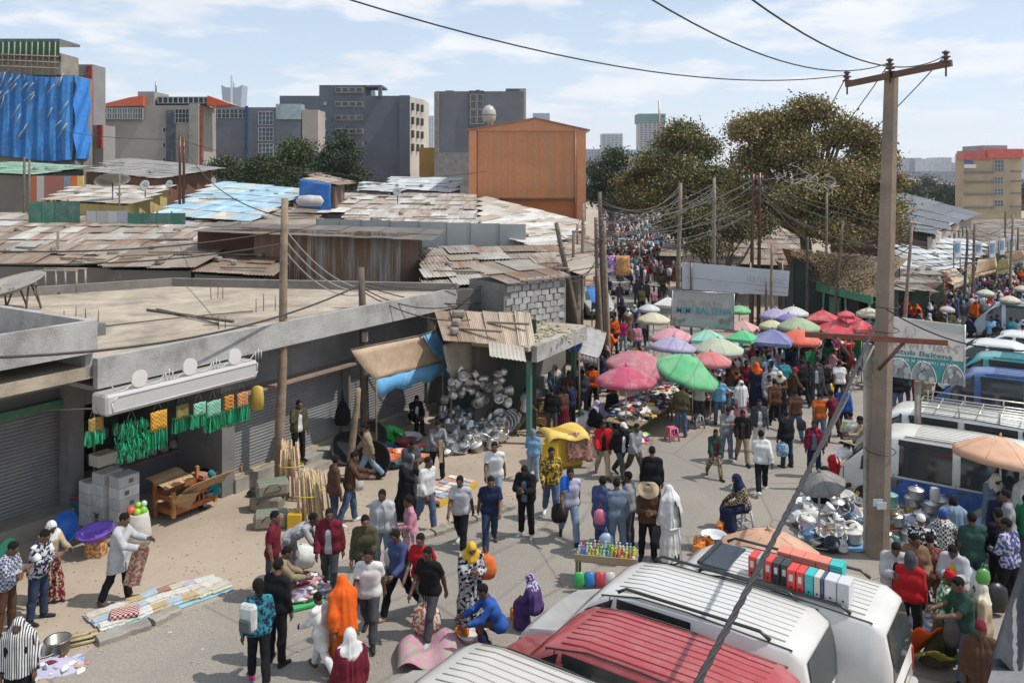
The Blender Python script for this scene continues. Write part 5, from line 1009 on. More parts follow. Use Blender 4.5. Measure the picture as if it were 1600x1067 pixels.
t = thing('guard_post', 'slim square concrete post standing against the tall concrete pole', 'post', G(1356, 862)); MB().box((0, 0, 2.3), (.15, .14, 4.6)).build('post', 'concrete', t, (.45, .4, .34))
def cable(label, a, b, sag=.3, r=.014, n=14, col=(.02, .02, .022), cat='cable', grp=None):
    a, b = Vector(a), Vector(b); mid = (a + b) / 2; m = MB().tube([lerp(a, b, k / n) - mid - Vector((0, 0, sag * 4 * (k / n) * (1 - k / n))) for k in range(n + 1)], r, 5); o_ = m.build('cable', 'rubber', None, col, loc=mid); return tag(o_, label, cat, grp)
far_ = [D(1172, 272, 44), D(1180, 274, 44), D(1190, 270, 44)]
for i, (px, Y) in enumerate(((540, 9.6), (1015, 9.2), (1172, 8.2))):
    d = D(px, 0, Y); e = INS[i] + (d - INS[i]) * 1.35 + Vector((0, 0, .85)); cable(['overhead wire from the left insulator of the concrete pole', 'overhead wire from the middle insulator of the concrete pole', 'overhead wire from the outer insulator of the concrete pole'][i], INS[i], e, .8, .011, 24)
    cable(['wire dropping from the left insulator into the big tree', 'wire dropping from the middle insulator into the big tree', 'wire dropping from the outer insulator behind the pole'][i], INS[i], far_[i], 1.2, .012, 16)
a, b = D(1368, 505, 17.6), D(1085, 1075, 7.0)
m = MB()
for ph in (0, 2.1, 4.2):
    n = 90; P = []
    for k in range(n + 1):
        u = k / n; p = lerp(a, b, u) - Vector((0, 0, .5 * 4 * u * (1 - u) * .35)); P.append(p + Vector((.02 * math.cos(u * 95 + ph), 0, .02 * math.sin(u * 95 + ph))) - a)
    m.tube(P, .018, 5)
tag(m.build('twisted_cable', 'rubber', None, (.03, .03, .032), loc=a), 'thick twisted black service cable running down from the concrete pole over the vans', 'cable')
cable('pale stay rope slanting from the concrete pole to the road', D(1366, 540, 17.6), D(1232, 792, 17.6), .06, .02, 8, (.3, .28, .25))
cable('wire from the concrete pole in front of the green billboard', D(1385, 483, 17.6), D(1620, 548, 15), .25, .015, 14)
cable('thin wire from the bus side to the billboard post', D(1440, 705, 21.6), D(1508, 697, 20.2), .02, .012, 6, (.4, .4, .4))
PT = PA[1]; qc = random.Random(6)
for i, (a, b, s_, lab) in enumerate(((D(445, 358, 22.2), D(563, 450, 25.3), .3, 'upper wire between the bare pole and the meter pole'), (D(445, 375, 22.2), D(563, 455, 25.3), .35, 'middle wire between the bare pole and the meter pole'), (D(445, 392, 22.2), D(563, 460, 25.3), .4, 'lower wire between the bare pole and the meter pole'), (D(445, 360, 22.2), D(-40, 392, 17), .2, 'wire from the bare pole to the left over the roofs'), (D(445, 380, 22.2), D(-40, 412, 17), .2, 'second wire from the bare pole to the left over the roofs'), (D(563, 445, 25.3), D(-60, 560, 14), .5, 'heavy black cable across the flat roof to the meter pole'), (D(563, 448, 25.3), D(712, 478, 27), .3, 'cable from the meter pole to the roof corner'), (D(566, 445, 25.3), D(890, 425, 33.5), .9, 'sagging cable from the meter pole to the leaning pole'), (D(566, 442, 25.3), D(895, 405, 33.5), .6, 'higher cable from the meter pole to the leaning pole'), (D(566, 455, 25.3), D(735, 500, 26.5), .3, 'short cable drooping to the pot shop roof'),
    (D(285, 218, 52), D(95, 205, 66), .2, 'thin wire from the twin pole to the tarp wrapped building'), (D(285, 220, 52), D(760, 268, 60), 1.2, 'long thin wire from the twin pole to the orange hall'), (D(285, 225, 52), D(445, 340, 22.4), .8, 'wire from the twin pole to the bare pole'))): cable(lab, a, b, s_, .02 if i != 5 else .028, 14, (.05, .045, .04) if i > 2 else (.3, .28, .26))
hubs = [D(870, 352, 33.5), D(931, 345, 34), D(937, 305, 34), D(1063, 290, 43), D(1116, 282, 47), D(1177, 276, 44), D(1262, 374, 43), D(1317, 349, 42), D(1388, 300, 18), D(1425, 356, 36), D(1523, 354, 47), D(1583, 338, 52), D(911, 322, 42), D(1512, 364, 46)]
HN = 'leaning pole,tallest cluster pole,dark cluster pole,billboard edge pole,crooked grey pole,wire tangle pole,shop front pole,pale leaning pole,concrete pole,dark leaning pole,straight awning pole,far row pole,tan roof pole,slender awning pole'.split(',')
for i, (p, r_) in enumerate(((0, 1), (1, 3), (2, 3), (2, 5), (3, 5), (3, 4), (4, 5), (5, 6), (5, 7), (6, 7), (7, 9), (6, 9), (9, 10), (10, 11), (13, 11), (9, 13), (0, 12), (1, 5), (0, 5), (5, 9), (2, 4), (12, 3), (1, 4), (5, 10))):
    for k in range(2):
        dz = Vector((0, 0, -.35 * k - qc.uniform(0, .5) - (1.2 if i % 3 == 0 else 0))); cable('%s thin wire from the %s to the %s' % (('upper', 'lower')[k], HN[p], HN[r_]), hubs[p] + dz, hubs[r_] + dz, qc.uniform(.2, .9), .02, 12, (.09, .08, .075), grp='overhead wires above the market')
# tangle of pale dry wire at the twin pole under the tree
m = MB(); c = D(1268, 290, 44)
for i in range(16):
    p = c + Vector((qc.uniform(-1.6, 1.2), qc.uniform(-.4, .4), qc.uniform(-.3, .9))); P = []
    for k in range(8): P.append(p - c); p = p + Vector((qc.uniform(-.5, .5), qc.uniform(-.2, .2), qc.uniform(-.3, .3)))
    m.tube(P, .02, 4)
tag(m.build('wire_tangle', 'wood', None, (.4, .36, .31), loc=c), 'tangle of pale loose wire and bare twigs in the big tree', 'wire', kind='stuff')
# ------------------------------------------------------------------ signs
t = thing('white_billboard', 'wide blank white billboard with worn lettering on two legs', 'billboard', (D(1150, 470, 42).x, 42, 0)); 
Q = [D(1066, 410, 42.4), D(1234, 424, 41.6), D(1231, 463, 41.6), D(1066, 452, 42.4)]; o0 = Vector(t.location); nrm = Vector((0, 1, 0))
MB().prism([p - o0 for p in Q], (0, .08, 0)).build('board', 'plastic', t, (.55, .57, .6))
ang_b = math.atan2(Q[1].y - Q[0].y, Q[1].x - Q[0].x); til = -math.atan2(Q[0].z - Q[1].z, Q[1].x - Q[0].x) * -1
def letter(par, s, px, py, Y, hpx, col, o0, tilt=0., font=None, name='lettering', wfit=None):
    me = text_mesh(s, hpx * Y / F * 1.38, font); p = D(px, py, Y) - o0; sc_ = 1
    if wfit: w = max(v.co.x for v in me.vertices) - min(v.co.x for v in me.vertices); sc_ = wfit * Y / F / w
    mk(name, me, 'plastic', par, col, M4=Matrix.Translation(p) @ Matrix.Rotation(R(90), 4, 'X') @ Matrix.Rotation(-tilt, 4, 'Z') @ Matrix.Diagonal((sc_, 1, 1, 1)))
letter(t, 'በአካል ሀገር', 1166, 440, 41.5, 9, (.36, .37, .39), o0, .085, wfit=60); letter(t, 'ባልትና ቤት', 1110, 444, 41.7, 7, (.42, .43, .45), o0, .085, wfit=36)
for k, (x0, y0, x1, y1) in enumerate(((1072, 433, 1232, 450), (1150, 450, 1232, 458))): a, b = D(x0, y0, 42.2), D(x1, y1, 41.4); MB().tube([a - o0 + Vector((0, -.06, 0)), b - o0 + Vector((0, -.06, 0))], .012, 4).build('crease', 'rubber', t, (.12, .12, .13))
for px in (1080, 1172, 1222): p = D(px, 440, 42.2) - o0; MB().tube([(p.x, .18, 0), (p.x, .18, 3.9)], .06, 6).build('leg', 'steel', t, (.15, .11, .09))
t = thing('mimi_sign', 'weathered grey shop sign with teal MIMI BALTENA lettering on one post', 'sign', (D(1098, 560, 33).x, 33, 0)); o0 = Vector(t.location)
Q = [D(1051, 454, 33), D(1147, 459, 33), D(1146, 516, 33), D(1048, 508, 33)]; MB().prism([p - o0 for p in Q], (0, .07, 0)).build('board', 'plastic', t, (.36, .355, .33))
for i in range(4): a, b = Q[i] - o0, Q[(i + 1) % 4] - o0; MB().tube([a, b], .025, 6).build('edge', 'steel', t, (.4, .4, .38))
Q2 = [D(1050, 496, 32.98), D(1146, 503, 32.98), D(1146, 515, 32.98), D(1048, 507, 32.98)]; MB().prism([p - o0 - Vector((0, .012, 0)) for p in Q2], (0, .01, 0)).build('green_strip', 'plastic', t, (.3, .37, .34))
letter(t, 'MIMI BALTENA', 1056, 489, 32.9, 11, (.025, .24, .33), o0, .045, wfit=86); letter(t, 'ሚሚ ባልትና', 1058, 476, 32.96, 8, (.29, .28, .255), o0, .05, wfit=72)
for px, py, r_ in ((1054, 499, .09), (1053, 505, .08), (1062, 502, .08), (1068, 500, .08), (1128, 502, .11), (1137, 503, .11), (1143, 499, .1)):
    p = D(px, py, 32.95) - o0; MB().lathe([(0, 0), (r_, 0), (r_, .012), (0, .012)], 14, smooth=False).build('flower_print', 'plastic', t, (.2, .21, .19), M4=Matrix.Translation(p + Vector((0, .0, 0))) @ Matrix.Rotation(R(90), 4, 'X'))
MB().tube([(0, .1, 0), (0, .1, 3.6)], .06, 8).build('post', 'wood', t, (.3, .26, .2))
t = thing('estub_sign', 'white and teal shop sign reading Estub Baltena with plate pictures', 'sign', (D(1437, 700, 21.8).x, 21.8, 0)); o0 = Vector(t.location); Ys = 21.7
TX, LX = [(1390, 496), (1507, 509)], [(1389, 590), (1506, 603)]
def ep(u, v, dy=0): p = D(lerp(lerp(1389, 1507, u), lerp(1389, 1506, u), v), lerp(lerp(494, 509, u), lerp(588, 603, u), v), Ys + dy); return p - o0
MB().prism([ep(0, 0), ep(1, 0), ep(1, 1), ep(0, 1)], (0, .08, 0)).build('board', 'plastic', t, (.55, .52, .5))
MB().prism([ep(0, .645, -.01), ep(1, .6, -.01), ep(1, 1, -.01), ep(0, 1, -.01)], (0, .012, 0)).build('teal_panel', 'plastic', t, (.02, .22, .23))
MB().prism([ep(.3, .0, -.008), ep(1, 0, -.008), ep(1, .16, -.008), ep(.62, .12, -.008)], (0, .01, 0)).build('faded_print', 'plastic', t, (.36, .38, .37))
sl_ = math.atan2(14, 117)
letter(t, 'እስቱብ ባልትና', 1392, 541, Ys - .02, 13, (.3, .28, .28), o0, sl_, wfit=107); letter(t, 'Estub Baltena', 1390, 551, Ys - .02, 8.5, (.01, .17, .15), o0, sl_, wfit=98); letter(t, 'Ahr-0930 36 39 96/0911 00 04 59', 1391, 561.5, Ys - .024, 4.6, (.6, .6, .58), o0, sl_, wfit=105)
qs = random.Random(3)
for u, w in ((.13, .17), (.46, .17), (.86, .155)):
    pts = [ep(max(0, min(1, u + w * math.cos(k * math.pi / 16))), 1.0 - .32 * math.sin(k * math.pi / 16), -.018) for k in range(17)]
    pl = MB().prism(pts, (0, .006, 0)).build('plate_print', 'plastic', t, (.22, .25, .26)); MB().tube([p - Vector((0, .01, 0)) for p in pts], .012, 5).build('rim', 'plastic', pl, (.6, .6, .58))
    for k in range(16):
        aa, rr = qs.uniform(.1, 3.04), math.sqrt(qs.random()) * .82; uu = u + w * rr * math.cos(aa); vv = 1.0 - .32 * rr * math.sin(aa); rad = qs.uniform(.05, .1)
        if not .03 < uu < .97 or vv > .97: continue
        MB().lathe([(0, 0), (rad, 0), (rad, .008), (0, .008)], 10, smooth=False).build('food_print', 'plastic', pl, qs.choice([(.36, .4, .4), (.16, .18, .19), (.3, .33, .33)]), M4=Matrix.Translation(ep(uu, vv, -.03 - .0015 * k)) @ Matrix.Rotation(R(90), 4, 'X'))
MB().tube([(0, .1, 0), (0, .1, 2.9)], .085, 8).build('post', 'wood', t, (.33, .29, .24)); MB().tube([ep(1.005, -.02), ep(1.005, 1.02)], .025, 6).build('edge', 'steel', t, (.55, .54, .5))
for u, r_ in ((.02, .16), (.29, .16)): MB().tube([ep(u + .07 * math.cos(k * .45), .2 + .085 * math.sin(k * .45), -.015) for k in range(15)], .008, 4).build('emblem', 'plastic', t, (.4, .39, .38))
# ------------------------------------------------------------------ umbrellas
def umbrella(label, px, py, wpx, col, z=2.35, n=8, rise=.22, tilt=(0, 0), col2=None, m='fabric', val=.12, grp='market umbrellas', rot=0):
    p = G(px, py, z); r = wpx * p.y / F / 2; t = thing('umbrella', label, 'umbrella', (p.x, p.y, 0), rot, grp); h = r * rise * 2
    T4 = Matrix.Translation((0, 0, z)) @ Matrix.Rotation(R(tilt[0]), 4, 'X') @ Matrix.Rotation(R(tilt[1]), 4, 'Y'); sub_ = 4; N_ = n * sub_
    def wob(a, i): k = (a * n / (2 * math.pi)) % 1; return 1 - (.055 * math.sin(math.pi * k) if n > 4 else (1 - .7071 / math.cos((k - .5) * math.pi / 2)) * 0) * (i / 7) if n > 4 else 1 / (math.cos((k - .5) * math.pi / 2)) * .7071
    prof = [(r * s_, -h * (s_ ** (1.45 if n > 4 else 1.05))) for s_ in (.02, .2, .4, .6, .75, .9, 1)] + [(r * 1.0, -h - val)]
    cn = MB().lathe(prof, N_, wob=wob, smooth=n > 4).build('canopy', 'canvas' if m == 'fabric' else m, t, col, col2=col2, M4=T4)
    fixup = cn.modifiers.new('thickness', 'SOLIDIFY'); fixup.thickness = .008
    MB().tube([(0, 0, 0), (0, 0, z + .0)], .022, 6).build('pole', 'steel', t, (.5, .5, .5)); MB().lathe([(0, 0), (.03, 0), (.025, .06), (0, .1)], 8).build('finial', 'plastic', t, col, M4=T4)
    for k in range(n):
        a = 2 * math.pi * k / n; MB().tube([(r * s_ * math.cos(a), r * s_ * math.sin(a), -h * (s_ ** (1.45 if n > 4 else 1.05)) - .03) for s_ in (.05, .35, .7, .98)], .009, 4).build('rib', 'steel', t, (.4, .4, .4), M4=T4)
        MB().tube([(r * s_ * math.cos(a), r * s_ * math.sin(a), -h * (s_ ** (1.45 if n > 4 else 1.05)) + .008) for s_ in (.03, .35, .7, .99)], .007, 4).build('seam', 'canvas', t, [x * .55 for x in col], M4=T4)
    MB().lathe([(.0, 0), (.25, 0), (.22, .1), (.05, .12)], 10).build('foot', 'concrete', t, (.3, .28, .25))
    return t
DP, PK = (.42, .16, .19), (.42, .085, .14)
umbrella('pink parasol with white print nearest the pole cluster', 978, 572, 96, PK, 2.55); umbrella('dusty pink parasol leaning over the green one', 1003, 549, 108, DP, 2.4, tilt=(4, 8)); umbrella('bright green parasol tilted towards the road', 1082, 556, 106, (.13, .42, .2), 2.35, tilt=(10, 16), rise=.27)
umbrella('pale purple parasol behind the pink ones', 1052, 526, 74, (.33, .3, .43), 2.5, col2=None, tilt=(-4, 4)); umbrella('pink and white striped parasol behind the purple one', 1050, 512, 70, (.6, .42, .44), 2.5, m='stripe', col2=(.5, .12, .17)); umbrella('faded coral parasol right of the green one', 1110, 549, 66, (.52, .17, .17), 2.4)
umbrella('pale sage striped parasol under the shop sign post', 1122, 528, 80, (.4, .43, .32), 2.45); umbrella('mint green canopy behind the shop sign', 1105, 514, 66, (.25, .5, .4), 2.6, n=4, rot=.5); umbrella('vivid green parasol right of the shop sign', 1160, 515, 56, (.1, .43, .2), 2.5, n=4, rot=.2)
umbrella('square slate blue canopy in front of the coral stall', 1207, 514, 84, (.18, .19, .35), 2.5, n=4, rot=.35, rise=.2); umbrella('coral red canopy with hanging striped cloth', 1248, 514, 66, (.6, .13, .09), 2.45, n=6, rise=.26); umbrella('sage green ribbed parasol in front of the red canopies', 1248, 496, 66, (.3, .37, .24), 2.6)
for i, (px, py, w, lab) in enumerate(((1285, 484, 62, 'square red canopy at the back left of the red group'), (1330, 491, 70, 'square red canopy with a second tier on top'), (1312, 498, 82, 'largest square red canopy of the red group'), (1346, 500, 52, 'square red canopy beside the concrete pole'))): umbrella(lab, px, py, w, (.5, .07, .085), 2.6, n=4, rot=.3 + .2 * i, rise=.22)
umbrella('small square red top tier canopy', 1322, 485, 34, (.5, .07, .085), 2.95, n=4, rot=.4, rise=.2); umbrella('white parasol left of the red canopies', 1240, 479, 46, (.5, .5, .5), 2.5); umbrella('lilac parasol behind the billboard legs', 1212, 482, 50, (.33, .3, .46), 2.5); umbrella('small dark lilac parasol near the billboard', 1232, 490, 36, (.22, .18, .36), 2.4)
umbrella('pale blue white parasol by the red canopies', 1290, 496, 44, (.45, .52, .55), 2.2); umbrella('cream parasol beside the concrete pole', 1358, 481, 40, (.5, .45, .34), 2.5); umbrella('green parasol beneath the billboard corner', 1155, 477, 36, (.14, .42, .2), 2.5); umbrella('pink white canopy below the billboard', 1160, 500, 60, (.55, .3, .29), 2.3, n=4, rot=.2)
umbrella('cream parasol with faint print in the side street', 1021, 488, 52, (.55, .5, .37), 2.4); umbrella('pale blue lettered parasol in the side street', 1014, 475, 34, (.5, .52, .55), 2.4); umbrella('white canopy at the billboard left foot', 1043, 464, 50, (.62, .6, .56), 2.5, n=4, rot=.3); umbrella('yellowish parasol between the billboard posts', 1206, 500, 40, (.5, .48, .3), 2.4)
umbrella('peach parasol with white round prints beside the minibus', 1563, 682, 132, (.58, .34, .22), 2.5, tilt=(-4, 8)); ub = umbrella('peach brown parasol standing low behind the white van', 1200, 828, 160, (.5, .29, .19), 1.9); umbrella('grey parasol held over a seated trader', 1280, 737, 72, (.2, .195, .18), 1.62, tilt=(8, -14), rise=.3, val=.02)
for i, (x, y, w, c) in enumerate(((1540, 452, 26, (.5, .52, .42)), (1578, 462, 30, (.55, .5, .42)), (1597, 446, 24, (.5, .45, .36)), (1480, 478, 22, (.5, .4, .38)))): umbrella(['pale green parasol among the far market crowd', 'cream parasol among the far market crowd', 'tan parasol at the far market edge', 'small pale parasol beside the yellow jerrycans'][i], x, y, w, c, 2.3)
# ------------------------------------------------------------------ vehicles: lofted body, glass set into it
def vehicle(label, ref, rx_, col, kind='van', lower=None, rails=False, rack=False, visor=True, name=None, ribs=9, group=None, heading=None):
    """ref: world point under the front roof edge; local x runs from nose to tail"""
    van = kind == 'van'; Lg, Wd, Ht = (4.8, .84, 1.92) if van else (4.75, .86, 1.98) if kind == 'bus' else (4.3, .85, 1.5)
    if kind == 'bus': ST = [(0, .62), (.06, .9), (.2, 1.12), (.85, 1.74), (1.1, 1.9), (1.5, 1.96), (3, 1.98), (4.3, 1.95), (4.62, 1.86), (4.72, 1.5), (4.75, .8)]
    elif van: ST = [(0, .55), (.07, .75), (.3, .92), (.85, 1.08), (1.4, 1.68), (1.62, 1.82), (2.1, 1.9), (3.6, 1.92), (4.45, 1.88), (4.65, 1.76), (4.77, 1.3), (4.8, .75)]
    else: ST = [(0, .5), (.08, .72), (.4, .86), (1.2, .95), (1.85, 1.4), (2.2, 1.48), (3.2, 1.47), (3.7, 1.3), (4.1, .98), (4.25, .85), (4.3, .6)]
    ang = math.atan2(-.57, .82) if heading is None else heading; rt = Matrix.Rotation(ang, 3, 'Z'); x_ref = 1.5 if kind != 'car' else 2.0; loc = Vector((ref.x, ref.y, 0)) - rt @ Vector((x_ref, 0, 0))
    t = thing(name or {'van': 'parked_van', 'bus': 'minibus', 'car': 'parked_car'}[kind], label, 'car' if kind == 'car' else 'minibus' if kind == 'bus' else 'van', loc, ang, group)
    belt = .98 if van else 1.02 if kind == 'bus' else .86
    def w(z, x): k = Wd if z < belt else Wd - (z - belt) * .17; e = min(1, .80 + .2 * min(1, x / .5)) if x < .5 else min(1, .9 + .1 * min(1, (Lg - x) / .25)); return k * e
    def ring(x, zt):
        zz_ = [.26, .42, .62, min(.8, zt - .06), min(belt, zt - .04)]; body = [(w(z, x), z) for z in zz_]; top_ = zt - .1 if zt > belt + .1 else zt - .03
        body += [(w(top_, x), top_), (w(zt, x) - .05, zt - .035), (w(zt, x) - .16, zt - .004), (w(zt, x) * .4, zt + .012)]; return [(x, -y, z) for y, z in body] + [(x, y, z) for y, z in reversed(body)]
    R_ = [ring(x, z) for x, z in ST]; n = len(R_[0]); b = MB(); b.add([p for r in R_ for p in r], [(i * n + k, i * n + (k + 1) % n, (i + 1) * n + (k + 1) % n, (i + 1) * n + k) for i in range(len(R_) - 1) for k in range(n)] + [tuple(range(n)), tuple((len(R_) - 1) * n + k for k in range(n - 1, -1, -1))], True)
    b.build('body', 'paint', t, col); sx0, sx1 = [s[0] for s in ST], [s[1] for s in ST]
    def zt(x): return float(np.interp(x, sx0, sx1))
    def xz(z):  # windscreen x at height z
        return float(np.interp(z, sx1[:6], sx0[:6]))
    def side(name, x0, x1, z0, z1, m, c, off=.008, slant=0., par=t):
        out = []
        for s in (-1, 1):
            bb = MB(); bb.grid(lambda u, v: (lerp(x0 + slant * (1 - v), x1, u), s * (w(lerp(z1, z0, v), lerp(x0, x1, u)) + off), lerp(z1, z0, v)), 4, 3); out.append(bb.build(name, m, par, c))
        return out
    GL = (.035, .04, .045); zg0, zg1 = belt + .03, Ht - .15
    wins_ = {'van': [(1.05, 1.72, .38), (1.85, 3.05, 0)], 'bus': [(.55, 1.25, .3), (1.42, 2.6, 0), (2.75, 3.95, 0), (4.05, 4.55, 0)], 'car': [(1.5, 2.3, .35), (2.4, 3.3, 0)]}[kind]
    for x0, x1, sl in wins_:
        for o_ in side('window', x0 + .02, x1, zg0, zg1, 'glass', GL, .008, -sl * 0 + 0): pass
        if sl:
            for o_ in t.children[-2:]:
                for v in o_.data.vertices:
                    f = (v.co.z - zg0) / (zg1 - zg0); v.co.x = max(v.co.x, lerp(x0 + .02, xz(v.co.z + .05) + .16, min(1, max(0, f))))
        if visor and kind != 'car': side('window_visor', max(x0, xz(zg1) + .2) if sl else x0, x1, zg1 - .1, zg1 + .03, 'plastic', (.02, .02, .022), .02)
        side('window_seal', max(x0, xz(zg0) + .05), x1, zg0 - .035, zg0 - .0, 'rubber', (.02, .02, .02), .012)
    za, zb = (zt(.88) + .03 if van else 1.1 if kind == 'bus' else .98), (1.7 if van else 1.8 if kind == 'bus' else 1.42)
    MB().grid(lambda u, v: (xz(lerp(za, zb, v)) - .012, lerp(-1, 1, u) * (w(lerp(za, zb, v), 1) - .13), lerp(za, zb, v) + .012), 8, 6).build('windscreen', 'glass', t, (.06, .07, .07))
    if kind != 'car':
        MB().grid(lambda u, v: (float(np.interp(lerp(1.05, Ht - .2, v), [.75, 1.3, Ht - .15], [Lg + .012, Lg - .02, Lg - .12])), lerp(-1, 1, u) * (w(lerp(1.05, Ht - .2, v), 2) - .14), lerp(1.05, Ht - .2, v)), 8, 5).build('rear_window', 'glass', t, (.05, .055, .055))
    if lower: side('lower_panel', .12, Lg - .1, .34, belt - .06, 'paint', lower, .006)
    for s in (-1, 1):
        MB().rbox((Lg - .02, s * (Wd - .1), .78 if van else .85), (.06, .12, .36), .02).build('tail_light', 'plastic', t, (.4, .02, .02)); MB().rbox((.1, s * (Wd - .36), .66), (.14, .24, .13), .04).build('headlight', 'glass', t, (.5, .5, .48)); MB().rbox((.95 if kind != 'car' else 1.35, s * (Wd + .12), 1.05), (.1, .18, .16), .03).build('mirror', 'plastic', t, (.03, .03, .03))
        for xw in (.72, Lg - .85):
            ty = MB().lathe([(.2, -.1), (.3, -.1), (.315, -.06), (.315, .06), (.3, .1), (.2, .1)], 20).build('wheel', 'rubber', t, (.02, .02, .02), M4=Matrix.Translation((xw, s * (Wd - .07), .315)) @ Matrix.Rotation(R(90), 4, 'X')); MB().lathe([(0, .09), (.12, .095), (.2, .06), (.21, -.02)], 16).build('rim', 'steel', ty, (.35, .35, .36), M4=Matrix.Rotation(R(180) if s > 0 else 0, 4, 'X'))
        for xd in ((1.78, 2.95) if van else (1.33, 2.68) if kind == 'bus' else (2.35,)): MB().box((xd, s * (Wd + .001), .72), (.012, .006, .66)).build('door_seam', 'rubber', t, (.04, .04, .04)); MB().rbox((xd + .12, s * (Wd + .012), .88), (.16, .035, .04), .012).build('door_handle', 'plastic', t, (.05, .05, .05))
    MB().rbox((-.02, 0, .42), (.14, Wd * 1.55, .2), .04).build('front_bumper', 'plastic', t, (.08, .08, .08)); MB().rbox((Lg + .02, 0, .42), (.14, Wd * 1.7, .2), .04).build('rear_bumper', 'plastic', t, [c * .8 for c in col]); MB().box((Lg + .035, 0, .7), (.02, .42, .12)).build('number_plate', 'plastic', t, (.5, .45, .3))
    if kind != 'car':
        for k in range(ribs):
            y = lerp(-.56, .56, k / (ribs - 1)); MB().tube([(x, y, zt(x) + .015 - .02 * max(0, (abs(y) - .34) / .3)) for x in [1.75] + [s_ for s_ in sx0 if 1.75 < s_ < Lg - .45] + [Lg - .42]], .008, 4).build('roof_rib', 'paint', t, [c * .84 for c in col])
        for s in (-1, 1): MB().tube([(x, s * (w(zt(x), x) - .04), zt(x) - .02) for x in (1.55, 2.2, 3.0, Lg - .3)], .012, 4).build('drip_rail', 'rubber', t, (.05, .05, .05))
    if rails:
        for s in (-1, 1): MB().tube([(1.85, s * .66, Ht - .04), (1.98, s * .66, Ht + .045), (Lg - .75, s * .66, Ht + .045), (Lg - .6, s * .66, Ht - .04)], [.03, .024, .024, .03], 6).build('roof_rail', 'plastic', t, (.03, .03, .032))
    if rack:
        for y in (-.62, -.3, 0, .3, .62): MB().tube([(1.6, y, Ht + .12), (Lg - .2, y, Ht + .12)], .018, 5).build('rack_bar', 'steel', t, (.55, .53, .45))
        for x in np.linspace(1.6, Lg - .2, 7): MB().tube([(x, -.62, Ht + .12), (x, .62, Ht + .12)], .018, 5).build('rack_bar', 'steel', t, (.55, .53, .45))
        for x in np.linspace(1.7, Lg - .3, 4):
            for s in (-1, 1): MB().tube([(x, s * .62, Ht - .04), (x, s * .62, Ht + .28)], .02, 5).build('rack_post', 'steel', t, (.5, .5, .42))
        for s in (-1, 1): MB().tube([(1.6, s * .62, Ht + .28), (Lg - .2, s * .62, Ht + .28)], .018, 5).build('rack_rail', 'steel', t, (.55, .53, .45))
    return t
WHT = (.56, .545, .51)
V4 = vehicle('white van carrying ring binders on its roof beside the concrete pole', G(1085, 862, 1.85), 0, WHT, rails=True); V3 = vehicle('white van with black roof rails between the red van and the binder van', G(966, 892, 1.85), 0, (.58, .565, .535), rails=True)
V2 = vehicle('faded red van with ribbed roof', G(886, 966, 1.85), 0, (.36, .05, .055)); V1 = vehicle('cream white van with worn roof next to the red van', G(690, 1026, 1.85), 0, (.52, .495, .45))
t = V4; MB().rbox((2.0, 0, 1.905), (.5, .95, .04), .02).build('sunroof', 'glass', t, (.02, .02, .022)); MB().rbox((1.78, -.0, 1.93), (.08, 1.0, .05), .02).build('sunroof_visor', 'plastic', t, (.02, .02, .022))
MINI1 = vehicle('white minibus with blue lower side next to the peach parasol', G(1418, 668, 1.98), 0, (.62, .6, .55), 'bus', lower=(.02, .1, .36)); MINI2 = vehicle('white minibus with steel roof rack behind the blue and white one', G(1432, 632, 1.98), 0, (.64, .63, .6), 'bus', rack=True)
vehicle('dark blue minibus with pale roof beyond the waiting people', G(1540, 576, 1.98), 0, (.02, .075, .22), 'bus', ribs=5); vehicle('teal minibus behind the dark blue one', G(1552, 551, 1.98), 0, (.02, .24, .25), 'bus')
vehicle('white estate car with roof bars in the right hand street', G(1572, 516, 1.5), 0, (.62, .62, .6), 'car'); vehicle('white car half hidden behind the green billboard', G(1530, 529, 1.5), 0, (.6, .6, .58), 'car'); vehicle('pale blue and white minibus with goods on its roof far along the right street', G(1576, 470, 1.98), 0, (.45, .55, .62), 'bus')
vehicle('silver car parked behind the pole cluster', G(930, 452, 1.5), 0, (.36, .4, .42), 'car', heading=R(95)); vehicle('pale blue car in the crowded side street', G(978, 373, 1.5), 0, (.3, .4, .48), 'car', heading=R(80)); vehicle('white car in the crowded side street', G(1010, 378, 1.5), 0, (.55, .56, .55), 'car', heading=R(80))
# pickup with loaded bed seen from behind
pk = thing('pickup_truck', 'white pickup truck seen from behind in the side street', 'truck', G(966, 462), R(4))
MB().rbox((0, 0, .72), (1.7, .1, .5), .03).build('tailgate', 'paint', pk, (.6, .59, .57)); 
for s in (-1, 1): MB().rbox((s * .82, .95, .75), (.08, 1.9, .5), .03).build('bed_side', 'paint', pk, (.58, .57, .55)); MB().lathe([(.2, -.1), (.33, -.1), (.34, .1), (.2, .1)], 16).build('wheel', 'rubber', pk, (.02, .02, .02), M4=Matrix.Translation((s * .72, .6, .34)) @ Matrix.Rotation(R(90), 4, 'Y')); MB().rbox((s * .8, -.06, .72), (.1, .04, .3), .01).build('tail_light', 'plastic', pk, (.35, .02, .02))
MB().box((0, 1, .5), (1.6, 1.9, .08)).build('bed', 'paint', pk, (.3, .3, .3)); MB().prism([(-.78, 1.95, .5), (.78, 1.95, .5), (.78, 1.95, 1.1), (.66, 1.95, 1.66), (-.66, 1.95, 1.66), (-.78, 1.95, 1.1)], (0, 1.5, 0)).build('cab', 'paint', pk, (.6, .59, .57)); MB().box((0, 1.94, 1.36), (1.15, .03, .38)).build('rear_window', 'glass', pk, (.03, .03, .035)); MB().rbox((0, 4.1, .75), (1.6, 1.3, .5), .08).build('hood', 'paint', pk, (.6, .59, .57)); MB().rbox((0, -.1, .42), (1.6, .12, .16), .03).build('rear_bumper', 'steel', pk, (.3, .3, .3))
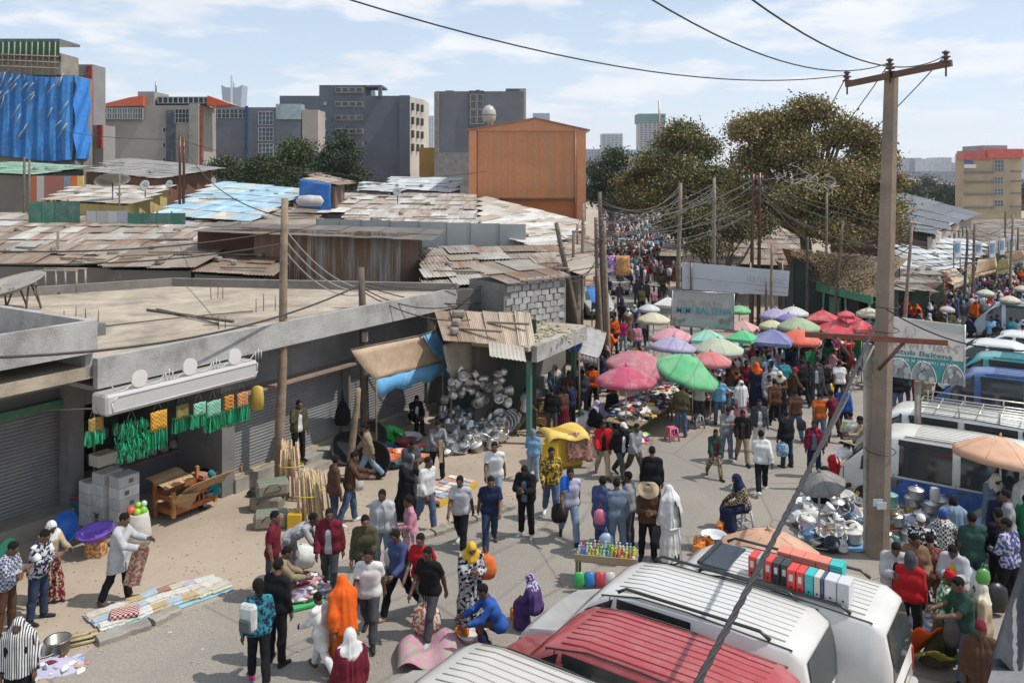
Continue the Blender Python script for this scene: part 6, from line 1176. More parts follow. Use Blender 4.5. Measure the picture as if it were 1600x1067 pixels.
mk('lettering', text_mesh('TOYOTA', .26), 'plastic', pk, (.35, .05, .05), M4=Matrix.Translation((-.55, -.062, .66)) @ Matrix.Rotation(R(90), 4, 'X'))
# ring binders on the white van's roof: V4 local frame
vr = V4.rotation_euler.z; v0 = Vector(V4.location)
cols_ = [((.62, .05, .04), 1), ((.33, .35, .33), 0), ((.62, .05, .04), 1), ((.035, .035, .038), 1), ((.035, .035, .038), 1), ((.62, .05, .04), 1), ((.62, .05, .04), 1), ((.03, .42, .44), 0), ((.55, .52, .45), 0), ((.06, .08, .2), 0), ((.55, .56, .57), 0), ((.55, .56, .57), 0)]
RB = Matrix.Rotation(vr, 3, 'Z'); xx = 2.6; words = ['red ring binder first in the van roof row', 'grey ring binder with bright label second in the van roof row', 'red ring binder next to the two black ones', 'black ring binder after the third red one', 'second black ring binder on the van roof', 'red ring binder after the black pair', 'red ring binder next to the teal one', 'teal ring binder on the van roof', 'cream ring binder beside the teal one', 'thin navy file beside the cream binder', 'silver grey file box near the van tail', 'last silver grey file box at the van tail']
for i, (c, lab) in enumerate(cols_):
    w_ = [.115, .115, .115, .115, .115, .13, .115, .125, .09, .04, .17, .17][i]; xx += w_ / 2 + .012; p = v0 + RB @ Vector((xx, -.36 + (0 if i < 5 else -.1), 1.935)); xx += w_ / 2
    t = thing('ring_binder', words[i], 'binder', p, vr, 'office binders on the white van'); MB().rbox((0, 0, .165), (w_, .29, .33), .008).build('case', 'plastic', t, c)
    if lab: MB().box((0, -.1465, .21), (w_ * .45, .004, .1)).build('label_card', 'card', t, (.6, .6, .58))
    MB().lathe([(0, 0), (.016, 0), (.016, .004), (0, .004)], 10, smooth=False).build('finger_hole', 'plastic', t, (.02, .02, .02), M4=Matrix.Translation((0, -.1462, .07)) @ Matrix.Rotation(R(90), 4, 'X'))
for i in range(5):
    p = v0 + RB @ Vector((3.05 + i * .2, .02, 1.935)); t = thing('folder_stack', ['salmon folder pile behind the black binders', 'salmon folder pile in the middle of the van roof', 'salmon folder pile behind the red pair', 'salmon folder pile behind the teal binder', 'teal folder pile at the van tail'][i], 'folders', p, vr, 'folder piles on the white van')
    for k in range(7): MB().box((rnd.uniform(-.01, .01), 0, .025 + k * .05), (.19, .26, .042)).build('folder', 'card', t, (.62, .2, .15) if i < 4 else (.05, .42, .42))
# grey roof ledge with dark cloth right by the viewer
pg = thing('balcony_ledge', 'grey concrete balcony ledge with dark cloth draped over it close to the viewer', 'ledge', (2.6, 3.4, 6.2))
A_, B_ = D(1536, 1090, 3.2) - Vector(pg.location), D(1612, 845, 4.9) - Vector(pg.location); d = (B_ - A_)
MB().prism([A_, B_, B_ + Vector((1.2, 0, .0)), A_ + Vector((1.2, 0, 0))], (0, 0, -.5)).build('ledge', 'concrete', pg, (.2, .2, .21))
MB().grid(lambda u, v: lerp(A_, B_, .12 + .9 * u) + Vector((-.012 + .14 * v, 0, .02 + .03 * math.sin(v * 6 + u * 9) * (1 if v > 0 else 0))), 20, 6, .006).build('cloth', 'fabric', pg, (.045, .047, .055))
# ------------------------------------------------------------------ goods
def mixed(name, cols, rough=.9):
    # every separate scrap of the heap takes its own colour
    m = bpy.data.materials.new(name); m.use_nodes = True; t = m.node_tree; P = t.nodes['Principled BSDF']; g = t.nodes.new('ShaderNodeNewGeometry'); r = t.nodes.new('ShaderNodeValToRGB'); r.color_ramp.interpolation = 'CONSTANT'
    while len(r.color_ramp.elements) < len(cols): r.color_ramp.elements.new(.5)
    for i, c in enumerate(cols): r.color_ramp.elements[i].position = i / len(cols); r.color_ramp.elements[i].color = (*c, 1)
    t.links.new(g.outputs['Random Per Island'], r.inputs[0]); t.links.new(r.outputs[0], P.inputs['Base Color']); P.inputs['Roughness'].default_value = rough; MT[name] = m
mixed('cloth_mix', [C[k] for k in 'black white red navy dgrey maroon lgrey rust black sky cream olive pink jeans brown white black yellow indigo khaki'.split()])
mixed('pastel_mix', [C[k] for k in 'white cream lgrey pink sky white lilac tan white maroon steel cream'.split()]); mixed('bright_mix', [C[k] for k in 'yellow red white green sky orange white magenta teal lime cream blue'.split()], .5)
mixed('green_mix', [(.01, .22, .09), (.02, .33, .14), (.008, .14, .06), (.03, .4, .2)], .35); mixed('tan_mix', [(.55, .42, .25), (.62, .5, .33), (.5, .36, .2)], .8)
def lump(b, c, s, q):
    # a crumpled scrap of cloth
    n = 6; prof = [(.05, .0), (1.0, .12), (.85, .5), (.3, .75), (.02, .7)]; ph = q.uniform(0, 6); a0 = q.uniform(0, 3); sy = q.uniform(.5, 1)
    vs = []
    for r, z in prof:
        for j in range(n): a = 2 * math.pi * j / n; k = 1 + .3 * math.sin(2 * a + ph) + q.uniform(-.2, .2); x, y = r * k * math.cos(a), r * k * math.sin(a) * sy; vs.append((c[0] + s * (x * math.cos(a0) - y * math.sin(a0)), c[1] + s * (x * math.sin(a0) + y * math.cos(a0)), c[2] + s * z * q.uniform(.4, .6)))
    b.add(vs, [(i * n + j, i * n + (j + 1) % n, (i + 1) * n + (j + 1) % n, (i + 1) * n + j) for i in range(4) for j in range(n)], True)
def heap(label, px, py, rx_, ry_, h, n, m='cloth_mix', s=(.08, .16), base=0., rot=0., cat='clothes', seed=0, name='clothes_heap'):
    q = random.Random(seed or px); b = MB(); c = G(px, py); M2 = Matrix.Rotation(rot, 3, 'Z')
    b.lathe([(1, 0), (.75, h * .45), (.4, h * .8), (.05, h * .93)], 14, sx=rx_ * .9, sy=ry_ * .9)
    for i in range(n):
        r = math.sqrt(q.random()); a = q.uniform(0, 6.28); z = h * (1 - r ** 1.6) * .96; lump(b, (rx_ * r * math.cos(a), ry_ * r * math.sin(a), z - .02), q.uniform(*s) * 1.25, q)
    o_ = b.build(name, m, None, loc=(c.x, c.y, base), rz=rot); return tag(o_, label, cat, kind='stuff')
def table(label, px, py, w, d, h, rz=0, col=(.25, .18, .11), name='trestle_table'):
    t = thing(name, label, 'table', G(px, py), rz); MB().box((0, 0, h - .02), (w, d, .04)).build('table_top', 'wood', t, col)
    for sx_ in (-1, 1):
        for sy_ in (-1, 1): MB().box((sx_ * (w / 2 - .06), sy_ * (d / 2 - .06), (h - .04) / 2), (.06, .06, h - .04)).build('leg', 'wood', t, col)
    return t
PROF = {'basin': [(0, .012), (.30, .012), (.36, .06), (.45, .2), (.49, .21), (.49, .2), (.455, .19), (.37, .03), (.3, .0), (0, .0)], 'pot': [(0, 0), (.14, 0), (.16, .02), (.165, .2), (.185, .205), (.185, .215), (.155, .21), (.15, .03), (0, .02)],
 'lidpot': [(0, 0), (.15, 0), (.17, .03), (.17, .2), (.185, .21), (.17, .225), (.08, .265), (.02, .275), (.02, .3), (.035, .315), (0, .32)], 'tray': [(0, .01), (.26, .012), (.3, .035), (.31, .03), (.26, 0), (0, 0)], 'kettle': [(0, 0), (.1, 0), (.125, .06), (.11, .16), (.06, .2), (.06, .24), (.075, .25), (.02, .27), (0, .285)], 'bucket': [(0, .01), (.12, .01), (.16, .28), (.172, .285), (.172, .275), (.155, .27), (.115, 0), (0, 0)],
 'jar': [(0, 0), (.09, 0), (.095, .02), (.095, .2), (.085, .22), (.085, .26), (0, .265)], 'bottle': [(0, 0), (.035, 0), (.037, .14), (.015, .18), (.015, .21), (.02, .215), (.02, .235), (0, .235)]}
PM = {}
for k, p in PROF.items(): PM[k] = MB().lathe(p, 24 if k == 'basin' else 16).mesh(k)
PMM = {}
def ware(kind, name, label, loc, col, m='plastic', s=1., rot=(0, 0, 0), cat=None, group=None):
    key = (kind, m)
    if key not in PMM: me = PM[kind].copy(); me.materials.append(MT[m]); PMM[key] = me
    o_ = mk(name, PMM[key], None, None, col, loc=loc); o_.rotation_euler = rot; o_.scale = (s, s, s) if not hasattr(s, '__len__') else s; return tag(o_, label, cat or name.split('_')[-1], group)
def gz(px, py, z=0): v = G(px, py); v.z = z; return v
# basins by the corner shop
for k, (px, py, c, s, rot, lab) in enumerate(((20, 884, (.03, .4, .22), .62, (R(68), 0, R(-25)), 'pale green ribbed basin standing on edge by the corner shop'), (107, 850, (.01, .13, .55), .78, (R(62), 0, R(-18)), 'large blue basin propped on its edge'), (150, 866, (.2, .1, .55), .8, (R(8), R(-4), 0), 'purple and white basin resting on a small box'))):
    z = (.28, .34, .38)[k]; ware('basin', 'plastic_basin', lab, gz(px, py, z), c, 'plastic', s, rot, 'basin')
tag(MB().rbox((0, 0, .18), (.36, .3, .36), .01).build('carton_box', 'spots', None, (.35, .12, .06), loc=gz(150, 868), col2=(.5, .35, .15)), 'small printed box under the purple basin', 'box')
for i, (px, py, z, c) in enumerate(((120, 815, 0, (.03, .25, .32)), (120, 815, .16, (.12, .25, .5)), (120, 815, .3, (.03, .3, .3)), (120, 815, .42, (.55, .08, .25)), (160, 822, 0, (.55, .42, .1)), (160, 822, .12, (.03, .3, .38)), (161, 820, .25, (.05, .28, .3)))):
    ware('bucket', 'plastic_tub', ['dark teal tub at the bottom of the tub stack', 'blue tub second in the tub stack', 'teal tub third in the tub stack', 'pink tub on top of the tub stack', 'yellow tub at the bottom beside the cartons', 'teal tub nested in the yellow one', 'upper green tub beside the cartons'][i], gz(px, py, z), c, 'plastic', (1.15, 1.15, .9), cat='tub')
ware('bucket', 'orange_bucket', 'small orange bucket on the ground between the basin and the two shoppers', gz(28, 905), (.7, .3, .03), 'plastic', .8, cat='bucket')
# sack with balls
t = thing('sack', 'tall white sack full of bright plastic balls and bottles', 'sack', G(215, 850)); MB().lathe([(0, 0), (.26, .01), (.3, .2), (.28, .5), (.24, .7), (.22, .72), (0, .68)], 14, wob=lambda a, i: 1 + .06 * math.sin(3 * a + i)).build('bag', 'fabric', t, (.5, .48, .44))
for i, (x, y, z, r, c) in enumerate(((-.12, -.06, .78, .1, (.65, .1, .03)), (.04, -.1, .77, .08, (.35, .55, .03)), (.12, .02, .76, .09, (.2, .5, .05)), (-.02, .08, .85, .08, (.3, .55, .05)), (.1, .1, .88, .07, (.5, .55, .55)), (-.16, .08, .74, .07, (.03, .06, .3)))): MB().lathe([(r * math.sin(k * math.pi / 8), -r * math.cos(k * math.pi / 8)) for k in range(9)], 12, (x, y, z)).build('ball', 'plastic', t, c)
# cartons stacked outside the open shop
q = random.Random(17); n = 0
pos = {0: 'at the foot', 1: 'second up', 2: 'third up', 3: 'fourth up', 4: 'on top'}
for c_ in range(3):
    for r_ in range(5):
        if c_ == 0 and r_ == 4: continue
        p = G((147, 168, 194)[c_], (816, 820, 826)[c_]); w, d, h = .52, .42, .255
        t = thing('carton', 'white printed carton %s in the %s column of the carton stack' % (pos[r_], ['inner', 'middle', 'outer'][c_]), 'box', (p.x, p.y, r_ * .262), UA + q.uniform(-.06, .06), 'cartons stacked at the open shop'); g = q.uniform(.5, .66)
        MB().rbox((0, 0, h / 2), (w, d, h), .012).build('case', 'card', t, (g, g * .98, g * .95)); MB().box((0, 0, h + .001), (w * .98, .06, .004)).build('tape', 'plastic', t, (.4, .36, .3)); MB().box((q.uniform(-.08, .08), -d / 2 - .002, h * .5), (.12, .004, .1)).build('print', 'card', t, (.16, .15, .14))
p = G(158, 812) + Vector((0, .1, 1.315)); t = thing('carton', 'cream carton lying on the back of the carton stack', 'box', p, UA); MB().rbox((0, 0, .14), (.5, .4, .28), .015).build('case', 'card', t, (.55, .5, .38)); MB().box((0, 0, .281), (.49, .06, .004)).build('tape', 'plastic', t, (.4, .35, .25))
# shelves inside the open shop with tins
t = thing('shop_shelf', 'dim shelf unit with jars inside the open shop', 'shelf', FP(lerp(sI, sB, .5), -3.6), UA)
for z in (.6, 1.2, 1.8, 2.3): MB().box((0, 0, z), (4.2, .4, .04)).build('shelf', 'wood', t, (.12, .1, .08))
for x in (-2.1, 0, 2.1): MB().box((x, 0, 1.2), (.05, .4, 2.4)).build('upright', 'wood', t, (.1, .08, .07))
for i in range(26): p = FP(lerp(sI, sB, .5) + q.uniform(-2, 2), -3.55, q.choice((.62, 1.22, 1.82))); ware('jar', 'glass_jar', 'jar on the shelf inside the open shop', p, q.choice([(.4, .35, .25), (.2, .25, .3), (.5, .3, .1), (.3, .32, .34)]), 'plastic', 1., cat='jar', group='jars in the open shop')
t = thing('shop_counter', 'grey counter across the open shop front with cushions on it', 'counter', FP(lerp(sI, sB, .62), -2.0), UA); MB().box((0, 0, .45), (3.4, .5, .9)).build('front', 'plaster', t, (.1, .11, .13)); MB().box((0, 0, .92), (3.5, .6, .04)).build('top', 'wood', t, (.2, .16, .12))
for i in range(7): p = FP(lerp(sI, sB, .36) + i * .34, -1.95, .94); tag(MB().lathe([(.05, 0), (.15, .02), (.16, .1), (.1, .2), (.02, .22)], 10, sx=1, sy=.8).build('wrapped_parcel', 'spots', None, (.36, .33, .28), loc=p, col2=(.2, .22, .25)), 'wrapped parcel in the row on the open shop counter', 'parcel', 'parcels on the shop counter')
# orange wooden bed frame with cardboard over it
t = thing('wooden_crib', 'orange varnished wooden cot frame standing outside the open shop', 'furniture', G(290, 800), UA)
for x in (-.6, .6):
    for y in (-.35, .35): MB().box((x, y, .45), (.08, .08, .9 if y > 0 else .62)).build('leg', 'wood', t, (.5, .22, .06))
for z in (.25, .55): 
    for y in (-.35, .35): MB().box((0, y, z), (1.2, .04, .12)).build('rail', 'wood', t, (.42, .13, .04))
    for x in (-.6, .6): MB().box((x, 0, z), (.04, .7, .12)).build('rail', 'wood', t, (.42, .13, .04))
for k in range(9): MB().box((-.5 + k * .125, -.35, .42), (.03, .03, .3)).build('spindle', 'wood', t, (.42, .14, .045))
MB().box((0, 0, .3), (1.15, .66, .03)).build('base_board', 'wood', t, (.3, .1, .035))
for i, (off, rot_, sz, lab) in enumerate((((.1, -.5, .66), (R(-40), 0, UA), (1.3, 1.1), 'large brown cardboard sheet leaning over the orange cot'), ((-.35, .1, .93), (R(14), 0, UA + .1), (.9, .7), 'flat cardboard lid lying on the orange cot'), ((-.4, -.5, .5), (R(-52), R(8), UA - .25), (.5, .6), 'torn cardboard flap hanging off the orange cot'))):
    p = Vector((*G(290, 800)[:2], 0)) + Matrix.Rotation(UA, 3, 'Z') @ Vector(off); b = MB(); b.grid(lambda u, v: ((u - .5) * sz[0], (v - .5) * sz[1], .03 * abs(math.sin(math.pi * (v * 2)))), 4, 6, .01, False); o_ = b.build('cardboard_sheet', 'card', None, (.42, .27, .14), loc=p); o_.rotation_euler = rot_; tag(o_, lab, 'cardboard')
for i in range(5):
    p = G(318 + 13 * i, 778 - 5 * i); t = thing('cardboard_bale', ['tied cardboard bale beside the seated child', 'second tied cardboard bale at the shop corner', 'third tied cardboard bale at the shop corner', 'fourth bale leaning on the shop pillar', 'end bale of flattened boxes by the pillar'][i], 'cardboard', p, UA + .1 * i)
    for k in range(9): MB().box((rnd.uniform(-.02, .02), 0, .04 + k * .075), (.42, .5, .06), rnd.uniform(-.06, .06)).build('flat_box', 'card', t, [x * rnd.uniform(.7, 1.15) for x in (.38, .26, .15)])
p = G(350, 768) + Vector((0, 0, .68)); tag(MB().rbox((0, 0, .2), (.34, .3, .4), .02).build('green_box', 'spots', None, (.25, .5, .06), loc=p, rz=UA, col2=(.3, .1, .4)), 'bright green printed box on the cardboard bales', 'box')
# green fringed bags and pom poms under the canopy
def fringe(label, px, py, d, w, hh, panel=None, p2=None, full=False):
    s_ = s_at(px, d); p = FP(s_, d); Y = p.y; ztop = H - (py - HY) * Y / F; t = thing('fringed_bag', label, 'bag', (p.x, p.y, ztop), UA, 'fringed goods hanging under the canopy'); q = random.Random(px); b = MB()
    for i in range(420 if full else 90):
        x = q.uniform(-.5, .5) * w; y = q.uniform(-.5, .5) * (w * .6 if full else .1); z0 = -q.uniform(0, .9 if full else .2) * hh if full else -hh * .45; ln = hh * (q.uniform(.1, .24) if full else q.uniform(.42, .6)); dx_ = q.uniform(-.05, .05)
        z1 = max(-hh * 1.02, z0 - ln); b.add([(x - .009, y, z0), (x + .009, y + .004, z0), (x + dx_ + .009, y + q.uniform(-.04, .04), z1), (x + dx_ - .009, y, z1)], [(0, 1, 2, 3)])
    b.build('fringe', 'green_mix', t)['kind'] = 'stuff'; MB().tube([(-.1, 0, .0), (0, 0, .22), (.1, 0, .0)], .008, 4).build('handle', 'rubber', t, (.2, .2, .2))
    if panel: MB().grid(lambda u, v: ((u - .5) * w * .8, -.03 - .02 * math.sin(u * 9), -.02 - v * hh * .5), 6, 4, .02).build('panel', 'check', t, panel, col2=p2 or (.5, .3, .03))
for i, a_ in enumerate(((148, 650, 1.2, .4, .6, (.03, .2, .09), (.5, .15, .03)), (205, 655, 1.3, .62, .85, None, None, True), (246, 640, 1.4, .5, .85, (.45, .1, .03), (.5, .4, .05)), (283, 630, 1.2, .4, .65, (.04, .22, .1), (.4, .14, .03)), (310, 627, 1.4, .4, .6, (.35, .5, .42), (.03, .3, .14)), (332, 624, 1.4, .48, .75, (.3, .42, .36), (.05, .3, .17)), (356, 616, 1.4, .34, .75, (.5, .3, .04), (.3, .05, .03)), (377, 611, 1.4, .4, .72, (.5, .33, .05), (.3, .06, .12)))):
    fringe(['green fringed bag with round emblem hanging by the pillar', 'bushy bright green tinsel pom pom', 'fringed bag with red and yellow star panel', 'fringed bag in clear plastic with square motif', 'pale fringed bag with white square motif', 'fringed bag with silver star panel', 'narrow fringed bag with yellow stripes', 'fringed bag with multicoloured woven panel'][i], *a_)
p = FP(s_at(402, 1.3), 1.3); z = H - (602 - HY) * p.y / F; tag(MB().lathe([(.03, 0), (.14, -.05), (.17, -.3), (.15, -.6), (.02, -.62)], 12, sy=.5).build('gold_bag', 'tarp', None, (.5, .33, .06), loc=(p.x, p.y, z)), 'gold plastic bag hanging at the canopy end', 'bag')
p = FP(s_at(535, .25), .25); tag(MB().lathe([(.02, 1.9), (.05, 1.6), (.2, 1.3), (.24, 1.0), (.18, .85), (.02, .82)], 12, sy=.6, wob=lambda a, i: 1 + .12 * math.sin(3 * a + i)).build('black_bag', 'fabric', None, (.015, .015, .018), loc=p), 'black bag hanging on the pillar between the shutters', 'bag'); tag(MB().tube([FP(s_at(535, .25), .25, 1.88), FP(s_at(535, .25), .2, 2.7)], .012, 5).build('bag_cord', 'rubber', None, (.03, .03, .03)), 'cord holding the black bag on the pillar', 'cord')
p = FP(s_at(398, .6), .6); tag(MB().lathe([(.02, 0), (.18, .02), (.2, .1), (.1, .2), (.02, .22)], 10, wob=lambda a, i: 1 + .15 * math.sin(3 * a + i)).build('bin_bag', 'tarp', None, (.015, .015, .015), loc=p), 'small black bin bag on the ground at the shutter', 'bag')
# clothes mat on the pavement
mt = [G(*p) for p in ((128, 962), (170, 990), (366, 922), (318, 905), (245, 918))]
b = MB(); b.prism([(p.x, p.y, .008) for p in mt], (0, 0, .012)); tag(b.build('ground_sheet', 'tarp', None, (.25, .47, .56)), 'pale blue plastic sheet spread on the pavement for folded cloth', 'sheet')
q = random.Random(12); k = 0
for i in range(8):
    for j in range(3):
        u, v = (i + .5) / 8, (j + .5) / 3; p = lerp(lerp(mt[0], mt[4] if u < .5 else mt[3], 1 if False else 0), mt[0], 0); fr = lerp(mt[1], mt[2], u); bkp = lerp(mt[0], mt[4], u * 2) if u < .5 else lerp(mt[4], mt[3], u * 2 - 1); p = lerp(fr, bkp, lerp(.12, .88, v))
        cc = q.choice([(.6, .58, .53), (.55, .5, .42), (.4, .48, .55), (.62, .6, .56), (.5, .38, .22), (.35, .2, .15), (.45, .42, .5)]); t = thing('folded_cloth', 'folded patterned cloth laid out on the blue ground sheet', 'cloth', (p.x, p.y, .022 + .0006 * (i * 3 + j)), UA + q.uniform(-.3, .1) - .15, 'folded cloths on the ground sheet')
        MB().rbox((0, 0, .015), (.42, .3, .03), .008).build('fold', 'spots', t, cc, col2=[x * q.uniform(.5, .9) for x in cc]); MB().rbox((.01, .03, .042), (.4, .2, .02), .006).build('upper_fold', 'fabric', t, [x * .9 for x in cc])
p = G(195, 960, .07); tag(MB().rbox((0, 0, .04), (.5, .34, .08), .02).build('red_cloth', 'check', None, (.28, .02, .03), loc=p, rz=.4, col2=(.5, .45, .4)), 'dark red checked cloth folded on the ground sheet', 'cloth')
# brazier goods near the kerb
for i in range(9): a = G(112 + i * 3.4, 1008 - (i % 3) * 5); tag(MB().tube([Vector((a.x - .22, a.y - .1, .05 + .05 * (i % 2))), Vector((a.x + .2, a.y + .12, .05 + .05 * (i % 2)))], .022, 6).build('firewood_stick', 'wood', None, (.45, .36, .2)), 'pale stick in the little bundle by the kerb', 'stick', 'sticks bundled by the kerb')
ware('pot', 'charcoal_stove', 'small dented metal charcoal stove on the pavement edge', gz(90, 1020), (.3, .28, .25), 'steel', 1.2, cat='stove'); ware('basin', 'enamel_bowl', 'white enamel bowl beside the charcoal stove', gz(68, 1025), (.6, .58, .54), 'plastic', .5, cat='bowl'); heap('rags and small wares on a dark cloth near the kerb', 85, 1042, .6, .35, .12, 40, 'pastel_mix', (.03, .09), cat='goods', name='goods_pile')
# broom handles leaning in two bundles, bags and crate
def bundle(label, px, py, hgt, n, seed, lean):
    c = G(px, py); t = thing('broom_handles', label, 'broom handles', c); q = random.Random(seed)
    for i in range(n):
        x, y = q.uniform(-.3, .3), q.uniform(-.16, .16); h_ = hgt * q.uniform(.86, 1.06); MB().tube([(x, y, 0), (x * .75 + lean[0] * h_, y * .7 + lean[1] * h_, h_)], .017, 5).build('stick', 'wood', t, [v * q.uniform(.85, 1.1) for v in (.62, .47, .28)])
    MB().tube([(.32 * math.cos(a) + lean[0] * hgt * .6, .19 * math.sin(a) + lean[1] * hgt * .6, hgt * .6) for a in [k * .524 for k in range(13)]], .014, 4).build('binding', 'plastic', t, (.6, .45, .05))
bundle('bundle of pale broom handles leaning on the bare wooden pole', 456, 780, 1.45, 34, 1, (-.04, .05)); bundle('second sheaf of broom handles spread in front of the plaid bags', 487, 826, 1.3, 40, 2, (-.12, .1)); bundle('short sheaf of broom handles behind the two sheaves', 495, 800, 1.0, 20, 5, (-.05, .06))
for i, (px, py, z, lab) in enumerate(((418, 795, 0, 'green plaid zip bag at the back of the bag pile'), (424, 822, 0, 'grey green plaid zip bag at the front of the bag pile'), (425, 795, .36, 'plaid zip bag lying on top of the bag pile'))):
    t = thing('plaid_bag', lab, 'bag', gz(px, py, z), .2 * i); MB().rbox((0, 0, .18), (.8, .45, .36), .07).build('body', 'hstripe', t, (.16, .2, .15), col2=(.3, .22, .18)); MB().tube([(-.2, -.24, .2), (-.1, -.3, .34), (.1, -.3, .34), (.2, -.24, .2)], .015, 5).build('strap', 'fabric', t, (.1, .1, .1))
tag(MB().rbox((0, 0, .2), (.34, .3, .4), .02).build('yellow_crate', 'plastic', None, (.6, .35, .02), loc=gz(462, 826)), 'yellow plastic crate beside the broom handles', 'crate')
ware('basin', 'black_tub', 'black rubber tub standing on edge behind the dark pole', gz(541, 722, .42), (.015, .015, .017), 'rubber', 1.0, (R(70), 0, R(20)), 'tub'); ware('basin', 'black_tub', 'black rubber tub leaning on the stub pole', gz(585, 742, .42), (.015, .015, .017), 'rubber', 1.1, (R(74), 0, R(-10)), 'tub'); ware('basin', 'black_tub', 'black rubber tub against the second shutter', gz(580, 702, .42), (.015, .015, .017), 'rubber', .9, (R(76), 0, R(30)), 'tub')
for i, (px, py, c, s) in enumerate(((598, 698, (.03, .4, .06), .95), (613, 690, (.05, .42, .07), 1.0), (628, 688, (.03, .36, .06), .95), (608, 704, (.02, .08, .4), .7), (635, 701, (.2, .03, .05), .9), (650, 708, (.2, .03, .05), .85), (603, 713, (.6, .14, .06), .75), (612, 722, (.6, .15, .07), .75), (628, 712, (.62, .22, .12), .75), (661, 718, (.6, .2, .1), .65), (617, 730, (.03, .1, .12), .75), (633, 728, (.02, .12, .12), .75), (640, 719, (.03, .16, .14), .7), (640, 690, (.5, .5, .5), 1.0), (597, 722, (.55, .12, .05), .6), (668, 708, (.04, .18, .15), .6))):
    ware('basin', 'plastic_basin', ['lime green basin leaning at the shutter', 'wide green basin behind the lime one', 'green basin nearest the steel tray', 'deep blue basin among the green ones', 'maroon basin in the middle of the basin display', 'second maroon basin next to the first', 'orange marbled basin at the front row', 'orange basin in front of the marbled one', 'peach basin behind the dark teal ones', 'peach basin at the right end of the display', 'dark teal basin at the front edge', 'dark teal basin beside the first teal one', 'teal basin under the maroon ones', 'pale steel tray at the back of the basin display', 'small orange basin by the walking man', 'small teal basin next to the standing seller'][i], gz(px, py, .02 + (.12 if i in (1, 4) else 0)), c, 'plastic', s * .8, (R(28 if i < 3 else 6), 0, i), 'basin')
# awnings and pots
awning('tan canvas awning with sky blue tarp hanging from its front edge', [G(588, 592, 2.35), G(716, 558, 2.3), G(676, 520, 3.3), G(548, 546, 3.3)], (.42, .3, .2), .48, vcol=(.12, .36, .62)); awning('sky blue tarp strip over the end of the tan awning', [G(692, 563, 2.36), G(718, 556, 2.34), G(680, 517, 3.34), G(660, 523, 3.34)], (.14, .36, .6), 0)
awning('creased grey tan tarp hung steeply over the pots', [G(705, 592, 1.95), G(790, 572, 2.0), G(752, 520, 3.2), G(692, 540, 3.1)], (.4, .35, .27), .05)
q = random.Random(31)
for i in range(120):
    px = q.uniform(690, 790); py = q.uniform(672, 712) + (px - 690) * -.1; back = (710 - py) / 50; kind = q.choice(['pot', 'lidpot', 'kettle', 'tray', 'pot', 'jar', 'lidpot']); z = max(0, back) * .9 * q.random() ** .5
    ware(kind, 'steel_' + {'lidpot': 'pot', 'jar': 'canister'}.get(kind, kind), 'shiny %s in the kitchenware heap under the grey tarp' % {'lidpot': 'lidded pot', 'jar': 'steel canister'}.get(kind, 'steel ' + kind), gz(px, py, z), (.6, .59, .57), 'steel', q.uniform(.7, 1.25), (q.uniform(-.5, .9), q.uniform(-.5, .5), q.uniform(0, 6)), kind if kind not in ('lidpot', 'jar') else 'pot', 'kitchenware under the grey tarp')
for i in range(46):
    px = q.uniform(692, 792); b_ = G(px, 690); ware(q.choice(['kettle', 'pot', 'bucket']), 'hanging_pot', 'steel vessel hanging in the row under the pot shop roof', (b_.x, b_.y + q.uniform(-.1, .5), q.uniform(1.1, 2.2)), (.6, .58, .55), 'steel', q.uniform(.6, 1.0), (R(q.uniform(60, 120)), q.uniform(-.4, .4), q.uniform(0, 6)), 'pot', 'vessels hanging at the pot shop')
for i in range(5): ware('tray', 'round_tray', 'large round steel tray leaning at the end of the pot heap', gz(780 + i * 5, 680 - i * 2, .34), (.6, .6, .6), 'steel', 1.15, (R(76), 0, R(-15 + 6 * i)), 'tray', 'trays leaning at the pot heap')
heap('mixed red orange and white small wares in front of the pot shop', 735, 672, 1.2, .6, .35, 90, 'bright_mix', (.04, .1), cat='goods', name='goods_pile', rot=UA); heap('dark wares stacked at the back of the pot shop', 715, 655, 1.0, .5, 1.1, 60, 'cloth_mix', (.08, .18), cat='goods', name='goods_pile', rot=UA)
t = thing('wooden_stool', 'small pale wooden stool in front of the round trays', 'stool', G(781, 690)); MB().box((0, 0, .4), (.3, .3, .04)).build('seat', 'wood', t, (.55, .38, .16))
for sx_ in (-1, 1):
    for sy_ in (-1, 1): MB().box((sx_ * .12, sy_ * .12, .19), (.04, .04, .38)).build('leg', 'wood', t, (.5, .34, .15))
# plastic stools
def stool(label, px, py, c, s=1.):
    t = thing('plastic_stool', label, 'stool', G(px, py), .3); MB().rbox((0, 0, .4), (.28, .28, .05), .02).build('seat', 'plastic', t, c)
    for sx_ in (-1, 1):
        for sy_ in (-1, 1): MB().tube([(sx_ * .12, sy_ * .12, .39), (sx_ * .165, sy_ * .165, 0)], .028, 4).build('leg', 'plastic', t, c)
    for sx_, sy_ in ((1, 0), (0, 1), (-1, 0), (0, -1)): MB().box((sx_ * .14, sy_ * .14, .16), (.03 if sx_ else .26, .03 if sy_ else .26, .04)).build('rung', 'plastic', t, c)
stool('rose pink plastic stool in front of the clothes tables', 1050, 688, (.6, .12, .2)); stool('pale pink plastic stool under the seated woman', 925, 682, (.55, .3, .32)); stool('grey plastic stool behind the olive jacket man', 1090, 668, (.2, .22, .24)); stool('green plastic stool under the trader with the grey parasol', 1274, 802, (.03, .3, .18)); stool('white plastic stool under the woman by the orange jerrycans', 1162, 824, (.5, .5, .5))
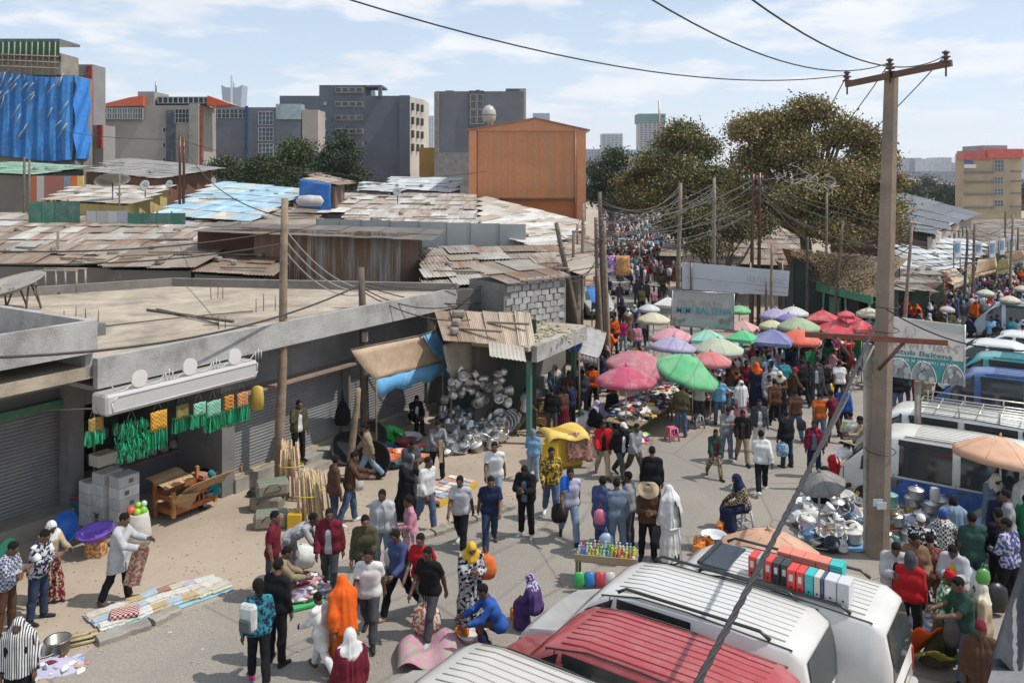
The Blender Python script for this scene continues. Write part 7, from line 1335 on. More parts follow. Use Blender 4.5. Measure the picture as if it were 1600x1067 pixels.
# shop beside the slab: chest, boxes, tub, yellow pile
p = G(896, 600); t = thing('baby_bath', 'bright blue oval baby bath hung up at the slab shop', 'bath', (p.x, p.y, 1.75)); MB().lathe([(0, .0), (.2, 0), (.26, .18), (.29, .19), (.29, .17), (.24, .02), (0, -.02)], 24, sy=1.75).build('tub', 'plastic', t, (.015, .11, .55), M4=Matrix.Rotation(R(96), 4, 'X'))
for i, (px, py, z) in enumerate(((846, 640, 0), (846, 640, .42), (846, 640, .84), (860, 632, 0), (860, 632, .42), (860, 632, .84))): t = thing('shop_carton', 'grey white carton in the double stack beside the slab shop post', 'box', gz(px, py, z), UA, 'cartons at the slab shop'); MB().rbox((0, 0, .2), (.5, .4, .4), .015).build('case', 'card', t, (.36, .34, .33)); MB().box((0, -.202, .22), (.2, .004, .16)).build('print', 'card', t, (.1, .1, .1))
for i, (px, py, z) in enumerate(((842, 662, 0), (850, 655, .3), (856, 664, 0))): t = thing('wooden_crate', ['yellow brown slatted crate on the ground at the slab shop', 'upper slatted crate at the slab shop', 'second slatted crate on the ground at the slab shop'][i], 'crate', gz(px, py, z), .3 * i); [MB().box((0, s_ * .2, .04 + k * .09), (.5, .02, .06)).build('slat', 'wood', t, (.45, .28, .1)) for k in range(3) for s_ in (-1, 1)]; [MB().box((s_ * .24, 0, .04 + k * .09), (.02, .4, .06)).build('slat', 'wood', t, (.42, .26, .1)) for k in range(3) for s_ in (-1, 1)]; MB().box((0, 0, .015), (.48, .38, .02)).build('bottom', 'wood', t, (.35, .22, .1))
heap('household wares crowded into the slab shop', 872, 622, 1.3, .7, 1.0, 120, 'bright_mix', (.06, .14), cat='goods', name='goods_pile', rot=UA); heap('dark bundles along the slab shop wall', 850, 628, .8, .5, 1.3, 60, 'cloth_mix', (.1, .2), cat='goods', name='goods_pile', rot=UA)
ware('basin', 'steel_basin', 'big grey steel basin on the crates', gz(843, 655, .75), (.5, .5, .5), 'steel', .8, (.2, 0, 0), 'basin')
t = thing('yellow_foam_pile', 'pile of yellow plastic trays under a yellow sheet with a patterned cloth', 'goods', G(876, 728), .25)
for i in range(4): MB().rbox((-.42 + i * .07, -.28 + .05 * i, .42 + .04 * i), (.5, .07, .75), .03, -.2).build('tray', 'plastic', t, (.66, .42, .02))
MB().rbox((.15, .1, .5), (.95, .7, 1.0), .08).build('stack', 'plastic', t, (.45, .28, .03)); MB().grid(lambda u, v: ((u - .5) * 1.25 + .12, (v - .5) * 1.0 + .1, 1.03 + .06 * math.sin(7 * u + 3 * v) - .35 * max(0, abs(u - .5) - .42) * 5 - .3 * max(0, abs(v - .5) - .4) * 5), 16, 14, .01).build('sheet', 'tarp', t, (.68, .48, .1)); MB().grid(lambda u, v: (.1 + (u) * .75, -.3 - .08 * v + .03 * math.sin(u * 14), .98 - .75 * v + .05 * math.sin(u * 5)), 12, 8, .01).build('patterned_cloth', 'spots', t, (.4, .24, .18), col2=(.22, .09, .07))
# books on a yellow frame
t = thing('book_tray', 'low tray of spread books and papers with a yellow edge', 'tray', G(695, 770), UA); MB().box((0, 0, .1), (1.7, .9, .04)).build('board', 'wood', t, (.45, .4, .33)); MB().box((0, -.46, .08), (1.7, .04, .14)).build('yellow_edge', 'plastic', t, (.6, .38, .03))
for i in range(24): MB().box((-.75 + (i % 8) * .21, -.3 + (i // 8) * .28, .135 + .01 * (i % 2)), (.17, .24, .03), q.uniform(-.2, .2)).build('book', 'card', t, q.choice([(.6, .57, .5), (.5, .2, .15), (.55, .52, .5), (.3, .33, .4), (.6, .4, .35)]))
# clothes sellers on the road edge
t = thing('green_tray', 'green tray heaped with folded pale clothes on the asphalt', 'tray', G(480, 937), .5); MB().rbox((0, 0, .06), (1.1, .75, .12), .04).build('tray', 'plastic', t, (.03, .38, .1)); heap('pale clothes heaped in the green tray', 480, 937, .5, .34, .4, 70, 'pastel_mix', (.06, .12), base=.12, rot=.5)
tag(MB().lathe([(0, 0), (.2, .02), (.26, .2), (.22, .36), (.06, .4), (.02, .44)], 12, sy=1.5, wob=lambda a, i: 1 + .06 * math.sin(4 * a)).build('white_sack', 'fabric', None, (.55, .56, .52), loc=gz(470, 882), rz=1.2), 'stuffed white sack with green stripes behind the bending man', 'sack')
# market clothes tables below the umbrellas
for i, (px, py, w, d, lab) in enumerate(((1000, 672, 3.0, 1.2, 'low clothes table under the pink parasol'), (1040, 640, 2.4, 1.2, 'second clothes table below the dusty pink parasol'), (1110, 638, 2.2, 1.2, 'clothes table under the green parasol'))): table(lab, px, py, w, d, .6, UA)
heap('heap of dark and white second hand clothes under the pink parasol', 1000, 668, 1.6, .8, .45, 190, 'cloth_mix', (.06, .15), base=.6, rot=UA); heap('shoes and folded clothes on the second table', 1040, 638, 1.3, .7, .4, 120, 'cloth_mix', (.06, .13), base=.6, rot=UA); heap('clothes heaped under the green parasol', 1112, 636, 1.2, .7, .5, 120, 'cloth_mix', (.06, .14), base=.6, rot=UA)
heap('red and orange clothes on the ground in front of the first table', 985, 688, .9, .5, .4, 70, 'bright_mix', (.07, .15), rot=UA); heap('blue plastic sheet bundle beside the seated woman', 908, 662, .6, .45, .45, 20, 'bright_mix', (.1, .2), cat='bundle', name='goods_pile'); heap('white and clear bags behind the seated woman', 938, 655, .6, .5, .6, 50, 'pastel_mix', (.08, .18), cat='bundle', name='goods_pile')
tag(MB().lathe([(1.0, 0), (.95, .5), (.75, .95), (.3, 1.2), (.02, 1.22)], 18, sx=1.25, sy=.9, wob=lambda a, i: 1 + .07 * math.sin(5 * a + i * 2)).build('covered_pile', 'tarp', None, (.2, .16, .035), loc=gz(1062, 625), rz=UA), 'great olive yellow covered pile between the parasols', 'bundle')
for i, (px, py, rx_, h) in enumerate(((1140, 620, 1.3, .8), (1175, 600, 1.5, .8), (1215, 592, 1.6, .9), (1240, 570, 1.8, 1.0), (1290, 575, 1.5, 1.0), (1180, 570, 1.6, .9), (1120, 585, 1.4, .8), (1320, 548, 1.6, 1.0), (1260, 548, 1.6, 1.0), (1075, 590, 1.3, .8), (1335, 570, 1.0, .6))):
    heap('stall heap of clothes %s' % ['near the blue sweater man', 'below the slate canopy', 'beside the yellow dress', 'under the coral canopy', 'under the largest red canopy', 'behind the sage parasol stall', 'behind the coral parasol', 'by the concrete pole stalls', 'behind the sage ribbed parasol', 'behind the olive covered pile', 'beside the red plastic tub'][i], px, py, rx_, .9, h, 110, 'cloth_mix' if i % 3 else 'bright_mix', (.09, .2), rot=UA + i)
for px, py, c, lab in ((1333, 560, (.6, .05, .04), 'red plastic tub at the end of the red canopy stalls'), (1322, 556, (.62, .08, .03), 'orange red tub behind the red one')): ware('bucket', 'plastic_tub', lab, gz(px, py), c, 'plastic', 2.2, cat='tub')
# stall goods behind van 3
t = thing('toiletry_stall', 'low box stall packed with soaps and bottles behind the white van', 'stall', G(948, 912), -.2); MB().box((0, 0, .55), (1.25, .6, .03)).build('tray', 'wood', t, (.3, .22, .14)); MB().box((0, -.3, .62), (1.25, .02, .14)).build('edge', 'card', t, (.4, .3, .18))
for sx_ in (-1, 1):
    for sy_ in (-1, 1): MB().box((sx_ * .58, sy_ * .26, .27), (.05, .05, .54)).build('leg', 'wood', t, (.25, .18, .12))
tl = Vector(t.location); qb = random.Random(77)
for i in range(64):
    p = tl + Matrix.Rotation(-.2, 3, 'Z') @ Vector((-.55 + (i % 16) * .073, -.22 + (i // 16) * .14, .57)); ware('bottle' if i % 3 else 'jar', 'toiletry_bottle', 'small toiletry bottle or tub packed in the box stall', p, qb.choice([(.6, .6, .57), (.6, .45, .05), (.05, .2, .5), (.05, .4, .15), (.5, .08, .1), (.55, .55, .6), (.3, .5, .1)]), 'plastic', (1, 1, .9) if i % 3 else (.4, .4, .5), (0, 0, 0), 'bottle', 'bottles in the box stall')
for i, c in enumerate(((.05, .4, .1), (.03, .2, .5), (.5, .05, .08), (.55, .5, .5))): p = tl + Vector((-.58 + .2 * i, -.36, .12)); tag(MB().lathe([(.02, .3), (.1, .28), (.13, .1), (.1, 0), (0, 0)], 8, sy=.5).build('carrier_bag', 'plastic', None, c, loc=p), ['green', 'blue', 'red', 'pale'][i] + ' carrier bag hanging on the box stall', 'bag')
def jerry(label, px, py, c=(.7, .2, .02), s=1., z=0):
    t = thing('jerrycan', label, 'jerrycan', gz(px, py, z), px * .7, 'jerrycans'); MB().rbox((0, 0, .15 * s), (.24 * s, .16 * s, .3 * s), .03 * s).build('body', 'plastic', t, c); MB().lathe([(0, 0), (.03 * s, 0), (.03 * s, .05 * s), (0, .05 * s)], 8, (.07 * s, 0, .3 * s)).build('cap', 'plastic', t, [x * .6 for x in c]); MB().tube([(-.09 * s, 0, .29 * s), (-.07 * s, 0, .35 * s), (.02 * s, 0, .35 * s), (.04 * s, 0, .29 * s)], .014 * s, 5).build('handle', 'plastic', t, c)
for i, (px, py) in enumerate(((1088, 858), (1096, 862), (1104, 856), (1111, 860), (1124, 834), (1131, 830), (1090, 868))): jerry('orange jerrycan in the cluster behind the parked vans', px, py, s=.8)
for i, (px, py) in enumerate(((804, 967), (812, 972), (808, 978), (716, 1000), (726, 996))): jerry('orange jerrycan beside the crouching man in blue' if i > 2 else 'orange jerrycan at the white van nose', px, py, s=.7)
ware('basin', 'enamel_basin', 'white enamel basin of goods beside the orange jerrycans', gz(1115, 846, .05), (.6, .62, .66), 'plastic', .6, cat='basin'); ware('basin', 'enamel_basin', 'clear bowl beside the crouching man in blue', gz(738, 1002, .05), (.6, .58, .55), 'plastic', .55, cat='basin')
b = MB(); c = G(690, 1030); b.grid(lambda u, v: ((u - .5) * 1.4 - .1 * v, (v - .5) * .9 + .2 * u, .12 + .1 * math.sin(6 * u + 2 * v) * math.sin(4 * v) + .08 * math.sin(13 * u)), 20, 14, .01); tag(b.build('floral_cloth', 'spots', None, (.55, .2, .35), loc=(c.x, c.y, 0), col2=(.25, .35, .2)), 'pink floral cloth bundle on the road next to the crouching man', 'cloth')
# kitchenware heap by the concrete pole
q = random.Random(44)
for i in range(300):
    px, py = q.uniform(1243, 1362), q.uniform(762, 862); kind = q.choice(['tray', 'basin', 'pot', 'lidpot', 'tray', 'bucket', 'jar']); steel = q.random() < .33; c = (.6, .59, .57) if steel else q.choice([(.6, .61, .64), (.64, .62, .58), (.2, .38, .6), (.54, .52, .66), (.6, .3, .1), (.05, .06, .08), (.62, .62, .56), (.64, .63, .6)]); g = math.hypot((px - 1308) / 64, (py - 812) / 50)
    if g > 1: continue
    ware(kind, {'lidpot': 'cooking_pot', 'pot': 'cooking_pot', 'jar': 'canister', 'tray': 'dinner_plate'}.get(kind, kind), ('shiny steel ' if steel else 'coloured enamel ') + {'lidpot': 'lidded pot', 'jar': 'canister', 'tray': 'plate'}.get(kind, kind) + ' in the kitchenware heap left of the concrete pole', gz(px, py, .55 * (1 - g) * q.random() + .03), c, 'steel' if steel else 'plastic', q.uniform(.55, 1.0) * (.6 if kind == 'basin' else 1), (q.uniform(-.7, .9), q.uniform(-.6, .6), q.uniform(0, 6)), {'lidpot': 'pot', 'jar': 'canister', 'tray': 'plate'}.get(kind, kind), 'kitchenware left of the concrete pole')
for i in range(150):
    px, py = q.uniform(1388, 1505), q.uniform(765, 856); kind = q.choice(['lidpot', 'jar', 'lidpot', 'kettle', 'tray', 'jar', 'bucket']); lv = q.choice((0, 0, .27, .5, .7))
    if py > 840 - (px - 1388) * .1 or py < 760 + (px - 1388) * .12: lv = 0
    c = (.62, .61, .59) if q.random() < .7 else q.choice([(.6, .58, .56), (.55, .3, .3), (.6, .5, .05), (.15, .35, .3)])
    ware(kind, {'lidpot': 'cooking_pot', 'jar': 'canister', 'tray': 'dinner_plate'}.get(kind, kind), '%s in the silver kitchenware display right of the concrete pole' % {'lidpot': 'lidded steel pot', 'jar': 'tall steel canister', 'tray': 'silver plate', 'kettle': 'steel kettle', 'bucket': 'pale bucket'}[kind], gz(px, py, lv), c, 'steel' if c[0] > .6 else 'plastic', q.uniform(.8, 1.15), (q.uniform(-.12, .12), q.uniform(-.12, .12), q.uniform(0, 6)), {'lidpot': 'pot', 'jar': 'canister', 'tray': 'plate'}.get(kind, kind), 'silver kitchenware right of the concrete pole')
for k in range(5): ware('bucket', 'striped_tub', 'tub in the striped tub tower beside the concrete pole', gz(1392, 838, k * .14), [(.55, .5, .48), (.55, .2, .08), (.6, .6, .58), (.35, .3, .12), (.55, .55, .55)][k], 'plastic', (1.0, 1.0, .55), cat='tub', group='tub tower by the pole')
for k in range(6): ware('jar', 'paint_tin', 'white printed tin in the tin tower beside the minibus', gz(1402, 790, .0 + k * .2), (.6, .56, .56), 'plastic', (1.5, 1.5, .75), cat='tin', group='tin tower by the minibus')
heap('cutlery and small plastic wares right of the concrete pole', 1440, 830, 1.3, .5, .45, 130, 'pastel_mix', (.03, .08), cat='goods', name='goods_pile'); heap('yellow and green plastic cups beside the pole', 1385, 826, .4, .35, .5, 60, 'bright_mix', (.04, .08), cat='goods', name='goods_pile'); heap('spoons ladles and colourful wares left of the pole', 1318, 800, .8, .5, .5, 120, 'pastel_mix', (.03, .09), cat='goods', name='goods_pile')
heap('second hand clothes spread over the right hand stall', 1560, 800, 2.2, 1.0, .6, 260, 'cloth_mix', (.07, .17)); heap('colourful clothes at the far end of the right hand stall', 1590, 850, 1.4, .9, .5, 140, 'cloth_mix', (.07, .17)); heap('clothes under the peach parasol', 1520, 765, 1.3, .6, .6, 100, 'cloth_mix', (.08, .17))
b = MB(); a, c = G(1478, 790), G(1588, 880); b.grid(lambda u, v: lerp(a, c, u) + Vector((-.55 * v, -.15 * v, .62 - .55 * v + .03 * math.sin(u * 15))), 20, 8, .015); tag(b.build('grey_tarp', 'tarp', None, (.26, .25, .22)), 'dull grey tarp strip between kitchenware and clothes stall', 'tarp')
b = MB(); c = G(1540, 862); b.grid(lambda u, v: ((u - .5) * 1.5, (v - .5) * .9, .35 + .18 * math.sin(3 * u) + .05 * math.sin(12 * u + 7 * v)), 16, 10, .01); tag(b.build('clear_sheet', 'tarp', None, (.35, .45, .55), loc=(c.x, c.y, 0)), 'crumpled pale blue plastic sheet by the right hand stall', 'sheet')
tag(MB().lathe([(.5, 0), (.55, .25), (.4, .5), (.1, .6), (.02, .6)], 14, sy=.7, wob=lambda a, i: 1 + .09 * math.sin(4 * a + i)).build('yellow_sack', 'tarp', None, (.6, .4, .08), loc=gz(1468, 768, .25)), 'bulging golden plastic sack beside the billboard post', 'sack')
t = thing('wicker_basket', 'pale woven basket heap behind the silver pots', 'basket', G(1458, 795)); [MB().lathe([(.3 + .06 * k, .05 * k), (.36 + .06 * k, .05 * k + .05), (.3 + .06 * k, .05 * k + .06)], 18, sy=.8).build('coil', 'wood', t, (.5, .4, .24)) for k in range(6)]
t = thing('wooden_board', 'brown wooden box panel leaning at the minibus', 'board', G(1418, 785), .1); [MB().box((-.3 + .2 * k, 0, .55), (.19, .05, 1.1)).build('plank', 'wood', t, (.3 * (1 - .1 * (k % 2)), .22, .14)) for k in range(4)]
heap('small wares heaped beside the white van tail', 1458, 985, .6, .5, .45, 140, 'pastel_mix', (.03, .08), cat='goods', name='goods_pile'); tag(MB().grid(lambda u, v: ((u - .5) * .9, (v - .5) * .7, .5 - .45 * v + .07 * math.sin(u * 8)), 12, 10, .02).build('striped_blanket', 'hstripe', None, (.03, .12, .05), loc=gz(1468, 1050), col2=(.45, .3, .03)), 'green yellow and red striped blanket at the van tail', 'blanket'); tag(MB().grid(lambda u, v: ((u - .5) * .5, (v - .5) * .5, .75 - .6 * v + .05 * math.sin(u * 9)), 10, 8, .02).build('orange_cloth', 'fabric', None, (.65, .09, .02), loc=gz(1440, 1040)), 'bright orange cloth hung at the van tail', 'cloth')
# far right shop goods
for i, (px, py) in enumerate(((1473, 480), (1478, 476), (1483, 480), (1466, 486), (1470, 472), (1478, 470), (1462, 482))): jerry('yellow jerrycan stacked outside the right hand shops', px, py, (.62, .38, .02), 1.7, .3 if i in (4, 5) else 0)
for px in (1416, 1423): ware('bucket', 'blue_drum', 'blue drum standing outside the right hand shops', gz(px, 496), (.02, .15, .45), 'plastic', (1.8, 1.8, 2.2), cat='drum', group='blue drums at the shops')
for i, (px, py, h_) in enumerate(((1488, 468, 1.5), (1500, 462, 1.8), (1512, 464, 1.3), (1545, 455, 1.2), (1530, 460, 1.0))): heap('green and bright plastic goods piled %s' % ['below the tan awnings', 'against the awning poles', 'beside the dark straight pole', 'along the far market row', 'in front of the long tan awning'][i], px, py, 1.1, .7, h_, 80, 'green_mix' if i < 3 else 'bright_mix', (.15, .3), cat='goods', name='goods_pile')
tag(MB().lathe([(.0, 0), (.5, .05), (.6, .25), (.4, .45), (0, .5)], 14, sx=1.8, sy=.7).build('mattress_roll', 'fabric', None, (.58, .55, .5), loc=gz(1428, 512)), 'rolled cream mattress lying behind the green billboard', 'mattress')
# satellite dishes
for i, (px, py, Y, r, c, lab) in enumerate(((176, 288, 49.5, 1.0, (.2, .18, .16), 'big dark wire satellite dish on the whitish hut roof'), (227, 291, 51, .36, (.5, .48, .45), 'small white satellite dish beside the big wire dish'), (265, 288, 54, .26, (.45, .44, .42), 'little grey dish at the roof corner of the whitish hut'), (621, 300, 55, .3, (.4, .4, .4), 'little dish on the cream roof'))):
    p = D(px, py, Y); t = thing('satellite_dish', lab, 'dish', p); tl_ = Matrix.Rotation(R(-20 if i == 0 else 70), 4, 'X') @ Matrix.Rotation(R(-15), 4, 'Y'); MB().lathe([(.02, 0), (r * .5, r * .06), (r * .8, r * .16), (r, r * .26), (r * .98, r * .28), (r * .5, r * .09), (.02, .03)], 20).build('bowl', 'paint', t, c, M4=tl_); MB().tube([(0, 0, -r * 1.6 - .3), (0, 0, 0)], .04, 6).build('mast', 'steel', t, (.2, .2, .2)); MB().tube([(0, 0, 0), tl_ @ Vector((0, 0, r * .8))], .02, 5).build('feed_arm', 'steel', t, (.2, .2, .2))
p = G(25, 482, 4.3); t = thing('roof_dish', 'large upturned beige dish on a rough timber stand on the flat roof', 'dish', p); MB().lathe([(.05, .55), (.6, .62), (1.0, .78), (1.02, .8), (.95, .8), (.5, .68), (.05, .62)], 22).build('bowl', 'concrete', t, (.3, .27, .23), M4=Matrix.Rotation(R(14), 4, 'X') @ Matrix.Rotation(R(-10), 4, 'Y'))
for k in range(8): a = k * .785; MB().tube([(.75 * math.cos(a), .55 * math.sin(a), 0), (.55 * math.cos(a + .3), .4 * math.sin(a + .3), .68)], .03, 5).build('strut', 'wood', t, (.14, .1, .08))
t = thing('roof_frame', 'low welded frame of pale posts at the back of the flat roof', 'frame', G(95, 455, 4.3)); [MB().tube([(x, y, 0), (x, y, .75)], .035, 5).build('post', 'wood', t, (.4, .36, .3)) for x in (-.7, .0, .7) for y in (-.3, .3)]; [MB().tube([(-.75, y, .75), (.75, y, .75)], .03, 5).build('rail', 'wood', t, (.38, .33, .27)) for y in (-.3, .3)]
tag(MB().lathe([(.0, -.35), (.5, -.3), (.62, 0), (.5, .3), (0, .35)], 14, sx=1.3, sy=.7, wob=lambda a, i: 1 + .08 * math.sin(4 * a + i)).build('wrapped_tank', 'tarp', None, (.5, .47, .46), loc=D(484, 314, 50)), 'white wrapped tank lying below the blue tarp hut', 'tank')
b = MB(); b.grid(lambda u, v: (lambda p: (p.x, p.y + .12 * math.sin(u * 9 + v * 5), p.z))(D(467 + 50 * u, 279 + 8 * u + v * 44, 51.4)), 14, 8, .02); tag(b.build('blue_tarp', 'tarp', None, (.015, .13, .4)), 'creased deep blue plastic sheet hung on the small upper hut', 'tarp')
b = MB(); b.grid(lambda u, v: G(-30 + 100 * u - 20 * v, 436 - 18 * v + 8 * math.sin(u * 4), 4.0 + .1 * math.sin(u * 12)), 12, 6, .02); tag(b.build('blue_sheet', 'tarp', None, (.2, .32, .55)), 'pale blue sheet behind the upturned roof dish', 'tarp')
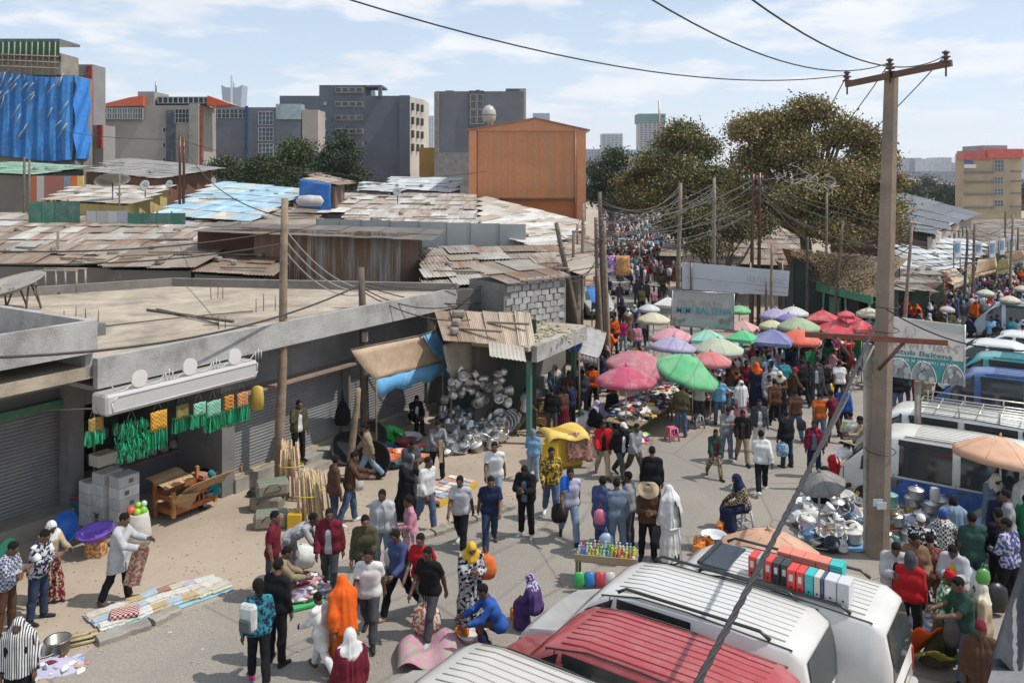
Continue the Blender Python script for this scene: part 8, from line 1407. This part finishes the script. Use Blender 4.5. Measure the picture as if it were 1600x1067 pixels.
# ------------------------------------------------------------------ people
GC = dict(t='trousers', e='tee', s='shirt', j='jacket', n='tunic', c='coat', k='skirt', g='gown', h='headscarf', v='veil', d='hood', w='shawl', a='cap', p='wrap', b='hat', o='shoes')
def dress(s):
    out = []
    for w in s.split():
        p = w.split('.'); out.append((GC[p[0]], *p[1:]))
    return out
def P(px, py, face, pose, wear, label, ht=1.7, z=0., **k):
    g = G(px, py, z); return person(g, face, pose, dress(wear), label, ht * (.94 if py < 775 else 1), **k)
ST = {'b': 'black'}
FOLK = [
 (60, 970, 95, 'phone', 't.djeans s.navy.spots.lgrey e.white o.black', 'man in dark patterned hoodie and jeans reading beside the blue basin', 1.74),
 (76, 940, 120, 'hold', 'k.maroon.spots.tan s.tan h.white', 'woman with white headscarf and printed skirt behind the patterned hoodie man', 1.62),
 (10, 990, 92, 'phone', 't.brown s.indigo.check.lgrey o.black', 'man in blue checked shirt counting money at the green basin', 1.7),
 (30, 1128, 165, 'stand', 'g.black v.white.stripe.dgrey', 'woman wrapped in a white and black striped shawl near the charcoal stove', 1.6),
 (185, 942, 88, 'hold', 't.black n.lgrey o.brown', 'man in long grey tunic and black jeans holding up a cloth beside the mat', 1.78),
 (338, 792, 250, 'sit', 't.ljeans s.teal d.teal o.black', 'child in teal hooded top sitting by the cardboard bales', 1.2),
 (575, 752, 262, 'walk', 't.ljeans j.khaki e.brown o.brown', 'man in loose khaki jacket and pale jeans striding past the stub pole', 1.72),
 (521, 828, 60, 'rest', 't.djeans s.brown o.black', 'man in dark brown shirt standing next to the broom handles', 1.74),
 (546, 818, 75, 'hold', 't.jeans s.brown o.white', 'man in brown shirt and jeans carrying a white sack by the broom handles', 1.74),
 (634, 812, 120, 'hold', 'g.black h.dgrey', 'woman in long black gown looking at the book tray', 1.64),
 (640, 790, 140, 'phone', 't.dgrey e.lgrey j.dgrey o.black', 'man in dark waistcoat behind the woman in the black gown', 1.72),
 (666, 828, 130, 'step', 't.jeans s.white.stripe.lgrey o.brown', 'man in white striped shirt and jeans beside the black gown woman', 1.74),
 (683, 748, 160, 'hold', 't.black s.dgrey.check.grey o.black', 'basin seller in grey checked shirt holding a board', 1.74),
 (648, 676, 150, 'sit', 't.black j.black e.white o.black', 'seated man in black jacket under the tan awning', 1.7),
 (773, 795, 180, 'walk', 't.ljeans e.white o.white', 'bearded man in plain white t shirt and pale jeans', 1.76),
 (720, 858, 188, 'walk', 't.black e.lgrey o.white', 'man in light grey t shirt and black trousers walking head down', 1.72),
 (766, 858, 176, 'stride', 't.djeans e.navy o.brown', 'man in navy t shirt and dark jeans with arms swinging', 1.74),
 (822, 838, 200, 'phone', 't.black j.black e.steel o.white', 'man in black jacket checking a phone beside the patterned shirt man', 1.7),
 (861, 810, 178, 'step', 't.jeans s.olive.spots.yellow o.white', 'man in loud yellow and olive patterned shirt and jeans', 1.76),
 (890, 846, 172, 'walk', 't.ljeans e.lilac o.black', 'man in pale lilac polo with blue scarf on his shoulder', 1.76),
 (833, 752, 10, 'rest', 't.ljeans s.steel.check.sky d.steel', 'child in pale turquoise hooded suit beside the yellow tray pile', 1.5),
 (942, 745, 175, 'walk', 't.tan e.black j.red o.maroon', 'man in bright red jacket and beige trousers', 1.72),
 (970, 748, 150, 'stride', 't.dgrey j.black e.white a.white o.black', 'man in black jacket and white cap striding beside the red jacket man', 1.74),
 (992, 750, 145, 'walk', 't.olive.spots.dgrey s.grey o.teal', 'man in grey sweatshirt and camouflage trousers', 1.72),
 (1019, 812, 5, 'stand', 't.black s.black o.black', 'man in plain black top seen from behind near the straw hat', 1.76),
 (940, 868, 40, 'rest', 't.indigo c.indigo o.black', 'man in dark blue long coat carrying a pink bag', 1.72),
 (964, 872, 355, 'stand', 't.steel s.steel o.black', 'man in slate blue suit seen from behind', 1.72),
 (984, 856, 300, 'call', 't.dgrey s.grey o.black', 'man in grey shirt with hand at his face among the talking group', 1.7),
 (1012, 874, 185, 'phone', 't.black s.brown b.tan o.black', 'man in wide straw hat and dark brown top counting notes', 1.66),
 (1047, 878, 330, 'stand', 'g.white v.white', 'woman wrapped head to foot in white cotton shawl', 1.64),
 (1162, 826, 262, 'sit', 'k.navy s.black.check.tan h.navy', 'seated woman in navy headscarf by the orange jerrycans', 1.66),
 (1117, 747, 172, 'walk', 't.olive.spots.tan j.dgreen e.maroon o.black', 'youth in dark green jacket and camouflage trousers alone on the road', 1.5),
 (1135, 720, 168, 'phone', 't.steel s.grey o.white', 'man in grey hooded top with hands together', 1.72),
 (1160, 724, 186, 'walk', 't.khaki j.black e.brown o.black', 'man in black zipped jacket and pale khaki trousers', 1.72),
 (1186, 706, 180, 'stand', 't.white s.white j.dgrey o.black', 'man in dark waistcoat over white shirt and white trousers', 1.7),
 (1190, 769, 12, 'stride', 't.black s.white o.white', 'man in white sweatshirt and black trousers walking away', 1.78),
 (1229, 730, 335, 'stand', 't.djeans j.black s.dgrey o.black', 'man in black leather jacket holding a blue carrier bag', 1.7),
 (1243, 686, 5, 'walk', 't.jeans e.brown o.brown', 'man in brown t shirt and jeans carrying a dark bag', 1.72),
 (1281, 692, 8, 'walk', 't.jeans e.rust o.brown', 'man in mustard orange t shirt and jeans', 1.72),
 (1312, 632, 12, 'walk', 't.black e.white o.black', 'man in long white t shirt and black trousers further up the road', 1.74),
 (1211, 668, 3, 'walk', 't.black s.brown o.black', 'man in dark plum brown jacket seen from behind', 1.74),
 (1254, 634, 350, 'step', 't.black s.black o.black', 'man all in black near the red canopies', 1.78),
 (1275, 632, 185, 'stand', 't.dgrey s.lgrey j.dgrey o.black', 'man in dark waistcoat and grey sleeves facing the vans', 1.7),
 (1288, 618, 20, 'stand', 'k.navy s.maroon.spots.lgrey h.black', 'woman in maroon printed top carrying a yellow bag', 1.64),
 (1330, 732, 2, 'rest', 't.dgrey s.lgrey e.lime.hstripe.white o.black', 'man in bright yellow reflective vest seen from behind', 1.72),
 (1272, 745, 195, 'stand', 't.navy j.navy.spots.red e.steel o.black', 'man in navy patterned tracksuit top near the grey parasol', 1.66),
 (1303, 692, 320, 'hold', 't.brown s.maroon o.brown', 'man in plum shirt talking beside the yellow vest', 1.74),
 (1318, 682, 200, 'stand', 't.navy s.blue o.black', 'man in deep blue top behind the yellow vest', 1.74),
 (1304, 766, 70, 'bend', 'k.red s.white b.tan', 'trader in straw hat with white top and red skirt', 1.6),
 (1342, 782, 250, 'crouch', 't.brown s.brown b.tan', 'trader crouching under a straw hat by the concrete pole', 1.6),
 (1276, 812, 95, 'sit', 't.black s.black o.black', 'trader dressed in black sitting under the grey parasol', 1.66),
 (1350, 738, 280, 'hold', 't.khaki s.tan o.brown', 'man in tan top half hidden by the concrete pole', 1.7),
 (1064, 682, 12, 'stand', 't.jeans j.olive s.khaki o.brown', 'man in olive hooded jacket and jeans browsing the clothes tables', 1.74),
 (1093, 662, 20, 'rest', 't.dgrey e.white o.black', 'man in white t shirt with bent elbows at the clothes table', 1.7),
 (1124, 664, 18, 'call', 't.jeans s.sky o.black', 'grey haired man in sky blue sweater with hand to ear', 1.72),
 (1157, 666, 160, 'stand', 'k.pink s.pink w.white h.white', 'woman in pink dress with white shawl by the stalls', 1.62),
 (925, 684, 110, 'sit', 'g.black h.lilac', 'woman in black gown and dusty pink headscarf sitting on a stool', 1.64),
 (953, 662, 150, 'sit', 't.black s.black o.black', 'clothes seller in black sitting behind the first table', 1.68),
 (820, 678, 68, 'walk', 't.olive e.white o.black', 'youth in white t shirt and olive trousers passing the pot shop door', 1.66),
 (862, 682, 8, 'stand', 't.dgrey s.black o.black', 'youth in black jacket with a white letter on the back', 1.66),
 (880, 678, 330, 'rest', 'k.maroon s.brown', 'woman in brown top beside the letter jacket youth', 1.6),
 (893, 672, 300, 'folded', 't.black s.navy o.black', 'man with folded arms by the slab shop', 1.7),
 (910, 652, 5, 'stand', 't.dgrey c.dgrey o.black', 'man in dark grey suit seen from behind at the slab shop', 1.74),
 (926, 640, 8, 'stand', 't.black e.orange o.black', 'man in bright orange t shirt near the pole cluster', 1.72),
 (902, 634, 350, 'stand', 't.steel s.steel o.black', 'man in blue grey shirt behind the dark suit', 1.74),
 (868, 630, 200, 'rest', 't.black e.yellow o.black', 'youth in yellow t shirt among the slab shop wares', 1.6),
 (925, 612, 20, 'stand', 't.navy s.navy o.black', 'man in navy top near the baby bath', 1.72),
 (515, 928, 178, 'step', 't.dgrey e.lgrey j.maroon o.black', 'bearded man in burgundy jacket over grey shirt', 1.74),
 (426, 935, 90, 'stand', 't.dgrey e.maroon o.black', 'man in maroon t shirt beside the bending man', 1.72),
 (452, 908, 95, 'bend', 't.grey s.lgrey.stripe.grey o.brown', 'man in grey striped shirt bending over the white sack', 1.7),
 (424, 948, 75, 'crouch', 't.khaki s.khaki o.white', 'man in khaki jacket crouching at the green tray', 1.72),
 (404, 1066, 342, 'step', 't.black s.teal.spots.navy o.magenta', 'woman in teal patterned top with white backpack and pink shoes', 1.66),
 (432, 1036, 20, 'stand', 't.black s.black o.black', 'man in black seen from behind next to the backpack woman', 1.76),
 (503, 1052, 300, 'stride', 't.white n.white o.brown', 'boy in white tunic walking beside the orange veil', 1.4),
 (537, 1050, 325, 'walk', 'g.rust v.orange', 'woman in flowing bright orange veil and gown', 1.64),
 (577, 1002, 180, 'walk', 't.dgrey e.white o.black', 'man in white polo shirt and grey jeans behind the orange veil', 1.76),
 (570, 942, 178, 'rest', 't.dgrey s.olive o.brown', 'man in dark olive shirt behind the white polo man', 1.74),
 (598, 893, 182, 'stand', 't.ljeans s.lgrey j.lgrey o.black', 'man in light grey hooded jacket and pale jeans', 1.74),
 (642, 895, 250, 'rest', 'k.lgrey.spots.pink s.pink', 'woman in pink blouse and printed skirt turning left', 1.62),
 (624, 962, 215, 'stride', 't.black s.indigo o.tan', 'man in indigo shirt and black trousers taking a long step', 1.74),
 (660, 968, 200, 'walk', 't.grey e.red o.white', 'youth in red top behind the black t shirt man', 1.7),
 (672, 996, 205, 'walk', 't.dgrey e.black o.lgrey', 'man in black t shirt carrying a printed carrier bag', 1.72),
 (735, 978, 165, 'phone', 'g.lgrey.spots.black h.yellow', 'woman in black and white floral dress with yellow headscarf', 1.62),
 (780, 1010, 255, 'crouch', 't.navy s.blue o.black', 'man in royal blue jacket crouching with his back turned', 1.72),
 (548, 1156, 330, 'stand', 'g.maroon h.white', 'woman with white headscarf and maroon gown close to the cream van', 1.62),
 (838, 986, 300, 'sit', 'g.purple h.lilac.spots.purple', 'woman in lilac spotted headscarf sitting at the white van nose', 1.3),
 (1398, 990, 195, 'phone', 't.black e.black j.lgrey o.black', 'man in pale grey jacket over black t shirt by the concrete pole', 1.74),
 (1427, 978, 190, 'rest', 't.black e.pink j.lbrown o.black', 'man in salmon shirt and brown cardigan', 1.74),
 (1455, 972, 10, 'hold', 't.lbrown s.lbrown.check.maroon o.tan', 'youth in faded plaid shirt seen from behind', 1.62),
 (1492, 990, 225, 'phone', 't.djeans e.yellow j.lgrey o.black', 'youth in yellow t shirt and open pale jacket', 1.68),
 (1440, 938, 10, 'stand', 'g.black.spots.white a.white', 'woman in black floral dress and white cap facing the pots', 1.66),
 (1474, 928, 20, 'hold', 'k.black w.white.check.dgrey p.blue', 'woman in blue head wrap and black and white shawl', 1.64),
 (1490, 912, 15, 'stand', 't.jeans e.white w.ljeans o.black', 'man with pale denim cloth over his shoulders', 1.76),
 (1520, 945, 8, 'call', 't.djeans e.dgreen o.black', 'man in dark green t shirt scratching his head', 1.78),
 (1562, 935, 350, 'stand', 't.black s.black o.black', 'bearded man in black with a black rucksack', 1.76),
 (1578, 955, 335, 'rest', 't.black s.indigo.spots.lilac o.black', 'man in lavender tie dye sweatshirt', 1.76),
 (1576, 898, 300, 'stand', 't.dgrey s.grey o.black', 'man in grey top behind the black rucksack', 1.76),
 (1474, 1040, 112, 'hold', 'k.olive s.green.spots.cream p.red', 'woman in green blouse with red head wrap choosing wares', 1.64),
 (1508, 1064, 268, 'hold', 't.jeans e.dgreen o.black', 'man in faded green t shirt and blue jeans handing something over', 1.74),
 (1536, 1060, 300, 'stand', 'g.tan h.cream', 'person in long beige robe balancing a green bag', 1.6),
 (1354, 1120, 185, 'stand', 't.black s.navy', 'balding older man in navy sweatshirt at the white van tail', 1.7),
 (1532, 1140, 200, 'stand', 'g.brown p.maroon', 'woman in maroon cap at the balcony ledge foot', 1.62),
 (1422, 1012, 30, 'stand', 't.black s.red d.dgrey', 'person in red top and grey hood at the van tail', 1.68),
 (1512, 815, 262, 'bend', 'k.brown s.lbrown h.yellow', 'woman in golden headscarf bending over the display', 1.62),
]
for f in FOLK:
    k = {'hair': None} if 'balding' in f[5] else {'hair': 'bigghair'} if f[5].startswith('woman') and not any(x in f[4] for x in ('h.', 'v.', 'p.')) else {}
    P(f[0], f[1], f[2], f[3], f[4], f[5], f[6], **k)
g = FP(s_at(466, .45), .45, .37); person(g, 140, 'call', dress('t.black e.white j.olive o.black'), 'man in camouflage olive jacket on the shutter step with hand at his face', 1.7)
# waiting line behind the rack minibus
q = random.Random(8)
LINE = [(1402, 648, 0, 'stand', 't.jeans s.black', 'person in black top first in the line behind the rack minibus'), (1414, 640, 5, 'rest', 't.dgrey j.dgreen e.grey', 'person in dark green jacket under the green billboard'), (1436, 650, 10, 'walk', 't.navy s.maroon', 'person in maroon top behind the billboard post'), (1448, 652, 350, 'call', 't.navy s.khaki', 'person in khaki shirt with raised arm behind the billboard post'), (1474, 662, 20, 'stand', 'g.black h.white', 'woman in white headscarf and black gown in the waiting line'), (1487, 664, 200, 'rest', 't.jeans s.sky', 'child in pale blue top in the waiting line'), (1500, 668, 180, 'stand', 't.black s.red', 'person in red top in the waiting line'), (1508, 656, 190, 'stand', 't.khaki s.yellow a.tan', 'person in yellow shirt and cap in the waiting line'), (1524, 660, 30, 'hold', 't.olive s.black', 'person in black with raised elbows in the waiting line'), (1533, 664, 15, 'stand', 't.brown s.brown', 'person in brown coat in the waiting line'), (1547, 664, 5, 'stand', 't.dgrey s.grey d.grey', 'person in grey hooded top in the waiting line'), (1558, 660, 350, 'rest', 't.black s.navy a.maroon', 'person in maroon cap in the waiting line'), (1573, 666, 330, 'hold', 't.black s.dgrey', 'person in dark grey leaning in the waiting line'), (1588, 668, 20, 'stand', 't.brown s.brown', 'person in dark brown at the end of the waiting line')]
for a in LINE: P(a[0], a[1], a[2], a[3], a[4] + ' o.black', a[5], 1.68, group='people waiting behind the minibus')
# crowd among the stalls and streets
TOPS = 'black white navy grey brown maroon sky red olive lgrey dgrey teal yellow khaki pink indigo lbrown green cream orange purple steel magenta'.split(); LEGS = 'black jeans dgrey djeans brown khaki navy olive ljeans'.split(); POS = ['stand', 'walk', 'rest', 'step', 'stand', 'walk', 'phone', 'hold', 'stride']
taken = []
def crowd(n, region, where, group, seed, ht=1.64, lodv=None, mind=.42):
    q = random.Random(seed); made = 0; tries = 0
    while made < n and tries < n * 40:
        tries += 1; px, py = region(q); g = G(px, py)
        if any((g.x - a) ** 2 + (g.y - b) ** 2 < mind * mind for a, b in taken): continue
        taken.append((g.x, g.y)); made += 1; c1, c2 = q.choice(TOPS), q.choice(LEGS); fem = q.random() < .33; pose = q.choice(POS); mv = {'walk': 'walking', 'stride': 'striding', 'step': 'stepping', 'phone': 'looking down', 'hold': 'reaching out'}.get(pose, 'standing')
        if fem:
            c3 = q.choice(['white', 'black', 'lilac', 'cream', 'orange', 'sky', 'navy']); kind = q.random()
            if kind < .4: w = 'g.%s h.%s' % (c1, c3); lab = '%s person in %s gown and %s headscarf %s' % (mv, cw(c1), cw(c3), where)
            elif kind < .6: w = 'g.%s v.%s' % (c1, c3); lab = '%s person in %s gown under %s shawl %s' % (mv, cw(c1), cw(c3), where)
            else: w = 'k.%s s.%s h.%s' % (c2, c1, c3); lab = '%s person in %s top, %s skirt, %s headscarf %s' % (mv, cw(c1), cw(c2), cw(c3), where)
        else:
            top_ = q.choice('sse'); w = 't.%s %s.%s' % (c2, top_, c1); lab = '%s person in %s %s and %s trousers %s' % (mv, cw(c1), {'s': 'shirt', 'e': 't shirt'}[top_], cw(c2), where)
            if q.random() < .3: c4 = q.choice(['black', 'dgrey', 'brown', 'navy', 'olive']); w += ' j.' + c4; lab = lab.replace(' and ', ' under %s jacket and ' % cw(c4), 1)
            if q.random() < .15: w += ' a.' + q.choice(['white', 'black', 'red'])
        if len(lab.split()) > 16: lab = lab[len(mv) + 1:].replace(' trousers', '')
        if len(lab.split()) > 16: lab = lab.replace('dark ', '')
        if g.y < 44: w += ' o.black'
        person(g, q.choice([0, 10, 170, 185, 200, 350, 90, 270, q.uniform(0, 360)]), pose, dress(w), lab, ht * q.uniform(.92, 1.05), lod=lodv, group=group)
def box_region(*boxes):
    def f(q): b = q.choice(boxes); return q.uniform(b[0], b[2]), q.uniform(b[1], b[3])
    return f
crowd(44, box_region((1135, 590, 1300, 650), (1170, 565, 1310, 610), (1140, 600, 1240, 660)), 'among the clothes stalls', 'shoppers among the clothes stalls', 2)
crowd(14, box_region((1290, 545, 1375, 610),), 'by the red canopies', 'shoppers by the red canopies', 3)
crowd(12, box_region((935, 585, 1000, 620), (850, 640, 905, 660), (1075, 600, 1130, 640)), 'by the pole cluster', 'people near the pole cluster', 5)
crowd(16, box_region((935, 500, 1010, 575),), 'at the side street mouth', 'people at the side street mouth', 6)
def side(q):
    t = q.random() ** .75; py = lerp(500, 352, t); w = 3.3 if py > 420 else 5; Y = 10790 / (py - 275); x = lerp(4.6, 14, (Y - 38) / 82) + q.uniform(-.6, w + 1.5); return CX + F * x / Y, py
crowd(84, side, 'in the packed side street', 'crowd in the side street', 7)
crowd(66, box_region((1395, 490, 1600, 545), (1480, 470, 1600, 520), (1440, 470, 1600, 500), (1520, 450, 1600, 475)), 'in the right street', 'crowd in the right hand market street', 9)
crowd(16, box_region((1510, 530, 1600, 565), (1400, 560, 1500, 620)), 'near the buses', 'people between the billboard and the buses', 10)
crowd(4, box_region((1550, 850, 1600, 900),), 'at the right stall', 'people by the right hand stall', 12, 1.7)
# the rest of the crowd, far up both streets, reads as one mass
bm = {}; q = random.Random(14); V_, F_ = [], []; LO = [('stand', 'body'), ('stand', 'shirt'), ('walk', 'trousers')]
b = MB()
def mini(x, y, h, q):
    a = q.uniform(0, 6.28); w = .21 * h / 1.65
    def R2(u, v, z): return (x + u * math.cos(a) - v * math.sin(a), y + u * math.sin(a) + v * math.cos(a), z * h)
    for prof in ([(.06, .02, 0), (.075, .0, .25), (.16, .0, .5)], [(.15, 0, .48), (.2, 0, .62), (.23, 0, .8), (.07, 0, .86)], [(.05, 0, .84), (.085, 0, .9), (.08, 0, .97), (.02, 0, 1.0)]):
        n = 7; vs = [R2(r * math.cos(6.283 * k / n) * h / 1.65, r * .65 * math.sin(6.283 * k / n) * h / 1.65, z) for r, _, z in prof for k in range(n)]; b.add(vs, [(i * n + k, i * n + (k + 1) % n, (i + 1) * n + (k + 1) % n, (i + 1) * n + k) for i in range(len(prof) - 1) for k in range(n)], True)
mixed('crowd_mix', [C[k] for k in 'black brown white navy brown grey maroon black dgrey brown sky red lgrey brown indigo black cream teal brown khaki'.split()])
for i in range(900):
    Y = 62 + 130 * q.random() ** 1.3; x = lerp(6.8, 22, (Y - 60) / 135) + q.uniform(-1, 6 + (Y - 60) * .03); mini(x, Y, q.uniform(1.5, 1.75), q)
for i in range(700):
    Y = 44 + 50 * q.random(); px = q.uniform(1450, 1640); x = (px - CX) / F * Y
    if H - 0 and 275 + 10790 / Y > 520 - (px - 1450) * .2: pass
    if px < 1450 + (Y - 44) * 2.2: continue
    mini(x, Y, q.uniform(1.5, 1.75), q)
tag(b.build('distant_crowd', 'crowd_mix', None), 'dense distant crowd filling the far ends of both market streets', 'crowd', kind='stuff')
# ------------------------------------------------------------------ things held
def bag(label, px, py, z, c, s=1., m='plastic', c2=None):
    p = gz(px, py, z); t = thing('carrier_bag', label, 'bag', p); MB().lathe([(0, 0), (.13 * s, .01), (.17 * s, .12 * s), (.15 * s, .3 * s), (.05 * s, .38 * s), (.02, .38 * s)], 12, sy=.55, wob=lambda a, i: 1 + .08 * math.sin(5 * a + i)).build('bag', m, t, c, col2=c2); MB().tube([(-.04, 0, .36 * s), (0, 0, .5 * s), (.04, 0, .36 * s)], .01, 4).build('handle', m if m != 'spots' else 'plastic', t, c)
bag('printed carrier bag hanging from the black t shirt man', 665, 1000, .12, (.6, .55, .5), 1.5, 'spots', (.35, .12, .05)); bag('orange shoulder bag of the floral dress woman', 758, 975, .85, (.6, .14, .04), 1.2, 'fabric'); bag('pink bag held by the dark blue coat man', 938, 873, .75, (.55, .15, .22), .9); bag('pale blue bag held behind the slate suit', 947, 878, .25, (.3, .42, .55), 1.0); bag('black bag held by the straw hat man', 1034, 876, .3, (.02, .02, .022), 1.5)
bag('blue printed carrier bag of the leather jacket man', 1222, 732, .35, (.08, .25, .45), 1.1, 'spots', (.5, .5, .5)); bag('dark bag carried by the brown t shirt man', 1252, 690, .35, (.02, .02, .02), .9); bag('black bag beside the lilac polo man', 873, 850, .5, (.02, .02, .02), 1.1, 'fabric'); bag('yellow bag held by the maroon printed top woman', 1296, 622, .15, (.65, .4, .02), 1.1); bag('clear carrier bag hanging beside the dark green t shirt man', 1508, 950, .3, (.5, .51, .53), 1.4); bag('full black bag beside the tie dye man', 1556, 962, .1, (.012, .012, .012), 1.4); bag('dark plastic bag between the two people trading', 1494, 1062, .55, (.05, .045, .045), 1.3); bag('white sack in the arms of the brown shirt man', 556, 815, .75, (.58, .56, .52), 1.1, 'fabric'); bag('green bundle on the head of the beige robe person', 1536, 1060, 1.56, (.08, .27, .05), .7); bag('white carrier bag beside the indigo shirt man', 612, 905, .3, (.55, .54, .55), 1.0)
b = MB(); p = gz(222, 945); b.grid(lambda u, v: ((u - .5) * .32 + .1 * v * 0 - .22 * v, .04 * math.sin(u * 9), 1.12 - .75 * v), 8, 10, .012); tag(b.build('held_cloth', 'spots', None, (.3, .13, .09), loc=p, col2=(.5, .36, .3)), 'brown patterned cloth held out by the grey tunic man', 'cloth')
t = thing('backpack', 'white and black backpack on the teal patterned woman', 'backpack', gz(399, 1070, 1.0), R(-18)); MB().rbox((0, -.19, .2), (.3, .16, .42), .05).build('pack', 'fabric', t, (.5, .52, .5)); MB().rbox((0, -.28, .1), (.22, .05, .2), .02).build('pocket', 'fabric', t, (.1, .12, .12))
t = thing('backpack', 'black rucksack on the bearded man in black', 'backpack', gz(1560, 945, 1.0)); MB().rbox((0, -.2, .2), (.34, .18, .5), .05).build('pack', 'fabric', t, (.012, .012, .014)); MB().box((.05, -.295, .05), (.08, .01, .04)).build('badge', 'plastic', t, (.3, .5, .03))
b = MB(); p = gz(890, 848, 1.3); b.grid(lambda u, v: (-.22 + .2 * u, -.1 - .03 * math.sin(6 * u), .2 - .32 * v + .08 * math.sin(u * 3)), 6, 8, .03); tag(b.build('blue_scarf', 'fabric', None, (.02, .14, .6), loc=p), 'bright blue scarf over the lilac polo man shoulder', 'scarf')
for (px, py, z, c, lab) in ((683, 750, .75, (.45, .32, .2), 'flat board held by the basin seller'),): tag(MB().box((.12, -.2, .1), (.1, .03, .6), .4).build('held_board', 'wood', None, c, loc=gz(px, py, z)), lab, 'board')
# ------------------------------------------------------------------ air
hz_ = MB().box((0, 6900, 270), (17800, 14100, 544)).build('haze', None); hz_.data.materials.clear()
vm = bpy.data.materials.new('air'); vm.use_nodes = True; vt = vm.node_tree; vt.nodes.clear(); vo = vt.nodes.new('ShaderNodeOutputMaterial'); pv = vt.nodes.new('ShaderNodeVolumePrincipled'); pv.inputs['Color'].default_value = (.88, .93, 1, 1); pv.inputs['Density'].default_value = .00016; pv.inputs['Anisotropy'].default_value = .2; vt.links.new(pv.outputs[0], vo.inputs['Volume']); hz_.data.materials.append(vm); tag(hz_, 'pale dusty haze in the air', 'haze', kind='stuff')
